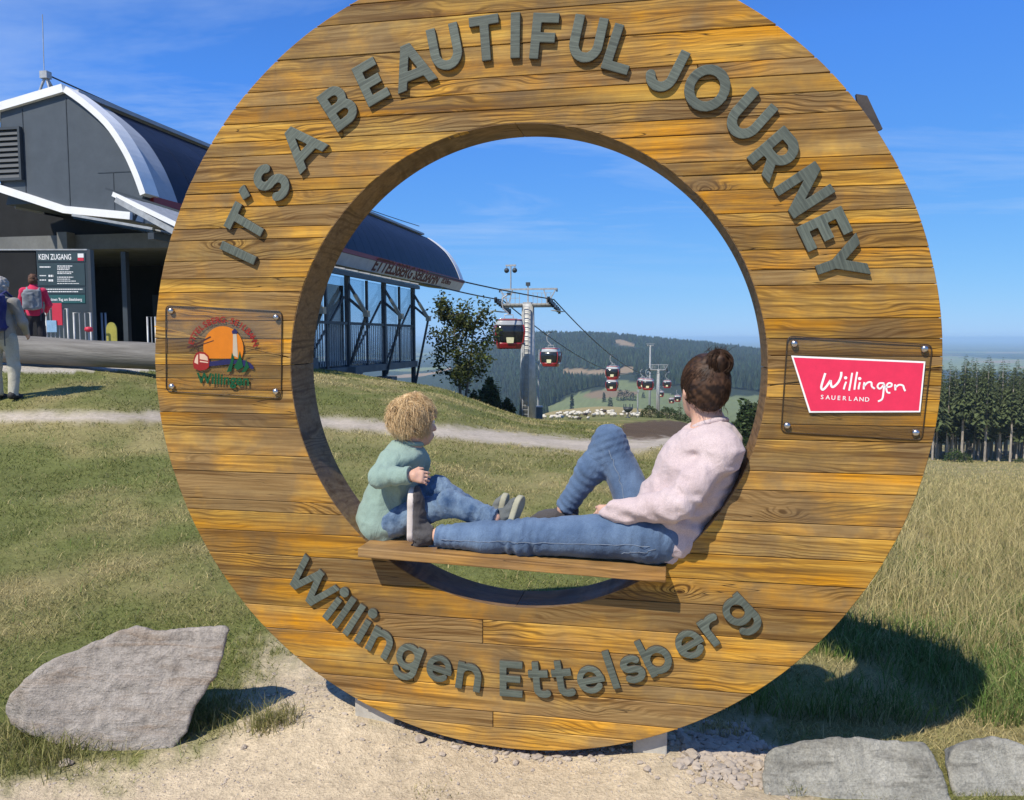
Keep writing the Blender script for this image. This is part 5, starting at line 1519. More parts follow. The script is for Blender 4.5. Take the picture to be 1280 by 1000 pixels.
def build_station():
    arcp = [(82, 116), (107, 134), (135, 160), (155, 190), (167, 215), (175, 236), (178, 245)]
    A = [sl(*p) for p in arcp]; top = A[0]
    arcR = [(a[0], a[2]) for a in A]                                        # (w, z), apex to eave
    cwid = arcR[0][0]
    def arc_at(t):
        q = t * (len(arcR) - 1); i = min(int(q), len(arcR) - 2); u = q - i
        a, b, c, d = arcR[max(i - 1, 0)], arcR[i], arcR[i + 1], arcR[min(i + 2, len(arcR) - 1)]
        return tuple(.5 * (2 * b[j] + (c[j] - a[j]) * u + (2 * a[j] - 5 * b[j] + 4 * c[j] - d[j]) * u * u + (3 * b[j] - a[j] - 3 * c[j] + d[j]) * u ** 3) for j in (0, 1))
    AR = [arc_at(t) for t in np.linspace(0, 1, 23)]
    mir = lambda p: (2 * cwid - p[0], p[1])
    AL = [mir(p) for p in AR]
    e0 = sl(165, 275); b0 = sl(82, 267); l0 = sl(0, 240)
    low = [(e0[0], e0[2]), (b0[0], b0[2]), (l0[0], l0[2]), (2 * cwid - e0[0] - .2, l0[2] + .25)]
    # near gable: panels of slate sheet
    tl = sl(0, 140)
    pan = [[(b0[0], b0[2])] + [(e0[0], e0[2])] + [tuple(p) for p in AR[::-1]], [(l0[0], l0[2]), (b0[0], b0[2]), AR[0], (tl[0], tl[2])], [low[3], (l0[0], l0[2]), (tl[0], tl[2]), (low[3][0] - .1, tl[2] - .9)]]
    cut = sl(27, 200)[0]
    for k, po in enumerate(pan):
        st('gable_panel', MB().prism(po, lambda p: (p[0], .02 + .0 * k, p[1]), lambda p: (p[0], .14, p[1]), M_SLATE))
    for px in (27, 81.5):
        a = sl(px, 135 if px < 60 else 122); b = sl(px, 247 if px < 60 else 266)
        st('panel_seam', MB().box(a[0] - .012, a[0] + .012, .006, .021, b[2], a[2], M_STEEL))
    a = sl(122, 216); b = sl(165, 217); c = sl(143, 267)
    st('panel_seam', MB().box(a[0], b[0], .008, .021, a[2] - .01, a[2] + .01, M_STEEL)); st('panel_seam', MB().box(c[0] - .01, c[0] + .01, .0085, .021, c[2], a[2], M_STEEL))
    # louvred grille
    ga, gb = sl(-14, 164.5), sl(27.5, 222.5)
    gr = st('grille', MB().box(ga[0], gb[0], -.03, .021, gb[2], ga[2], M_BLACK))
    for k in range(9):
        z = gb[2] + (ga[2] - gb[2]) * (k + .5) / 9
        b = MB(); b.add([(ga[0], -.09, z - .07), (gb[0], -.09, z - .07), (gb[0], -.031, z + .05), (ga[0], -.031, z + .05), (ga[0], -.075, z - .08), (gb[0], -.075, z - .08), (gb[0], -.031, z + .02), (ga[0], -.031, z + .02)], [(0,1,2,3),(4,7,6,5),(0,4,5,1),(1,5,6,2),(2,6,7,3),(3,7,4,0)], M_LOUV)
        st('louvre', b, gr)
    st('grille_frame', MB().box(gb[0], gb[0] + .07, -.10, .021, gb[2] - .07, ga[2] + .07, M_LOUV).box(ga[0], gb[0], -.10, .021, ga[2], ga[2] + .07, M_LOUV).box(ga[0], gb[0], -.10, .021, gb[2] - .07, gb[2], M_LOUV), gr)
    # white trim following gable edge and underside
    def trim(poly, w, y0, y1, name, m):
        b = MB(); n = len(poly); vs = []
        for i in range(n):
            t = Vector(poly[min(i + 1, n - 1)]) - Vector(poly[max(i - 1, 0)]); t.normalize(); q = Vector((-t.y, t.x)) * w
            for (p, y) in ((Vector(poly[i]), y0), (Vector(poly[i]) + q, y0), (Vector(poly[i]) + q, y1), (Vector(poly[i]), y1)): vs.append((p.x, y, p.y))
        fs = [(0, 1, 2, 3), tuple(4 * n - 4 + k for k in (0, 1, 2, 3))]
        for i in range(n - 1):
            for k in range(4): fs.append((4*i + k, 4*i + (k+1) % 4, 4*i + 4 + (k+1) % 4, 4*i + 4 + k))
        b.add(vs, fs, m); return st(name, b)
    trim([tuple(p) for p in AR], .17, -.10, .5, 'gable_trim', M_WHITE)
    trim([(tl[0] - 1.5, tl[2] - .42), (tl[0], tl[2]), AR[0]], .22, -.101, .49, 'gable_trim', M_WHITE)
    trim([(l0[0] - .6, l0[2] + .2), (l0[0], l0[2]), (b0[0], b0[2]), (e0[0], e0[2])][::-1], -.20, -.102, .48, 'underside_trim', M_WHITE)
    # roof shell: silver end band, navy sheets, silver far end
    def band(s0, s1, name, m, lift=0.0, arcs=(AR, AL)):
        b = MB()
        for arc in arcs:
            n = len(arc); vs = []
            for s_ in (s0, s1):
                for p in arc: vs.append((p[0] + lift * (1 if arc is AR else -1), s_, p[1] + lift))
            for s_ in (s0, s1):
                for p in arc: vs.append((p[0], s_, p[1] - .12))
            fs = []
            for i in range(n - 1):
                fs += [(i, i + 1, n + i + 1, n + i), (2*n + i, 3*n + i, 3*n + i + 1, 2*n + i + 1), (i, 2*n + i, 2*n + i + 1, i + 1), (n + i, n + i + 1, 3*n + i + 1, 3*n + i)]
            b.add(vs, fs, m, False)
        o = st(name, b)
        return o
    band(.5, 1.55, 'roof_end_band', M_SILVER, .03)
    ns = 30; s0 = 1.58; s1 = LEN - .9; ds = (s1 - s0) / ns
    for k in range(ns): band(s0 + k * ds + .012, s0 + (k + 1) * ds - .012, 'roof_sheet', M_NAVY, .012)
    band(LEN - .88, LEN, 'roof_end_band', M_WHITE, .03)
    st('roof_seam_bed', MB().prism([(p[0] - .02, p[1] - .06) for p in AR] + [(p[0] + .02, p[1] - .06) for p in AL[::-1]][:-1] , lambda p: (p[0], .16, p[1]), lambda p: (p[0], LEN - .05, p[1]), M_STEEL))
    st('ridge_rail', MB().box(cwid - .16, cwid + .16, .3, LEN - 2.0, AR[0][1] + .05, AR[0][1] + .17, M_SILVER))
    # red line, fascia with the name, underside
    z1 = AR[-1][1]; zb = e0[2]
    st('red_line', MB().box(-.02, .10, .35, LEN + .02, z1 - .14, z1 + .05, M_REDLINE))
    fas = st('fascia', MB().add([(.06, .52, z1 - .15), (.06, LEN, z1 - .15), (-.25, LEN, zb - .02), (-.25, .52, zb - .02), (-.3, .52, z1 - .15), (-.3, LEN, z1 - .15), (-.45, LEN, zb - .02), (-.45, .52, zb - .02)], [(0,1,2,3),(4,7,6,5),(0,4,5,1),(1,5,6,2),(2,6,7,3),(3,7,4,0)], M_FASCIA))
    st('underside', MB().prism([(e0[0], zb - .03), (b0[0], b0[2] + .0), (l0[0], l0[2]), low[3]][::1] + [(low[3][0], low[3][1] + .1), (e0[0], zb + .15)], lambda p: (p[0], .15, p[1]), lambda p: (p[0], LEN - .1, p[1]), M_SLAB))
    # name along the fascia
    tm = glyphs(['ETTELSBERG SEILBAHN', '838m'], 1.0, .022, .012, 3)
    M_NAME = mat('name_letters', (.13, .025, .025), .6, .1, 5)
    for s_, (pa, pb, zz), hh in (('ETTELSBERG SEILBAHN', ((469, 336), (549, 353), .62), .60), ('838m', ((553, 352), (564, 355), .70), .30)):
        me = tm[s_]; xs = [v.co.x for v in me.vertices]
        qa = sl(pa[0], pa[1], w=.0); qb = sl(pb[0], pb[1], w=.0); k = (qb[1] - qa[1]) / (max(xs) - min(xs)); kz = hh / .73
        tilt = .31 / (z1 - .15 - zb + .02)
        for v in me.vertices:
            x, y, z = v.co; zc = zb + .06 + y * kz * 1.0 if s_[0] == 'E' else zb + .20 + y * kz
            v.co = (.06 - (z1 - .15 - zc) * tilt + .012 + z * .5, qa[1] + (x - min(xs)) * k, zc)
        me.materials.clear(); me.materials.append(M_NAME); link('name_lettering', me, fas)
    # glazed lean-to along the right side
    ze = sl(509, 357, w=1.6)[2]; WE = 1.6; zt = zb - .22
    s_a, s_b = -2.2, 18.15
    rf = MB().add([(-.35, s_a, zt), (-.35, s_b, zt), (WE + .25, s_b, ze + .10), (WE + .25, s_a, ze + .10), (-.35, s_a, zt - .06), (-.35, s_b, zt - .06), (WE + .25, s_b, ze + .04), (WE + .25, s_a, ze + .04)], [(0,1,2,3),(4,7,6,5),(0,4,5,1),(1,5,6,2),(2,6,7,3),(3,7,4,0)], glass_mat('roof_glass', (.62, .68, .72), .55, .1))
    canopy = st('canopy_roof', rf)
    n_b = 16
    for k in range(n_b + 1):
        s_ = s_a + (s_b - s_a) * k / n_b
        st('glazing_bar', MB().bar((-.35, s_, zt + .03), (WE + .25, s_, ze + .13), .06, .06, M_GALV), canopy)
    for w_ in (.35, 1.0):
        zz = zt + (ze + .1 - zt) * (w_ + .35) / (WE + .6); st('glazing_bar', MB().bar((w_, s_a, zz + .035), (w_, s_b, zz + .035), .05, .05, M_GALV), canopy)
    st('canopy_gutter', MB().box(WE + .14, WE + .30, s_a - .05, s_b + .05, ze - .12, ze + .035, M_STEEL), canopy)
    for (pa, pb, w_, h_, m_) in (((143, 243), (232, 286), .07, .11, M_WHITE), ((147, 250), (232, 297), .10, .13, M_GALV), ((134, 236), (236, 268), .05, .05, M_STEEL)):
        a_ = sl(*pa, s_a); b_ = sl(*pb, s_a); st('canopy_edge', MB().bar((a_[0], s_a - .04, a_[2]), (b_[0], s_a - .04, b_[2]), w_, h_, m_), canopy)
    a_ = sl(143, 243, s_a); b_ = sl(232, 289, s_a); st('canopy_end_glass', MB().add([(a_[0], s_a, a_[2]), (b_[0], s_a, b_[2]), (b_[0], s_a + 3.5, b_[2] + .02), (a_[0] + .4, s_a + 3.5, a_[2] - .1)], [(0, 1, 2, 3)], M_GALV), canopy)
    zf = sl(509, 452, w=WE)[2]; zgd = lambda s_, w_: 0
    def wld(w_, s_): 
        q = SB + Vector((math.cos(HD), -math.sin(HD), 0)) * w_ + Vector((math.sin(HD), math.cos(HD), 0)) * s_; return gz(q.x, q.y) - SB.z
    st('platform', MB().box(-2.4, WE + .12, 1.0, 18.3, zf - .28, zf, M_SLAB))
    posts = [2.0, 6.0, 10.0, 14.0, 18.0]
    for s_ in posts:
        g0 = wld(WE, s_)
        st('post', MB().box(WE - .09, WE + .09, s_ - .09, s_ + .09, g0 - .1, ze + .05, M_STEEL))
        st('post_foot', MB().box(WE - .35, WE + .45, s_ - .35, s_ + .35, g0 - .3, g0 + .35, M_SLAB))
        nd = (WE + .78, s_ + .0, ze - 1.55)
        br = st('bracket_strut', MB().bar((WE + .05, s_, ze - .38), nd, .10, .10, M_STEEL).bar((WE + .05, s_, ze - .95), nd, .10, .10, M_STEEL).bar(nd, (WE + .1, s_, g0 + .45), .09, .09, M_STEEL))
        m_ = Vector((WE + .05, s_, ze - .38)).lerp(Vector(nd), .35)
        st('strut_cover', MB().bar(tuple(m_), nd, .13, .13, M_TAN).box(nd[0] - .10, nd[0] + .10, nd[1] - .12, nd[1] + .12, nd[2] - .12, nd[2] + .12, M_TAN), br)
        st('inner_post', MB().box(-2.2, -2.04, s_ - .08, s_ + .08, g0 - .1, ze + .1, M_STEEL))
    for sa_, sb_ in zip(posts[:-1], posts[1:]):
        md = (sa_ + sb_) / 2
        st('mullion', MB().box(WE - .05, WE + .05, md - .05, md + .05, zf, ze - .12, M_STEEL))
        rail = st('railing', MB().box(WE - .05, WE + .06, sa_ + .1, sb_ - .1, zf + 1.65, zf + 1.76, M_STEEL))
        for q in range(18):
            s_ = sa_ + .2 + (sb_ - sa_ - .4) * q / 17
            if abs(s_ - md) > .08: st('picket', MB().box(WE - .02, WE + .015, s_ - .018, s_ + .018, zf + .08, zf + 1.64, M_GALV), rail)
        for q, (a_, b_) in enumerate(((sa_ + .1, md - .06), (md + .06, sb_ - .1))):
            st('window_pane', MB().box(WE - .085, WE - .075, a_, b_, zf + .02, ze - .14, M_PANE))
        st('wall_brace', MB().bar((WE + .0, sa_ + .1, zf + .05), (WE - .02, sb_ - .3, ze - .9), .07, .07, M_STEEL))
        # a solid grey panel on the far side of each bay
        st('back_panel', MB().box(-2.2, -2.16, sb_ - 1.5, sb_ - .15, zf, ze + .1, M_FASCIA))
    # covered hall under the near end: columns, beam, dark hall behind
    zb2 = b0[2] - .22
    st('hall_beam', MB().box(-12, .35, 2.2, 2.8, sl(100, 312, 2.2)[2], zb2 - .05, M_SLAB)); st('hall_shade_wall', MB().box(-12, e0[0] - .1, 2.35, 2.7, zb2 - .04, l0[2] + .5, M_BLACK))  # wall closing the gap above the beam; its near-black colour paints the soffit's shadow
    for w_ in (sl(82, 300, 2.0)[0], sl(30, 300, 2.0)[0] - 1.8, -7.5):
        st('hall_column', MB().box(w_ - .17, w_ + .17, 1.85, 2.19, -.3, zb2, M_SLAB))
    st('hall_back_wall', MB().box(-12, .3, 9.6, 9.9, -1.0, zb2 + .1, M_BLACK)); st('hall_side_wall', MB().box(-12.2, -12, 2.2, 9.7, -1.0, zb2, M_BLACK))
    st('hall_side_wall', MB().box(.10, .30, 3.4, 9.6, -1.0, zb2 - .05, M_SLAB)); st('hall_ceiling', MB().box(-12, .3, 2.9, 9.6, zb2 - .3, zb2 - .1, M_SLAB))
    for k, (w_, s_) in enumerate(((-1.2, 8.8), (-3.4, 8.9), (-6.0, 8.8))):
        st('hall_door', MB().box(w_ - .6, w_ + .6, 9.5, 9.58, 0.0, 2.2, M_STEEL))
    # mast with rope on the ridge
    mt = sl(57, 94, 1.2, None); 
    tp = (mt[0], 1.2, mt[2])
    mast = MB()
    for px, ds_ in ((43, -.1), (50, .9), (60, .9), (72, -.1)):
        f_ = sl(px, 127, 1.2); mast.tube([(f_[0], 1.2 + ds_, f_[2] - .3), tp], .035, 6, M_GALV)
    at_ = sl(53, 18, 1.2); mast.tube([(tp[0] - .05, 1.2, tp[2] - .2), (at_[0], 1.2, at_[2])], .012, 5, M_GALV); mast.box(tp[0] - .12, tp[0] + .12, 1.1, 1.3, tp[2] - .1, tp[2] + .1, M_GALV)
    st('roof_mast', mast, fix=False)
    ra = sl(60, 94, 1.2); rb = sl(258, 172, 12.0); pts = []
    for t in np.linspace(0, 1, 12): pts.append((ra[0] + (cwid - .1 - ra[0]) * t, 1.2 + (LEN - 3.5) * t, ra[2] + (AR[0][1] + .6 - ra[2]) * t - 1.1 * t * (1 - t)))
    st('mast_rope', MB().tube(pts, .025, 5, M_STEEL), fix=False)
    # small instruments on the ridge
    q = sl(480, 258, 20.0); st('roof_sensor', MB().box(cwid - .12, cwid + .12, 20, 20.5, AR[0][1] + .16, AR[0][1] + .55, M_GALV).tube([(cwid, 20.2, AR[0][1] + .5), (cwid, 20.2, AR[0][1] + 1.5)], .015, 5, M_GALV), fix=False)
    return zf
build_station()

# ---- information board, barriers, log
def board():
    Y = 18.0; a, b = at(45, 313, Y), at(112, 390, Y)
    rt = empty('information_board', (0, Y, gz(a.x, Y))); z0 = rt.location.z
    tag(rt, 'tall dark teal notice board headed KEIN ZUGANG behind the log', 'notice board')
    bd = MB().box(a.x, b.x, 0, .14, gz(a.x, Y) - z0 - .1, a.z - z0, M_SIGNB).build('board', None, rt)
    MB().box(b.x + .002, b.x + .07, -.01, .15, -.2, a.z - z0 + .02, M_STEEL).build('post', None, rt)
    lx = at(-60, 313, Y).x
    MB().box(lx, a.x - .03, .02, .12, .2, a.z - z0 - .01, M_BLACK).build('side_panel', None, rt); MB().box(lx, b.x, -.012, .13, a.z - z0 + .001, a.z - z0 + .03, M_GALV).build('top_rail', None, rt)
    W = b.x - a.x
    def panel(py0, py1, m, nm='panel'):
        p0, p1 = at(47, py0, Y), at(107, py1, Y); return MB().box(p0.x, p1.x, -.012, -.001, p1.z - z0, p0.z - z0, m).build(nm, None, bd)
    panel(316, 327, M_SIGNF); panel(329, 357, M_SIGNF); panel(359, 367, M_SIGNF); panel(368.5, 379, M_TEAL)
    T = glyphs(['KEIN ZUGANG', 'Einen schönen Tag am Ettelsberg'], 1.0, .015, 0.0, 3)
    def txt(s_, px0, px1, py, hpx):
        me = T[s_]; xs = [v.co.x for v in me.vertices]; p0, p1 = at(px0, py, Y), at(px1, py, Y); k = (p1.x - p0.x) / (max(xs) - min(xs)); kz = hpx * Y / 1000 / .73
        for v in me.vertices: v.co = (p0.x + (v.co.x - min(xs)) * k, -.016, p0.z - z0 + v.co.y * kz)
        me.materials.clear(); me.materials.append(M_INKW); link('lettering', me, bd)
    txt('KEIN ZUGANG', 49, 89.5, 324.5, 7); txt('Einen schönen Tag am Ettelsberg', 49, 103, 376, 3.6)
    # small print: fine rows of text too small to read, as raised print strips
    rr = random.Random(3); b_ = MB()
    def line(px0, px1, py, h_):
        x = px0
        while x < px1:
            w_ = rr.uniform(1.0, 3.0); p0, p1 = at(x, py, Y), at(min(x + w_, px1), py + h_, Y); b_.add([(p0.x, -.014, p1.z - z0), (p1.x, -.014, p1.z - z0), (p1.x, -.014, p0.z - z0), (p0.x, -.014, p0.z - z0)], [(0, 1, 2, 3)], M_INKW); x += w_ + .5
    for (x0, x1, y, h_) in ((50, 64, 333, 1.6), (72, 91, 332, 1.2), (72, 88, 334.5, 1), (72, 87, 336.5, 1), (72, 92, 339.5, 1), (72, 90, 341.5, .9), (50, 58, 344, 1.2), (61, 67, 343.6, 2.6), (50, 58, 349.5, 1.2), (61, 67, 349.3, 2.6), (72, 92, 346, 1), (72, 88, 348.5, .9), (72, 95, 351, .9), (72, 99, 354, .8), (51, 104, 361, 1.2), (56, 98, 364, 1.2)): line(x0, x1, y, h_)
    tag(b_.build('small_print', None, bd, fix=False), kind='stuff')
    p0, p1 = at(97.5, 317, Y), at(105, 322, Y); MB().box(p0.x, p1.x, -.016, -.0125, p1.z - z0, p0.z - z0, M_INKW).build('emblem', None, bd); p0, p1 = at(97.5, 322.2, Y), at(105, 326, Y); MB().box(p0.x, p1.x, -.016, -.0125, p1.z - z0, p0.z - z0, M_SREDF).build('emblem', None, bd)
board()
def barrier(px0, px1, n, lab, Y, ytop=388, red=False, cat='barrier'):
    a, b = at(px0, ytop, Y), at(px1, ytop, Y); z0 = gz(a.x, Y); rt = empty('access_barrier', (a.x, Y, z0)); tag(rt, lab, cat)
    h = a.z - z0; w = b.x - a.x
    MB().tube([(0, 0, 0), (0, 0, h), (w, 0, h), (w, 0, 0)], .022, 8, M_GALV).build('frame', None, rt, fix=False)
    for k in range(1, n): MB().tube([(w * k / n, 0, .12), (w * k / n, 0, h)], .012, 6, M_GALV).build('upright', None, rt, fix=False)
    if red:
        MB().box(w * .35, w * .8, -.05, -.03, h - .35, h + .12, M_SREDF).build('poster', None, rt); MB().box(w * .1, w * .55, -.07, -.055, h - .5, h - .25, mat('poster_blue', (.25, .42, .6), .5, .2, 8)).build('poster', None, rt)
    return rt
barrier(57, 84, 5, 'steel barrier with bars and red poster below the notice board', 17.3, 386, True)
barrier(92, 113, 3, 'short steel barrier at the right foot of the notice board', 17.2, 391)
barrier(127, 131.5, 1, 'narrow steel turnstile post pair in the dark hall', 18.5, 391)
barrier(184, 194, 2, 'steel gate frame seen beside the wheel left of its plate', 18.5, 396)
def dome_sign():
    p = at(139, 412, 17.5); z0 = gz(p.x, 17.5); b = MB()
    b.prism([(p.x + .115 * math.cos(q), p.z - z0 + .16 * math.sin(q)) for q in np.linspace(0, PI, 14)], lambda v: (v[0], 0, v[1]), lambda v: (v[0], .03, v[1]), mat('yellow_sign', (.35, .32, .06), .6, .2, 6)); b.box(p.x - .115, p.x + .115, .0, .03, .05, p.z - z0 - .001, mat('yellow_sign', (.35, .32, .06)))
    tag(b.build('round_topped_sign', None, None, (0, 17.5, z0)), 'small dull yellow round topped sign in the dark hall', 'sign')
    q = at(111, 412, 16.8); z1 = gz(q.x, 16.8); b = MB().lathe([(.001, -.05), (.07, -.04), (.085, 0), (.07, .05), (.001, .06)], 10, (0, 0, q.z - z1), M_SREDF).tube([(0, 0, 0), (0, 0, q.z - z1)], .02, 6, M_GALV)
    tag(b.build('marker_post', None, None, (q.x, 16.8, z1), fix=False), 'small post with a red knob in front of the barrier', 'post')
dome_sign()
M_LOG = mat('weathered_log', (.26, .245, .22), .9, .35, 2.0, .7, .02, stretch=(.5, 6, 6), c2=(.13, .12, .105))
def log():
    Y = 14.5; a, b = at(-260, 431, Y), at(330, 431, Y); r_ = .245; n = 60; m = 24
    V = []; 
    for i in range(n + 1):
        t = i / n
        for j in range(m):
            q = 2 * PI * j / m; V.append(((a.x + (b.x - a.x) * t), math.cos(q) * r_, math.sin(q) * r_))
    V = np.array(V); P = V * np.array((.5, 3, 3)); rad = 1 + (fbm(P, 1.2, 5, 3) - .5) * .22
    V[:, 1] *= rad; V[:, 2] *= rad; V[:, 0] -= (a.x + b.x) / 2
    zc = at(100, 432, Y).z; F = [(i*m + j, i*m + (j+1) % m, (i+1)*m + (j+1) % m, (i+1)*m + j) for i in range(n) for j in range(m)]
    b_ = MB(); b_.add(V, F, M_LOG, True); b_.add(V[:m], [tuple(range(m))], M_LOG); b_.add(V[-m:], [tuple(range(m))], M_LOG)
    zc = gz(at(100, 430, Y).x, Y) + r_ * .95 + .10
    o = b_.build('tree_log', None, None, ((a.x + b.x) / 2, Y, zc)); o.rotation_euler = (0, math.atan2(gz(a.x, Y) - gz(b.x, Y), b.x - a.x), 0)
    tag(o, 'long grey weathered log lying along the edge of the forecourt', 'log')
    for k, x in enumerate((-.32, .22)):
        pass
log()

# ---- hikers
M_KHAKI = cloth_mat('khaki_cotton', (.36, .34, .27), (.48, .46, .38), 60, .2, .3); M_GREYJ = cloth_mat('grey_jacket', (.22, .21, .19), (.34, .32, .29), 60, .2, .3); M_PINKJ = cloth_mat('red_pink_jacket', (.50, .02, .07), (.62, .05, .11), 60, .15, .3)
M_DKT = cloth_mat('dark_trousers', (.012, .012, .016), (.03, .03, .035), 60, .2, .3); M_PACKB = cloth_mat('blue_pack', (.012, .015, .09), (.03, .035, .16), 40, .2, .3); M_PACKG = cloth_mat('grey_pack', (.10, .11, .12), (.30, .32, .34), 14, .2, .3); M_GREYH = mat('grey_hair', (.36, .34, .31), .7, .35, 20, .6, .01); M_BRH = mat('brown_curls', (.10, .045, .022), .7, .4, 22, .8, .01); M_BOOT = mat('dark_boots', (.03, .028, .026), .7, .3, 20)
def hiker(px, py, Y, height, yaw, label, mj, mt, mh, pack, packlabel, seed):
    g = at(px, py, Y); z0 = gz(g.x, Y); rt = empty('person', (g.x, Y, z0), yaw); tag(rt, label, 'person'); k = height / 1.75
    J = lambda x, y, z: np.array((x, y, z)) * k
    def mk(name, fs, kk, lo, hi, m, extra=None, h=.018):
        u = union(fs, kk * k); f = (lambda P: extra(P, u(P))) if extra else u
        return link(name, sdf_mesh(name, f, J(*lo), J(*hi), h * k, m, True, 1), rt)
    legs = [((-.10, 0, .88), (-.13, -.02, .48), (-.14, .02, .09)), ((.10, 0, .88), (.12, .03, .48), (.13, -.02, .09))]
    arms = [((-.20, 0, 1.40), (-.27, .05, 1.12), (-.20, .20, .98)), ((.20, 0, 1.40), (.27, .05, 1.12), (.20, .20, .98))]
    bod = [C(J(0, 0, .92), J(0, 0, 1.36), .11 * k, .11 * k), C(J(0, 0, 1.40), J(0, .01, 1.56), .05 * k, .05 * k)] + [C(J(*a), J(*b), .05 * k, .035 * k) for l_ in legs for a, b in zip(l_[:-1], l_[1:])] + [C(J(*a), J(*b), .035 * k, .028 * k) for l_ in arms for a, b in zip(l_[:-1], l_[1:])]
    hd, Q, HM, ey = head(J(0, .02, 1.64), (0, 1, -.05), (0, 0, 1), k * .98); ub = union(bod, .03 * k)
    hs = [hand(J(*l_[2]), (0, .6, -.8), (1 if i else -1, 0, 0), k, .5, 1 if i else -1) for i, l_ in enumerate(arms)]
    link('body', sdf_mesh('body', lambda P: np.minimum(np.minimum(smin(ub(P), hd(P), .02), hs[0](P)), hs[1](P)), J(-.36, -.2, .02), J(.36, .4, 1.8), .012 * k, M_SKIN, True, 1), rt)
    mk('trousers', [C(J(0, 0, .90), J(0, 0, .98), .155 * k, .150 * k)] + [C(J(*a), J(*b), r0 * k, r1 * k) for l_ in legs for (a, b), (r0, r1) in zip(zip(l_[:-1], l_[1:]), ((.098, .078), (.078, .066)))], .04, (-.36, -.22, .03), (.36, .24, 1.06), mt, lambda P, d: smax(smax(d + folds(P, seed, 9, .02), P[..., 2] - 1.0 * k, .01), .06 * k - P[..., 2], .01))
    mk('jacket', [C(J(0, 0, .93), J(0, 0, 1.10), .165 * k, .155 * k), C(J(0, 0, 1.10), J(0, 0, 1.36), .155 * k, .150 * k), C(J(-.17, 0, 1.40), J(.17, 0, 1.40), .075 * k, .075 * k), C(J(0, 0, 1.44), J(0, .01, 1.53), .075 * k, .072 * k)] + [C(J(*a), J(*b), r0 * k, r1 * k) for l_ in arms for (a, b), (r0, r1) in zip(zip(l_[:-1], l_[1:]), ((.068, .058), (.057, .045)))], .05, (-.40, -.26, .82), (.40, .34, 1.62), mj, lambda P, d: smax(d + folds(P, seed + 3, 8, .022), .86 * k - P[..., 2], .01))
    mk('hair', [EF(Q(-.02, 0, .02), np.array((.105, .092, .112)) * k, HM), EF(Q(-.05, 0, -.04), np.array((.065, .08, .07)) * k, HM)], .03, (-.18, -.2, 1.48), (.18, .2, 1.84), mh, lambda P, d: smax(d + (fbm(P, 28, seed, 3) - .5) * .05, -EF(Q(.09, 0, -.05), np.array((.08, .09, .10)) * k, HM)(P), .01), .010)
    for l_ in legs:
        f = J(*l_[2]); me = sdf_mesh('boot', union([C(f + (0, -.04, -.02), f + (0, .14 * k, -.045), .055 * k, .040 * k), C(f, f + (0, 0, .06), .055, .055)], .02), f - (.1, .14, .14), f + (.1, .24, .12), .014, M_BOOT, True, 1)
        for v in me.vertices: v.co.z = max(v.co.z, .0)
        link('boot', me, rt)
    # the pack on the back
    pk = empty('backpack', rt.location + Matrix.Rotation(yaw, 3, 'Z') @ Vector((0, -.15 * k, 1.0 * k)), yaw); tag(pk, packlabel, 'backpack')
    w, dp, hh, m1, m2 = pack
    def body(P):
        q = np.abs(P - np.array((0, -dp / 2, hh / 2))) - np.array((w / 2 - .05, dp / 2 - .04, hh / 2 - .05)); return np.linalg.norm(np.maximum(q, 0), axis=-1) + np.minimum(q.max(-1), 0) - .05 + (fbm(P, 9, seed + 8, 3) - .5) * .05
    link('pack_body', sdf_mesh('pack_body', body, (-w / 2 - .06, -dp - .08, -.06), (w / 2 + .06, .06, hh + .06), .014, m1, True, 1), pk)
    def pocket(P):
        q = np.abs(P - np.array((-w * .22, -dp * .78, hh * .42))) - np.array((w * .24, dp * .25, hh * .33)); return np.linalg.norm(np.maximum(q, 0), axis=-1) + np.minimum(q.max(-1), 0) - .035 + (fbm(P, 11, seed + 9, 3) - .5) * .05
    link('pocket', sdf_mesh('pocket', pocket, (-w * .75, -dp * 1.5, -.05), (w * .4, .02, hh), .014, m2, True, 1), pk)
    for sx in (-1, 1): MB().tube([(sx * .09, 0.0, hh * .95), (sx * .11, .10, hh * 1.02 + .03), (sx * .12, .27, hh * .85), (sx * .13, .27, hh * .4), (sx * .14, .1, hh * .1), (sx * .13, 0, .06)], .018, 6, m1).build('strap', None, pk, fix=False)
    MB().tube([(w * .4, -.02, .05), (w * .44, -.05, -.1), (w * .42, -.04, -.22)], .008, 5, M_STEEL).build('loose_strap', None, pk, fix=False)
hiker(8, 497, 11.6, 1.76, R(-6), 'grey haired hiker in khaki trousers with a big blue pack at the left edge', M_GREYJ, M_KHAKI, M_GREYH, (.40, .24, .52, M_PACKB, M_PACKG), 'large blue and grey trekking backpack on the grey haired hiker', 3)
hiker(46, 452, 16.0, 1.62, R(24), 'curly haired hiker in a pinkish red jacket standing behind the log', M_PINKJ, M_DKT, M_BRH, (.30, .16, .40, M_PACKG, M_PACKG), 'small grey daypack on the hiker in the red jacket', 13)
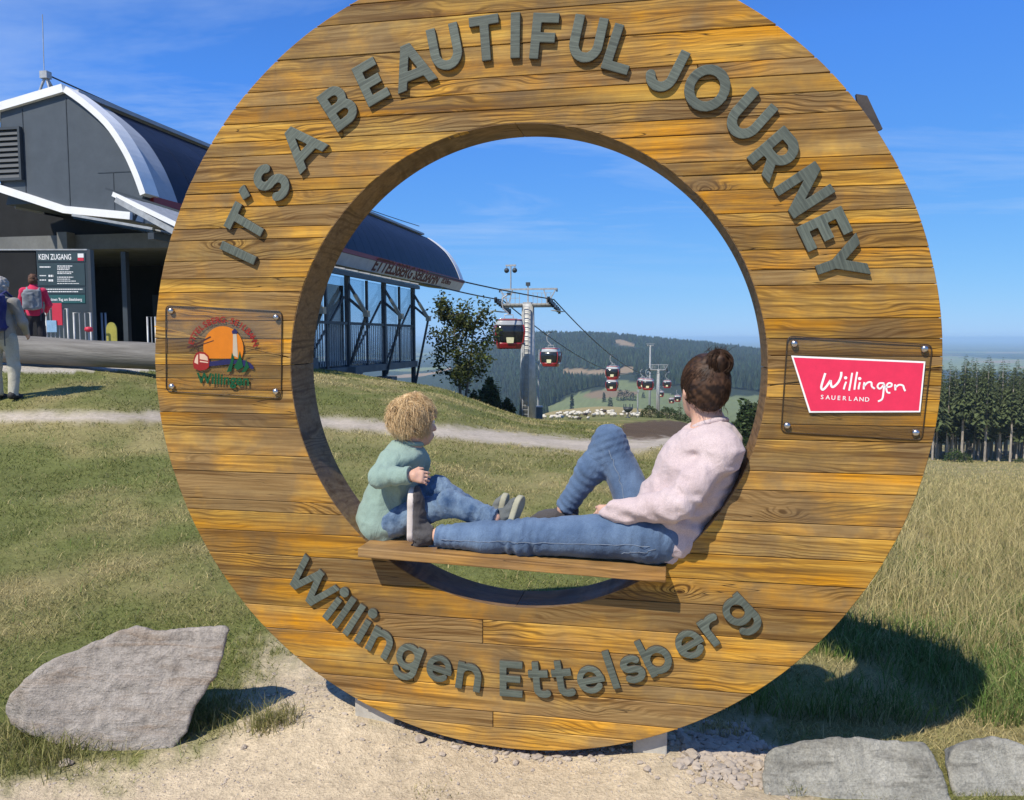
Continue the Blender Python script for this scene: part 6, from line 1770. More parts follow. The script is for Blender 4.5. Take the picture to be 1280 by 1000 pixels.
# ------------------------------------------------------------------ cableway
M_CABRED = mat('cabin_red', (.30, .018, .022), .3, .1, 3, coat=.4); M_CABGLASS = mat('cabin_dark_glass', (.018, .020, .024), .12, .1, 3, spec=.6); M_CABTOP = mat('cabin_pale_top', (.40, .42, .44), .35, .1, 3); M_STICK = mat('cabin_sticker', (.70, .66, .40), .5, .1, 6)
M_CABLE = mat('cable', (.03, .032, .035), .5, .1, 3); M_PYLON = mat('pylon_galvanised', (.48, .48, .46), .55, .22, 3, metal=.15)
T1 = at(660, 380, 58.0); T2 = at(823, 462, 176.0); CD = Vector((T2.x - T1.x, T2.y - T1.y, 0)).normalized(); CR = Vector((CD.y, -CD.x, 0)); CYAW = math.atan2(-CD.x, CD.y)
def cab_proto():
    rt = empty('gondola_cabin', (0, 0, 0)); W, D, H = 1.0, 1.05, 2.05          # half width, half depth, height
    def ringz(z):
        t = z / H; w = .74 + .30 * math.sin(min(1, t * 1.1 + .12) * PI * .62) - .26 * max(0, t - .62) ** 1.2 * 2; return w
    def shell(z0, z1, n, off, name, m, par=None):
        vs = []; zs = np.linspace(z0, z1, n)
        prof = []
        for z in zs:
            w = ringz(z) + off
            for q in range(20):
                a = 2 * PI * (q + .5) / 20; c, s_ = math.cos(a), math.sin(a); e = .42
                vs.append((math.copysign(abs(c) ** e, c) * w * W, math.copysign(abs(s_) ** e, s_) * w * D, z))
        fs = [(i*20 + q, i*20 + (q+1) % 20, (i+1)*20 + (q+1) % 20, (i+1)*20 + q) for i in range(n - 1) for q in range(20)]
        b = MB(); b.add(vs, fs, m, True); b.add(vs[:20], [tuple(range(20))], m); b.add(vs[-20:], [tuple(range(20))], m)
        return b.build(name, None, par or rt)
    shell(0, .42, 5, 0, 'lower_body', M_CABRED); gl = shell(.425, 1.58, 9, -.012, 'window_band', M_CABGLASS); shell(1.585, 1.92, 5, 0, 'upper_body', M_CABTOP); shell(1.925, 2.0, 3, .02, 'roof_rim', M_CABRED)
    for sx in (-1, 1):
        for sy in (-1, 1):
            pts = [(sx * ringz(z) * .94, sy * ringz(z) * .99, z) for z in np.linspace(.40, 1.62, 7)]
            MB().tube(pts, .055, 6, M_CABRED).build('corner_post', None, rt, fix=False)
    for sx in (-1, 1):
        MB().box(sx * 1.0 - .02, sx * 1.0 + .02, -.04, .04, .45, 1.55, M_CABRED).build('door_seam', None, rt)
        MB().box(sx * 1.03 - .05, sx * 1.03 + .05, -.55, .55, .28, .42, M_CABTOP).build('ski_rack', None, rt)
    yq = -1.05 * ringz(.62) - .012
    b = MB(); b.prism([(.26 * math.cos(q), .72 + .26 * math.sin(q)) for q in np.linspace(-.1, PI + .1, 14)] + [(-.22, .40), (.22, .40)], lambda p: (p[0], yq, p[1]), lambda p: (p[0], yq + .02, p[1]), M_STICK); b.build('sticker', None, rt)
    MB().box(-.55, .55, -.40, .40, 2.0, 2.08, M_GALV).build('roof_frame', None, rt)
    MB().tube([(-.3, 0, 2.06), (-.3, 0, 2.32), (.3, 0, 2.32), (.3, 0, 2.06)], .04, 6, M_GALV).build('suspension_frame', None, rt, fix=False)
    MB().tube([(0, 0, 2.32), (-.05, 0, 2.45), (-.40, 0, 2.75), (-.46, 0, 3.1), (-.40, 0, 3.5), (-.02, 0, 3.72)], .05, 7, M_GALV).build('hanger_arm', None, rt, fix=False)
    MB().box(-.12, .12, -.25, .25, 3.66, 3.82, M_STEEL).build('grip', None, rt)
    return rt
def pylon(pos_top, base_z, s_, label, lamp=False):
    z0 = base_z; rt = empty('cable_pylon', (pos_top.x, pos_top.y, z0), CYAW); tag(rt, label, 'pylon'); H = pos_top.z - z0
    prof = [(.52 * s_, -.3), (.36 * s_, H)]; MB().lathe([(.001, -.3)] + prof + [(.001, H)], 14, (0, 0, 0), M_PYLON).build('mast', None, rt)
    # ladder up the mast
    lad = MB(); n = int(H / .32)
    for sx in (-.22, .22): lad.bar((sx, -.60 * s_ - .04, 0), (sx, -.42 * s_ - .04, H - .2), .05, .05, M_GALV)
    for k in range(n): z = .2 + k * .32; yy = -(.60 - .18 * z / H) * s_ - .05; lad.bar((-.22, yy, z), (.22, yy, z), .035, .035, M_GALV)
    tag(lad.build('ladder', None, rt, fix=False), kind='stuff')
    aw = 2.0
    arm = MB().box(-aw, aw, -.14, .14, H - .25, H + .05, M_PYLON).box(-.30, .30, -.30, .30, H - .45, H + .12, M_GALV).build('cross_arm', None, rt)
    gan = MB().box(-2.15, 2.15, -.06, .06, H + 1.0, H + 1.12, M_GALV)
    for sx in (-1, 1):
        gan.bar((sx * 1.45, 0, H), (sx * 1.15, 0, H + 1.05), .07, .07, M_GALV); gan.bar((sx * 1.45, 0, H), (sx * 2.05, 0, H + 1.05), .07, .07, M_GALV); gan.bar((sx * 2.12, 0, H + 1.06), (sx * 2.12, 0, H + .85), .10, .08, M_STEEL)
    gan.bar((0, 0, H), (0, 0, H + 1.35), .09, .09, M_GALV); gan.box(-.14, .14, -.12, .12, H + 1.3, H + 1.55, M_STEEL)
    gan.build('lifting_frame', None, rt)
    cat = MB()
    for sx in (-1, 1):
        for k in range(5): x = sx * (.5 + k * .32); cat.bar((x, -.55, H + .0), (x, -.55, H + .75), .03, .03, M_GALV)
        cat.bar((sx * .4, -.55, H + .75), (sx * 1.9, -.55, H + .75), .03, .03, M_GALV); cat.bar((sx * .4, -.55, H + .4), (sx * 1.9, -.55, H + .4), .03, .03, M_GALV); cat.box(sx * 1.15 - .8, sx * 1.15 + .8, -.62, -.2, H - .06, H - .01, M_GALV)
    cat.build('catwalk', None, rt, fix=False)
    for sx in (-1, 1):
        asm = MB().bar((sx * 1.9, -1.7, H + .18), (sx * 1.9, 1.9, H - .45), .16, .20, M_STEEL).build('sheave_beam', None, rt)
        for k in range(8):
            t = k / 7; c = Vector((sx * 1.9, -1.8 + 3.8 * t, H + .22 - .68 * t)); MB().lathe([(.001, -.06), (.23, -.06), (.19, 0), (.23, .06), (.001, .06)], 12, c, M_BLACK, axis='x').build('sheave', None, asm)
        MB().box(sx * 1.9 + .12 * sx, sx * 1.9 + .5 * sx, -1.6, 1.6, H - .55, H - .50, M_GALV).build('sheave_walkway', None, rt)
    if lamp:
        lb = MB(); lb.tube([(-1.28, 0, H + 1.1), (-1.28, 0, H + 2.75)], .05, 6, M_GALV); lb.box(-1.66, -.90, -.05, .05, H + 2.72, H + 2.84, M_GALV); o = lb.build('lamp_pole', None, rt, fix=False)
        for sx in (-1, 1): MB().lathe([(.001, -.16), (.13, -.12), (.19, 0), (.16, .12), (.001, .16)], 12, (-1.28 + sx * .30, -.05, H + 2.42), M_STEEL, axis='y').tube([(-1.28 + sx * .30, 0, H + 2.55), (-1.28 + sx * .30, 0, H + 2.75)], .03, 5, M_GALV).build('floodlight', None, o, fix=False)
    return rt
def build_cableway():
    p1 = Vector((T1.x, T1.y, 0)); p2 = Vector((T2.x, T2.y, 0))
    pylon(T1, gz(T1.x, T1.y), 1.25, 'tall grey tubular cable car pylon in the middle of the opening', True)
    pylon(T2, gz(T2.x, T2.y), .85, 'smaller distant cable car pylon beside the woman’s head')
    T3 = at(813, 432, 420.0); pylon(T3, gz(T3.x, T3.y), 1.2, 'tiny far pylon standing in front of the forested ridge')
    # haul rope, two strands
    lines = []
    for sgn, s_px, nm in ((-1, (551, 359), 'left'), (1, (579, 352), 'right')):
        a = at(*s_px, 50.0); q1 = T1 + CR * 1.9 * sgn + Vector((0, 0, .30)); q2 = T2 + CR * 1.9 * sgn + Vector((0, 0, .30)); q3 = Vector((T3.x, T3.y, T3.z)) + CR * 1.9 * sgn
        pts = [a - CD * 6 + Vector((0, 0, .1)), a]
        def span(A, B, sag, n=24): return [A.lerp(B, t) - Vector((0, 0, sag * 4 * t * (1 - t))) for t in np.linspace(0, 1, n)[1:]]
        pts += span(a, q1, .05, 8); sp = span(q1, q2, 3.0, 40); pts += sp; pts += span(q2, q3, 8.0, 40)
        o = MB().tube(pts, .045, 6, M_CABLE).build('haul_rope', None, None, fix=False)
        tag(o, 'dark %s strand of the cable car rope running down into the valley' % nm, 'cable'); lines.append(pts)
    pr = cab_proto()
    spec = [(636, 436, 55, 'largest red gondola cabin hanging left of the tall pylon', 0), (688.5, 458, 88, 'red gondola cabin just right of the tall pylon', 1), (766, 474, 122, 'red gondola cabin with white roof, upper of the close pair mid way down', 1),
            (765, 488.5, 140, 'red gondola cabin hanging directly under another one mid way down', 0), (803.5, 486, 150, 'left one of two overlapping gondola cabins before the small pylon', 0), (810, 487.5, 142, 'right one of two overlapping gondola cabins before the small pylon', 1),
            (834, 485, 205, 'dark gondola cabin right under the small pylon’s arm', 1), (826, 496, 270, 'small gondola cabin close beside the small pylon’s mast', 0), (839.5, 504, 300, 'small gondola cabin low down above the bushes', 0), (847, 502, 250, 'small gondola cabin nearest the woman’s face', 1)]
    first = True
    for px, py, Y, lab, k in spec:
        o = pr if first else copy_tree(pr); first = False
        b = at(px, py, Y); o.location = b; o.rotation_euler = (0, 0, CYAW + (.35 if Y == 55 else .0)); tag(o, lab, 'gondola', 'gondola cabins on the rope')
        # scale hanger so that the grip reaches the rope
build_cableway()
def lamp_post():
    g = ground_at(672, 520); Y = 62.0; x = at(672, 500, Y).x; z0 = gz(x, Y); t = at(677, 437, Y); rt = empty('lamp_post', (x, Y, z0)); tag(rt, 'thin pale lamp post right behind the tall pylon', 'lamp post')
    h = t.z - z0; MB().tube([(0, 0, -.2), (.12, 0, h)], [.09, .05], 8, M_GALV).build('pole', None, rt, fix=False)
    zz = at(672, 452, Y).z - z0; MB().tube([(.1, 0, zz - .25), (-.15, 0, zz + .02), (-.55, 0, zz + .12)], .04, 6, M_GALV).build('arm', None, rt, fix=False); MB().box(-.75, -.5, -.08, .08, zz + .07, zz + .16, M_WHITE).build('lamp_head', None, rt)
    for k, (px, pt, Y, lab) in enumerate(((797, 490, 95.0, 'thin pale pole standing beyond the brown earth'), (886, 470, 120.0, 'thin grey pole hidden behind the woman'))):
        if k: continue
        x = at(px, 520, Y).x; z0 = gz(x, Y); t = at(px, pt, Y); tag(MB().tube([(0, 0, -.2), (0, 0, t.z - z0)], [.10, .06], 8, M_GALV).box(-.1, .1, -.1, .1, t.z - z0, t.z - z0 + .25, M_GALV).build('marker_pole', None, None, (x, Y, z0), fix=False), lab, 'pole')
    Y = 75.0; p = at(785, 520, Y); z0 = gz(p.x, Y); b = MB(); b.lathe([(.22, 0), (.24, .06), (.06, .12), (.05, .5), (.2, .55), (.42, .75), (.48, 1.0), (.44, 1.0), (.38, .78), (.1, .6)], 14, (0, 0, 0), M_STEEL)
    for q in range(6): b.bar((.40 * math.cos(q), .40 * math.sin(q), .98), (.40 * math.cos(q), .40 * math.sin(q), 1.3), .07, .07, M_STEEL)
    tag(b.build('fire_basket', None, None, (p.x, Y, z0), fix=False), 'dark round metal fire basket standing beyond the earth patch', 'fire basket')
    # transformer cabinet at the pylon's foot
    Y = 60.0; p = at(668, 513, Y); z0 = gz(p.x, Y); b = MB().box(-.36, .36, -.3, .3, -.2, 1.0, M_SLAB).box(-.40, .40, -.34, .34, 1.0, 1.08, M_GALV)
    tag(b.build('utility_cabinet', None, None, (p.x + .25, Y, z0)), 'grey utility cabinet at the foot of the tall pylon', 'cabinet')
lamp_post()

# ------------------------------------------------------------------ trees and bushes
M_LEAF = vcol_mat('leaves', .6, .3); M_NEEDLE = vcol_mat('needles', .7, .12)
M_BARK = mat('grey_bark', (.16, .135, .11), .9, .35, 5, .5, .02, stretch=(3, 3, .6)); M_PALEBARK = mat('pale_spruce_bark', (.42, .37, .31), .9, .35, 2, .5, .03, stretch=(3, 3, .6), rand=.3)
def leaf_mesh(name, C_, size, col, mat_, r2, flat_=.0):
    """leaf cards: one small bent quad for each centre"""
    n = len(C_); a = r2.normal(0, 1, (n, 3)); a[:, 2] *= (1 - flat_); a /= np.linalg.norm(a, axis=1)[:, None]; b = r2.normal(0, 1, (n, 3)); b -= a * (a * b).sum(1)[:, None]; b /= np.linalg.norm(b, axis=1)[:, None]
    s_ = size[:, None] if np.ndim(size) else size
    V = np.stack([C_ - a * s_, C_ - b * s_ * .55, C_ + a * s_, C_ + b * s_ * .55], 1).reshape(-1, 3); F = np.arange(4 * n).reshape(-1, 4)
    me = np_mesh(name, V, F, mat_, False); ca = me.color_attributes.new('tint', 'FLOAT_COLOR', 'POINT')
    ca.data.foreach_set('color', np.repeat(np.concatenate([col, np.ones((n, 1))], 1), 4, 0).astype(np.float32).ravel()); return me
def greens(n, base, r2, sp=.28): return np.array(base) * np.clip(r2.normal(1, sp, (n, 1)), .4, 1.9) * np.clip(r2.normal(1, .07, (n, 3)), .8, 1.2)
def broadleaf(px, py_base, py_top, Y, half_px, label, seed, base=(.125, .150, .042), nl=3800, bare=.18, multi=1):
    r2 = np.random.default_rng(seed); b = at(px, py_base, Y); t = at(px, py_top, Y); H = t.z - b.z; W = half_px * Y / 1000
    z0 = gz(b.x, Y) - .1; H = t.z - z0; rt = empty('leafy_tree', (b.x, Y, z0)); tag(rt, label, 'tree')
    tr = MB(); tips = []
    for m_ in range(multi):
        lean = r2.normal(0, .12, 2) * H; tr.tube([(m_ * .12, 0, -.1), (m_ * .15 + lean[0] * .4, lean[1] * .4, H * .4), (lean[0], lean[1], H * .9)], [H * .016, H * .012, H * .003], 7, M_BARK)
        for k in range(16):
            f = r2.uniform(bare, .92); o = Vector((m_ * .15 + lean[0] * f, lean[1] * f, H * f)); ang = r2.uniform(0, 2 * PI); L_ = W * r2.uniform(.5, 1.05) * (1 - .45 * abs(f - .45) / .55); e = o + Vector((math.cos(ang) * L_, math.sin(ang) * L_, L_ * r2.uniform(.3, .9)))
            mid = o.lerp(e, .5) + Vector((0, 0, -.05 * L_)); tr.tube([o, mid, e], [H * .006, H * .004, H * .0015], 5, M_BARK); tips += [np.array(o.lerp(e, q)) for q in (.45, .7, .9, 1.0)]
    tr.build('trunk', None, rt, fix=False)
    tips = np.array(tips); c = tips[r2.integers(0, len(tips), nl)] + r2.normal(0, 1, (nl, 3)) * np.array((W * .15, W * .15, W * .13))
    clump = fbm(c, 2.2 / max(W, .3), seed, 2)
    keep = clump > .37; c = c[keep]; k = np.clip((clump[keep] - .3) * 2, .5, 1.3)[:, None]
    col = greens(len(c), base, r2) * k; me = leaf_mesh('crown', c, H * .017 * r2.uniform(.7, 1.4, len(c)), col, M_LEAF, r2, .3)
    link('crown', me, rt); return rt
broadleaf(577, 489, 383, 44.0, 40, 'young leafy tree with two stems at the edge of the mound', 4, nl=6000, multi=2)
def bush(px, py_base, py_top, Y, half_px, label, seed, base, nl=1600, name='bush', dome=1.0):
    r2 = np.random.default_rng(seed); b = at(px, py_base, Y); t = at(px, py_top, Y); W = half_px * Y / 1000; z0 = gz(b.x, Y) - .1; H = max(t.z - z0, .4); rt = empty(name, (b.x, Y, z0)); tag(rt, label, 'bush')
    st_ = MB()
    for k in range(6): a = r2.uniform(0, 2 * PI); st_.tube([(0, 0, -.1), (math.cos(a) * W * .25, math.sin(a) * W * .25, H * .4), (math.cos(a) * W * .5, math.sin(a) * W * .5, H * .75)], [H * .02, H * .014, H * .004], 5, M_BARK)
    st_.build('stems', None, rt, fix=False)
    d = r2.normal(0, 1, (nl, 3)); d /= np.linalg.norm(d, axis=1)[:, None]; d[:, 2] = np.abs(d[:, 2]); rad = r2.uniform(.55, 1.0, nl) ** .5
    lump = .72 + .55 * fbm(d * 1.0, 2.3, seed, 2)
    c = d * rad[:, None] * lump[:, None] * np.array((W, W, H)); col = greens(nl, base, r2) * (.65 + .6 * fbm(c, 2.5 / W, seed + 1, 2))[:, None]
    link('crown', leaf_mesh('crown', c, max(W, H) * .055 * r2.uniform(.7, 1.4, nl), col, M_LEAF, r2, .2), rt); return rt
def spruce_meshes(seed, bare, H=20.0, tiers=44, W=2.5, droop=.35, dens=1.0):
    r2 = np.random.default_rng(seed); V = []; F = []; Cc = []
    base = np.array((.062, .078, .030))
    for k in range(tiers):
        f = k / (tiers - 1); z = H * (bare + (1 - bare) * f); L_ = W * (1 - f) ** .8 * r2.uniform(.75, 1.1) + .25; nb = int((17 - 8 * f) * dens)
        for q in range(nb):
            a = r2.uniform(0, 2 * PI); l_ = L_ * r2.uniform(.25, 1.12); dx, dy = math.cos(a), math.sin(a); up_ = r2.uniform(-.05, .25) if f > .6 else r2.uniform(-.15, .1)
            o = np.array((0, 0, z)); e = o + np.array((dx * l_, dy * l_, l_ * (up_ - droop * .5))); m_ = o * .45 + e * .55 + np.array((0, 0, .10 * l_)); s_ = np.array((-dy, dx, 0))
            tint = base * r2.uniform(.6, 1.7) * np.array((1.0, 1.0, 1.0))
            # a bough: feathered fan of needle sprays hanging from its rib
            for (p0, p1, w_) in ((o * .75 + m_ * .25, m_, .16), (m_, e, .20)):
                for sd in (-1, 1):
                    b = len(V); tipx = p1 + s_ * sd * l_ * w_ * r2.uniform(.6, 1.3) + np.array((0, 0, -l_ * r2.uniform(.06, .20)))
                    V += [p0, p1, tipx]; F.append((b, b + 1, b + 2)); Cc += [tint] * 3
                b = len(V); hang = (p0 + p1) / 2 + np.array((r2.normal(0, .05), r2.normal(0, .05), -l_ * r2.uniform(.16, .34))); V += [p0, p1, hang]; F.append((b, b + 1, b + 2)); Cc += [tint * .8] * 3
    me = np_mesh('crown', np.array(V), np.array(F), M_NEEDLE, False); ca = me.color_attributes.new('tint', 'FLOAT_COLOR', 'POINT'); ca.data.foreach_set('color', np.concatenate([np.array(Cc), np.ones((len(Cc), 1))], 1).astype(np.float32).ravel())
    tb = MB().tube([(0, 0, -.6), (.05, 0, H * (bare + .12)), (0, 0, H * .93)], [.24, .19, .02], 8, M_PALEBARK)
    for k in range(26):
        z = H * (.06 + (bare + .12) * r2.uniform(0, 1)); a = r2.uniform(0, 2 * PI); l_ = r2.uniform(.4, 1.5); tb.tube([(0, 0, z), (math.cos(a) * l_, math.sin(a) * l_, z - r2.uniform(0, .5))], [.03, .008], 4, M_PALEBARK, cap=False)
    return me, tb.mesh('trunk', None, False)
def spruce_wood():
    kinds = [spruce_meshes(s_, b_) for s_, b_ in ((1, .36), (2, .30), (3, .42), (4, .26))]; r2 = np.random.default_rng(9); n = 0
    spots = []
    front = [(1170, 141), (1188, 146), (1207, 143), (1222, 150), (1236, 140), (1254, 142), (1268, 139), (1286, 141)]
    for px, Y in front: spots.append((px, Y, 'f'))
    for row in range(10):
        Y = 149 + row * 6.0
        for px in np.arange(1135, 1306, 12): spots.append((px + r2.uniform(-9, 9), Y + r2.uniform(-2.5, 2.5), 'b'))
    ORD = ['first', 'second', 'third', 'fourth', 'fifth', 'sixth', 'seventh', 'eighth']; nf = 0
    for px, Y, w in spots:
        x = (px - 640) / 1000 * Y; z = gz(x, Y); me, tr = kinds[n % 4]; k = r2.uniform(.88, 1.08); n += 1
        top = at(px, (r2.choice([443, 447, 452, 459]) if w == 'f' else r2.choice([450, 460, 468, 476, 484, 490])) + r2.uniform(-3, 3), Y).z; k = (top - z) / 20.0
        rt = empty('spruce_tree', (x, Y, z), r2.uniform(0, 6.28)); rt.scale = (k, k, k)
        if w == 'f': nf += 1
        tag(rt, ('%s spruce from the wheel in the front row of the wood on the right' % ORD[min(nf - 1, 7)]) if w == 'f' else 'dark spruce inside the dense wood on the right', 'tree', 'spruces of the wood on the right, front row' if w == 'f' else 'spruces inside the wood on the right')
        link('trunk', tr, rt); link('crown', me, rt)
spruce_wood()
for k, (px, pb, pt, Y, hw, lab) in enumerate(((1192, 588, 560, 138, 12, 'low green bush under the spruces next to the wheel’s rim'), (1206, 590, 566, 137, 9, 'small green bush at the foot of the spruces, second from the wheel'), (1276, 592, 572, 136, 8, 'low bush at the wood’s edge at the right border'))):
    bush(px, pb, pt, Y, hw, lab, 60 + k, (.06, .095, .025), 700)
bush(612, 512, 474, 56.0, 16, 'dark bushy shrub just left of the tall pylon', 31, (.050, .070, .026), 1500); bush(634, 520, 497, 57.0, 13, 'low shrub touching the foot of the tall pylon', 32, (.045, .062, .022), 1100)
bush(592, 505, 488, 54.0, 9, 'small dark shrub under the young leafy tree', 33, (.045, .065, .024), 700)
bush(812, 533, 507, 95.0, 14, 'green bush behind the brown earth, left of the fir', 34, (.060, .080, .028), 1200); bush(835, 534, 508, 97.0, 14, 'round green bush behind the brown earth beside the small fir', 35, (.050, .075, .025), 1200); bush(866, 535, 512, 99.0, 16, 'green bush half hidden behind the woman’s shoulder', 36, (.045, .07, .025), 1000)
bush(936, 545, 503, 80.0, 22, 'large green bush between the woman and the wheel’s right rim', 37, (.048, .072, .024), 1800)
def small_fir(px, pb, pt, Y, label, seed, name='small_fir'):
    me, tr = spruce_meshes(seed, .05, 20.0, 22, 5.2, .3, .8); x = at(px, pb, Y).x; z = gz(x, Y); k = (at(px, pt, Y).z - z) / 20.0; rt = empty(name, (x, Y, z)); rt.scale = (k, k, k); tag(rt, label, 'tree'); link('trunk', tr, rt); link('crown', me, rt)
small_fir(849, 532, 500, 94.0, 'small dark fir beside the woman’s face', 71); small_fir(622, 512, 472, 57.5, 'small dark fir between leafy tree and pylon', 72); small_fir(607, 505, 480, 58.5, 'stunted dark fir left of the pylon shrubs', 73)
FARTREES = [(763, 503, 496.5, 720, 3.3, 'single round tree alone in the far meadow'), (755, 495, 490, 800, 2.2, 'small tree above the single round one in the far meadow'), (776, 496, 486, 800, 5, 'left tree of the clump in the far meadow'), (784, 497, 487, 805, 5.5, 'middle tree of the clump in the far meadow'), (791, 497, 489, 800, 4.5, 'right tree of the clump in the far meadow'), (804, 494, 490, 820, 2.2, 'small tree right of the far clump'), (715, 493, 490, 760, 2.6, 'small bush near the forest edge of the far meadow')]
for k, (px, pb, pt, Y, hw, lab) in enumerate(FARTREES):
    bush(px, pb, pt, Y, hw, lab, 90 + k, (.030, .045, .020), 260, 'round_tree')['category'] = 'tree'

def far_forest():
    r2 = np.random.default_rng(17); n = 30000
    u = r2.uniform(-.10, .36, n); y = np.exp(r2.uniform(np.log(430), np.log(2450), n)); x = u * y; z = zg(x, y); fo = land(x, y, z)[3]
    px, py = pix(x, y, z); fo &= (y > 1000) | (px < 668) | ((px < 668 + (y - 430) * .06) & (y > 500))
    for dy in (5, 10): fo &= ~(inpoly(px, py - dy, [(700, 468), (704, 460), (757, 461), (778, 457), (803, 465), (770, 469), (730, 469)]) | inpoly(px, py - dy, [(758, 427), (775, 424), (806, 433), (806, 437), (770, 431)]))
    x, y, z = x[fo], y[fo], z[fo]; n = len(x)
    h = r2.uniform(11, 20, n) * (.8 + .4 * fbm(np.stack([x, y, 0 * x], -1), .01, 4, 2)); w = h * r2.uniform(.16, .26, n) * np.clip(y / 1100, .8, 1.5); V = []; k = 6; q = np.arange(k) * 2 * PI / k
    ph = r2.uniform(0, 6.28, n)
    ringx = x[:, None] + w[:, None] * np.cos(q[None] + ph[:, None]); ringy = y[:, None] + w[:, None] * np.sin(q[None] + ph[:, None]); ringz = (z + h * .12)[:, None] + r2.uniform(-1, 1, (n, k))
    R1 = np.stack([ringx, ringy, ringz], -1); tip = np.stack([x + r2.normal(0, .4, n), y, z + h], -1)[:, None]
    mid = np.stack([x[:, None] + .6 * w[:, None] * np.cos(q[None] + ph[:, None] + .5), y[:, None] + .6 * w[:, None] * np.sin(q[None] + ph[:, None] + .5), (z + h * .55)[:, None] + 0 * ringz], -1)
    V = np.concatenate([R1, mid, tip], 1); m_ = 2 * k + 1; b = (np.arange(n) * m_)[:, None]; F = []
    for i in range(k):
        j = (i + 1) % k
        F += [np.concatenate([b + i, b + j, b + k + j], 1), np.concatenate([b + i, b + k + j, b + k + i], 1), np.concatenate([b + k + i, b + k + j, b + 2 * k], 1)]
    me = np_mesh('far_forest', V.reshape(-1, 3), np.concatenate(F), M_NEEDLE, False)
    col = greens(n, (.020, .034, .018), r2, .3) * (.75 + .6 * fbm(np.stack([x, y, 0 * x], -1), .006, 14, 3))[:, None]
    ca = me.color_attributes.new('tint', 'FLOAT_COLOR', 'POINT'); ca.data.foreach_set('color', np.repeat(np.concatenate([col, np.ones((n, 1))], 1), m_, 0).astype(np.float32).ravel())
    tag(link('far_forest', me), 'dense dark conifer forest covering the far hill', 'forest', kind='stuff')
far_forest()

# ------------------------------------------------------------------ sheep
def sheep():
    M_WOOL = mat('wool', (.58, .54, .45), .95, .15, 5, .6, .03); M_FACE = mat('sheep_face', (.10, .08, .07), .8, .2, 5); r2 = np.random.default_rng(8)
    M_WOOLD = mat('dark_wool', (.06, .05, .045), .95, .2, 5, .6, .03)
    def proto(mw):
        b = MB(); b.lathe([(.001, -.55), (.20, -.50), (.30, -.3), (.33, 0), (.31, .3), (.2, .5), (.001, .56)], 9, (0, 0, .62), mw, axis='x'); b.tube([(.45, 0, .72), (.68, 0, .80)], [.13, .11], 6, mw); b.tube([(.66, 0, .82), (.86, 0, .66)], [.10, .06], 6, M_FACE)
        for sx in (-.32, .32):
            for sy in (-.13, .13): b.tube([(sx, sy, 0), (sx, sy, .45)], .045, 5, M_FACE)
        return b.mesh('sheep', None, False)
    ms = [proto(M_WOOL), proto(M_WOOLD)]
    sp = []
    for _ in range(66):
        px = r2.uniform(678, 800); c = np.interp(px, [678, 730, 800], [520, 523, 527]); sp.append((px, c + r2.normal(0, 2.2)))
    for px, py in ((697, 531), (702, 531.5), (712, 533), (716, 533.5), (720, 534), (724, 534.5), (735, 535), (741, 529)): sp.append((px, py))
    for i, (px, py) in enumerate(sp):
        g_ = ground_at(px, py) if py > 525 else None; Y = np.interp(py, [515, 522, 536], [170, 120, 40]); x = at(px, py, Y).x; dark = i % 17 == 3
        o = link('sheep', ms[1 if dark else 0], None, (x, Y, gz(x, Y))); o.rotation_euler = (0, 0, r2.uniform(0, 6.28)); k_ = .62 * Y / 120 if Y < 120 else .70; o.scale = (k_, k_, k_)
        tag(o, 'dark brown sheep among the white flock' if dark else 'pale woolly sheep of the flock grazing beyond the walk', 'sheep', 'dark sheep in the flock' if dark else 'white sheep of the grazing flock')
sheep()

# ------------------------------------------------------------------ rocks, rubble
def rock_material(name, c1, c2, c3):
    m = bpy.data.materials.new(name); N, L, B = nodes_of(m); tc = N.new('ShaderNodeTexCoord'); v = tc.outputs['Object']
    n1 = noise(N, L, v, 3, 6, .65); n2 = noise(N, L, v, 26, 6, .7); n3 = noise(N, L, v, 110, 4, .7); ly = noise(N, L, mapped(N, L, v, (2, 6, 14), (.3, .5, .2)), 1.6, 5, .65, .8)
    c = mixc(N, L, ramp(N, L, n1, [(.35, 0.), (.65, 1.)]), c1, c2); c = mixc(N, L, ramp(N, L, ly, [(.5, 0.), (.68, .8)]), c, c3)
    c = mixc(N, L, 1, c, ramp(N, L, n2, [(.25, .62), (.75, 1.2)]), 'MULTIPLY'); c = mixc(N, L, 1, c, ramp(N, L, n3, [(.3, .72), (.7, 1.2)]), 'MULTIPLY')
    L.new(c, B.inputs['Base Color']); B.inputs['Roughness'].default_value = .9; B.inputs['Specular IOR Level'].default_value = .2
    nb = bump(N, L, n2, .7, .022, B); nb = bump(N, L, ly, .5, .02, B, nb); bump(N, L, n3, .6, .006, B, nb); return m
M_ROCK = rock_material('sandstone_boulder', (.34, .30, .26), (.42, .38, .335), (.29, .22, .16)); M_ROCK2 = rock_material('slate_boulder', (.27, .26, .22), (.42, .40, .34), (.15, .14, .115)); M_PEB = mat('rubble', (.50, .42, .33), .95, .25, 9, .5, .01, c2=(.38, .32, .26))
def poly_sdf(p, poly):
    d = np.full(p.shape[:-1], 1e9); s_ = np.ones(p.shape[:-1]); n = len(poly); P_ = np.array(poly)
    for i in range(n):
        a, b = P_[i], P_[i - 1]; e = b - a; w = p - a; t = np.clip((w @ e) / (e @ e), 0, 1); q = w - t[..., None] * e; d = np.minimum(d, (q * q).sum(-1))
        c1 = p[..., 1] >= a[1]; c2 = p[..., 1] < b[1]; c3 = e[0] * w[..., 1] > e[1] * w[..., 0]; fl = (c1 & c2 & c3) | (~c1 & ~c2 & ~c3); s_ = np.where(fl, -s_, s_)
    return s_ * np.sqrt(d)
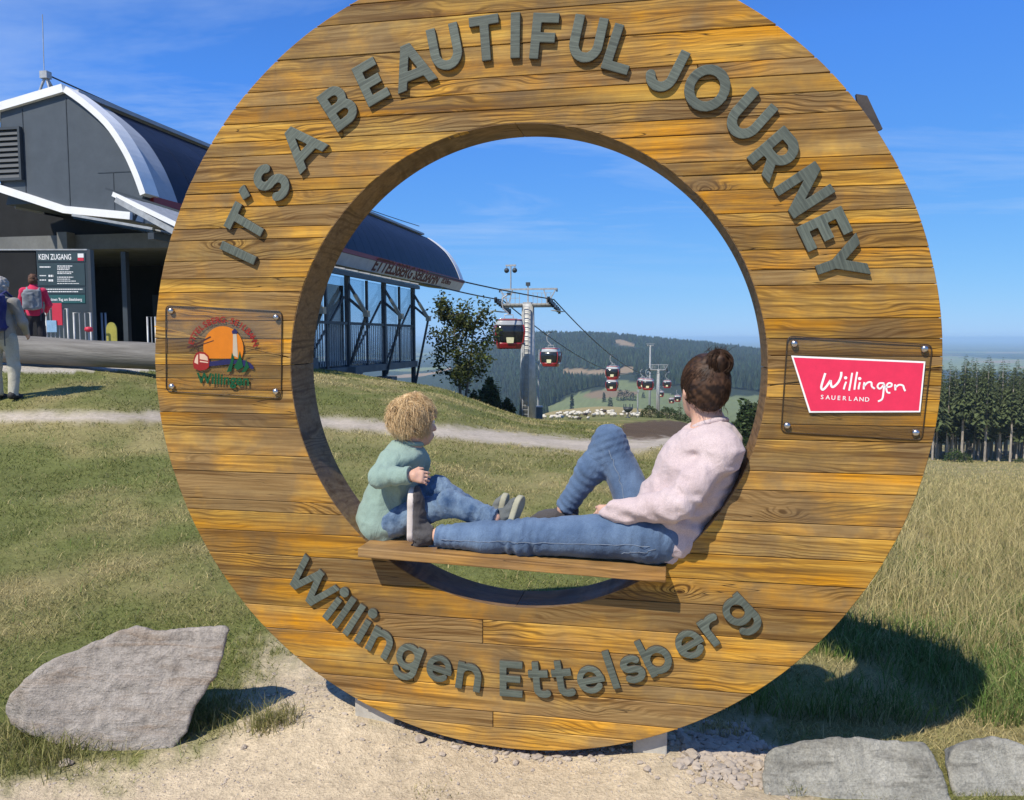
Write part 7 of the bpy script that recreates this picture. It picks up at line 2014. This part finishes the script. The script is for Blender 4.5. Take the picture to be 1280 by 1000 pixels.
def boulder(outline, Y, depth, lean, label, m, seed, facets, h=.010, amp=.03, shrink=.0):
    pts = [at(px, py, Y) for px, py in outline]; cx = sum(p.x for p in pts) / len(pts); zb = min(p.z for p in pts); poly = [(p.x - cx, p.z - zb) for p in pts]; z0 = zb
    X = [p[0] for p in poly]; Z = [p[1] for p in poly]
    def f(P):
        yy = P[..., 1] - lean * P[..., 2]
        d2 = poly_sdf(np.stack([P[..., 0], P[..., 2]], -1), poly) + shrink + .45 * np.maximum(yy, 0)
        d = smax(d2, -yy - .0, .02); d = smax(d, yy - depth, .05)
        for (nx, ny, nz, c) in facets: d = smax(d, (P[..., 0] * nx + P[..., 1] * ny + P[..., 2] * nz) - c, .012)
        fine = fbm(P, 3.2, seed, 2) - .5; rid = np.abs(fbm(P * np.array((1, 1, 1.8)), 6, seed + 2, 3) - .5)
        q = fbm(P, 4, seed + 6, 2); step = np.abs((q * 9) % 1 - .5)
        return d + fine * amp * 1.6 + rid * amp + (step - .25) * amp * .22 + (fbm(P, 22, seed + 4, 3) - .5) * amp * .35
    me = sdf_mesh('boulder', f, (min(X) - .1, -.12, min(Z) - .08), (max(X) + .1, depth + abs(lean) * 1.2 + .1, max(Z) + .1), h, m, True, 0)
    o = link('boulder', me, None, (cx, Y, z0)); tag(o, label, 'boulder'); return o
boulder([(-44, 918), (-30, 876), (26, 840), (52, 828), (104, 809), (146, 797), (174, 802), (212, 796), (262, 793), (277, 801), (270, 838), (260, 868), (241, 898), (233, 925), (208, 950), (146, 963), (96, 958), (38, 946), (-14, 938)], 3.05, .24, .30, 'big pale grey slab of rock at the left in front of the wheel', M_ROCK, 3, [(-.80, -.55, .20, .40), (.62, -.74, .24, .30), (-.15, -.72, .68, .335), (.05, -.93, -.36, -.04), (-.45, -.88, .1, .14)], .0080, .030, .018)
boulder([(966, 1060), (970, 988), (992, 972), (1060, 965), (1140, 966), (1205, 974), (1214, 1005), (1212, 1070), (1100, 1080)], 2.62, .34, .8, 'flat mottled grey boulder at the lower right corner', M_ROCK2, 11, [(-.3, -.6, .74, .17)], .009, .026)
boulder([(1216, 1065), (1219, 998), (1240, 976), (1300, 968), (1360, 982), (1380, 1060), (1300, 1080)], 2.66, .32, .8, 'second grey boulder touching the right border', M_ROCK2, 15, [(.2, -.6, .74, .17)], .010, .026)
def stone_mesh(seed, sub=1):
    bm = bmesh.new(); bmesh.ops.create_icosphere(bm, subdivisions=sub, radius=1); r2 = random.Random(seed)
    for v in bm.verts: v.co *= r2.uniform(.68, 1.18); v.co.z *= .62; v.co.x *= 1.2
    me = bpy.data.meshes.new('stone'); bm.to_mesh(me); bm.free(); me.materials.append(M_PEB); return me
def rubble():
    r2 = np.random.default_rng(4); base = stone_mesh(1, 1); bv = np.array([v.co[:] for v in base.vertices]); bf = np.array([p.vertices[:] for p in base.polygons]); nv = len(bv)
    xs, ys, ss = [], [], []
    zones = [((840, 985), (905, 985), 900, .0045, .026), ((560, 850), (925, 955), 520, .004, .018), ((440, 620), (880, 930), 480, .003, .012), ((300, 440), (850, 930), 420, .003, .010), ((200, 1000), (930, 1010), 1100, .0015, .006), ((-20, 420), (940, 1010), 500, .0015, .006)]
    for (x0, x1), (y0, y1), n, s0, s1 in zones:
        for _ in range(n):
            px, py = r2.normal((x0 + x1) / 2, (x1 - x0) * .27), r2.normal((y0 + y1) / 2, (y1 - y0) * .27); d = ray(px, py); t = CAMH / -d.z; x, y = d.x * t, d.y * t
            xs.append(x); ys.append(y); ss.append(s0 + (s1 - s0) * r2.uniform(0, 1) ** 3)
    x = np.array(xs); y = np.array(ys); s_ = np.array(ss); z = zg(x, y); dirt = land(x, y, z)[0] > .35; x, y, s_, z = x[dirt], y[dirt], s_[dirt], z[dirt]; n = len(x)
    a = r2.uniform(0, 6.28, n); c, si = np.cos(a), np.sin(a); sc = s_[:, None] * r2.uniform(.7, 1.3, (n, 3)); W = bv[None] * sc[:, None]
    # shuffle vertices a little so no two stones are alike
    W = W * r2.uniform(.78, 1.22, W.shape); X = W[..., 0] * c[:, None] - W[..., 1] * si[:, None] + x[:, None]; Yy = W[..., 0] * si[:, None] + W[..., 1] * c[:, None] + y[:, None]; Zz = W[..., 2] + (z + s_ * .25)[:, None]
    V = np.stack([X, Yy, Zz], -1).reshape(-1, 3); F = (bf[None] + (np.arange(n) * nv)[:, None, None]).reshape(-1, 3)
    tag(link('rubble', np_mesh('rubble', V, F, M_PEB, False)), 'pale broken stones and grit scattered on the bare earth', 'gravel', kind='stuff')
    k = 0
    for px, py, s_, lab in ((82, 956, .024, 'small dark stone at the foot of the left boulder'), (525, 925, .022, 'pale stone under the wheel’s rim left of its lowest point'), (865, 945, .028, 'pale angular stone in the rubble right of the wheel’s foot'), (900, 962, .024, 'flat pale stone low in the rubble beside the right boulder'), (930, 940, .026, 'pale stone at the top right of the rubble heap'), (672, 948, .020, 'small stone just below the wheel’s lowest point'), (305, 935, .014, 'pebble in the earth right of the left boulder')):
        g = ground_at(px, py); me = stone_mesh(50 + k, 2); o = link('stone', me, None, (g.x, g.y, g.z + s_ * .3)); o.scale = (s_, s_, s_); o.rotation_euler = (0, 0, k * 1.3); tag(o, lab, 'stone'); k += 1
rubble()

# ------------------------------------------------------------------ haze
def haze():
    b = MB().box(-59500, 59500, -400, 61000, -125, 14.5); o = b.build('haze'); m = bpy.data.materials.new('haze_air'); m.use_nodes = True; N = m.node_tree.nodes; L = m.node_tree.links; N.clear()
    out = N.new('ShaderNodeOutputMaterial'); v = N.new('ShaderNodeVolumePrincipled'); v.inputs['Color'].default_value = (.52, .76, 1.0, 1); v.inputs['Density'].default_value = 1.3e-4; v.inputs['Anisotropy'].default_value = 0.0
    L.new(v.outputs[0], out.inputs['Volume']); o.data.materials.append(m); tag(o, 'thin blue summer haze over the valley', 'haze', kind='stuff'); o.visible_shadow = True
haze()
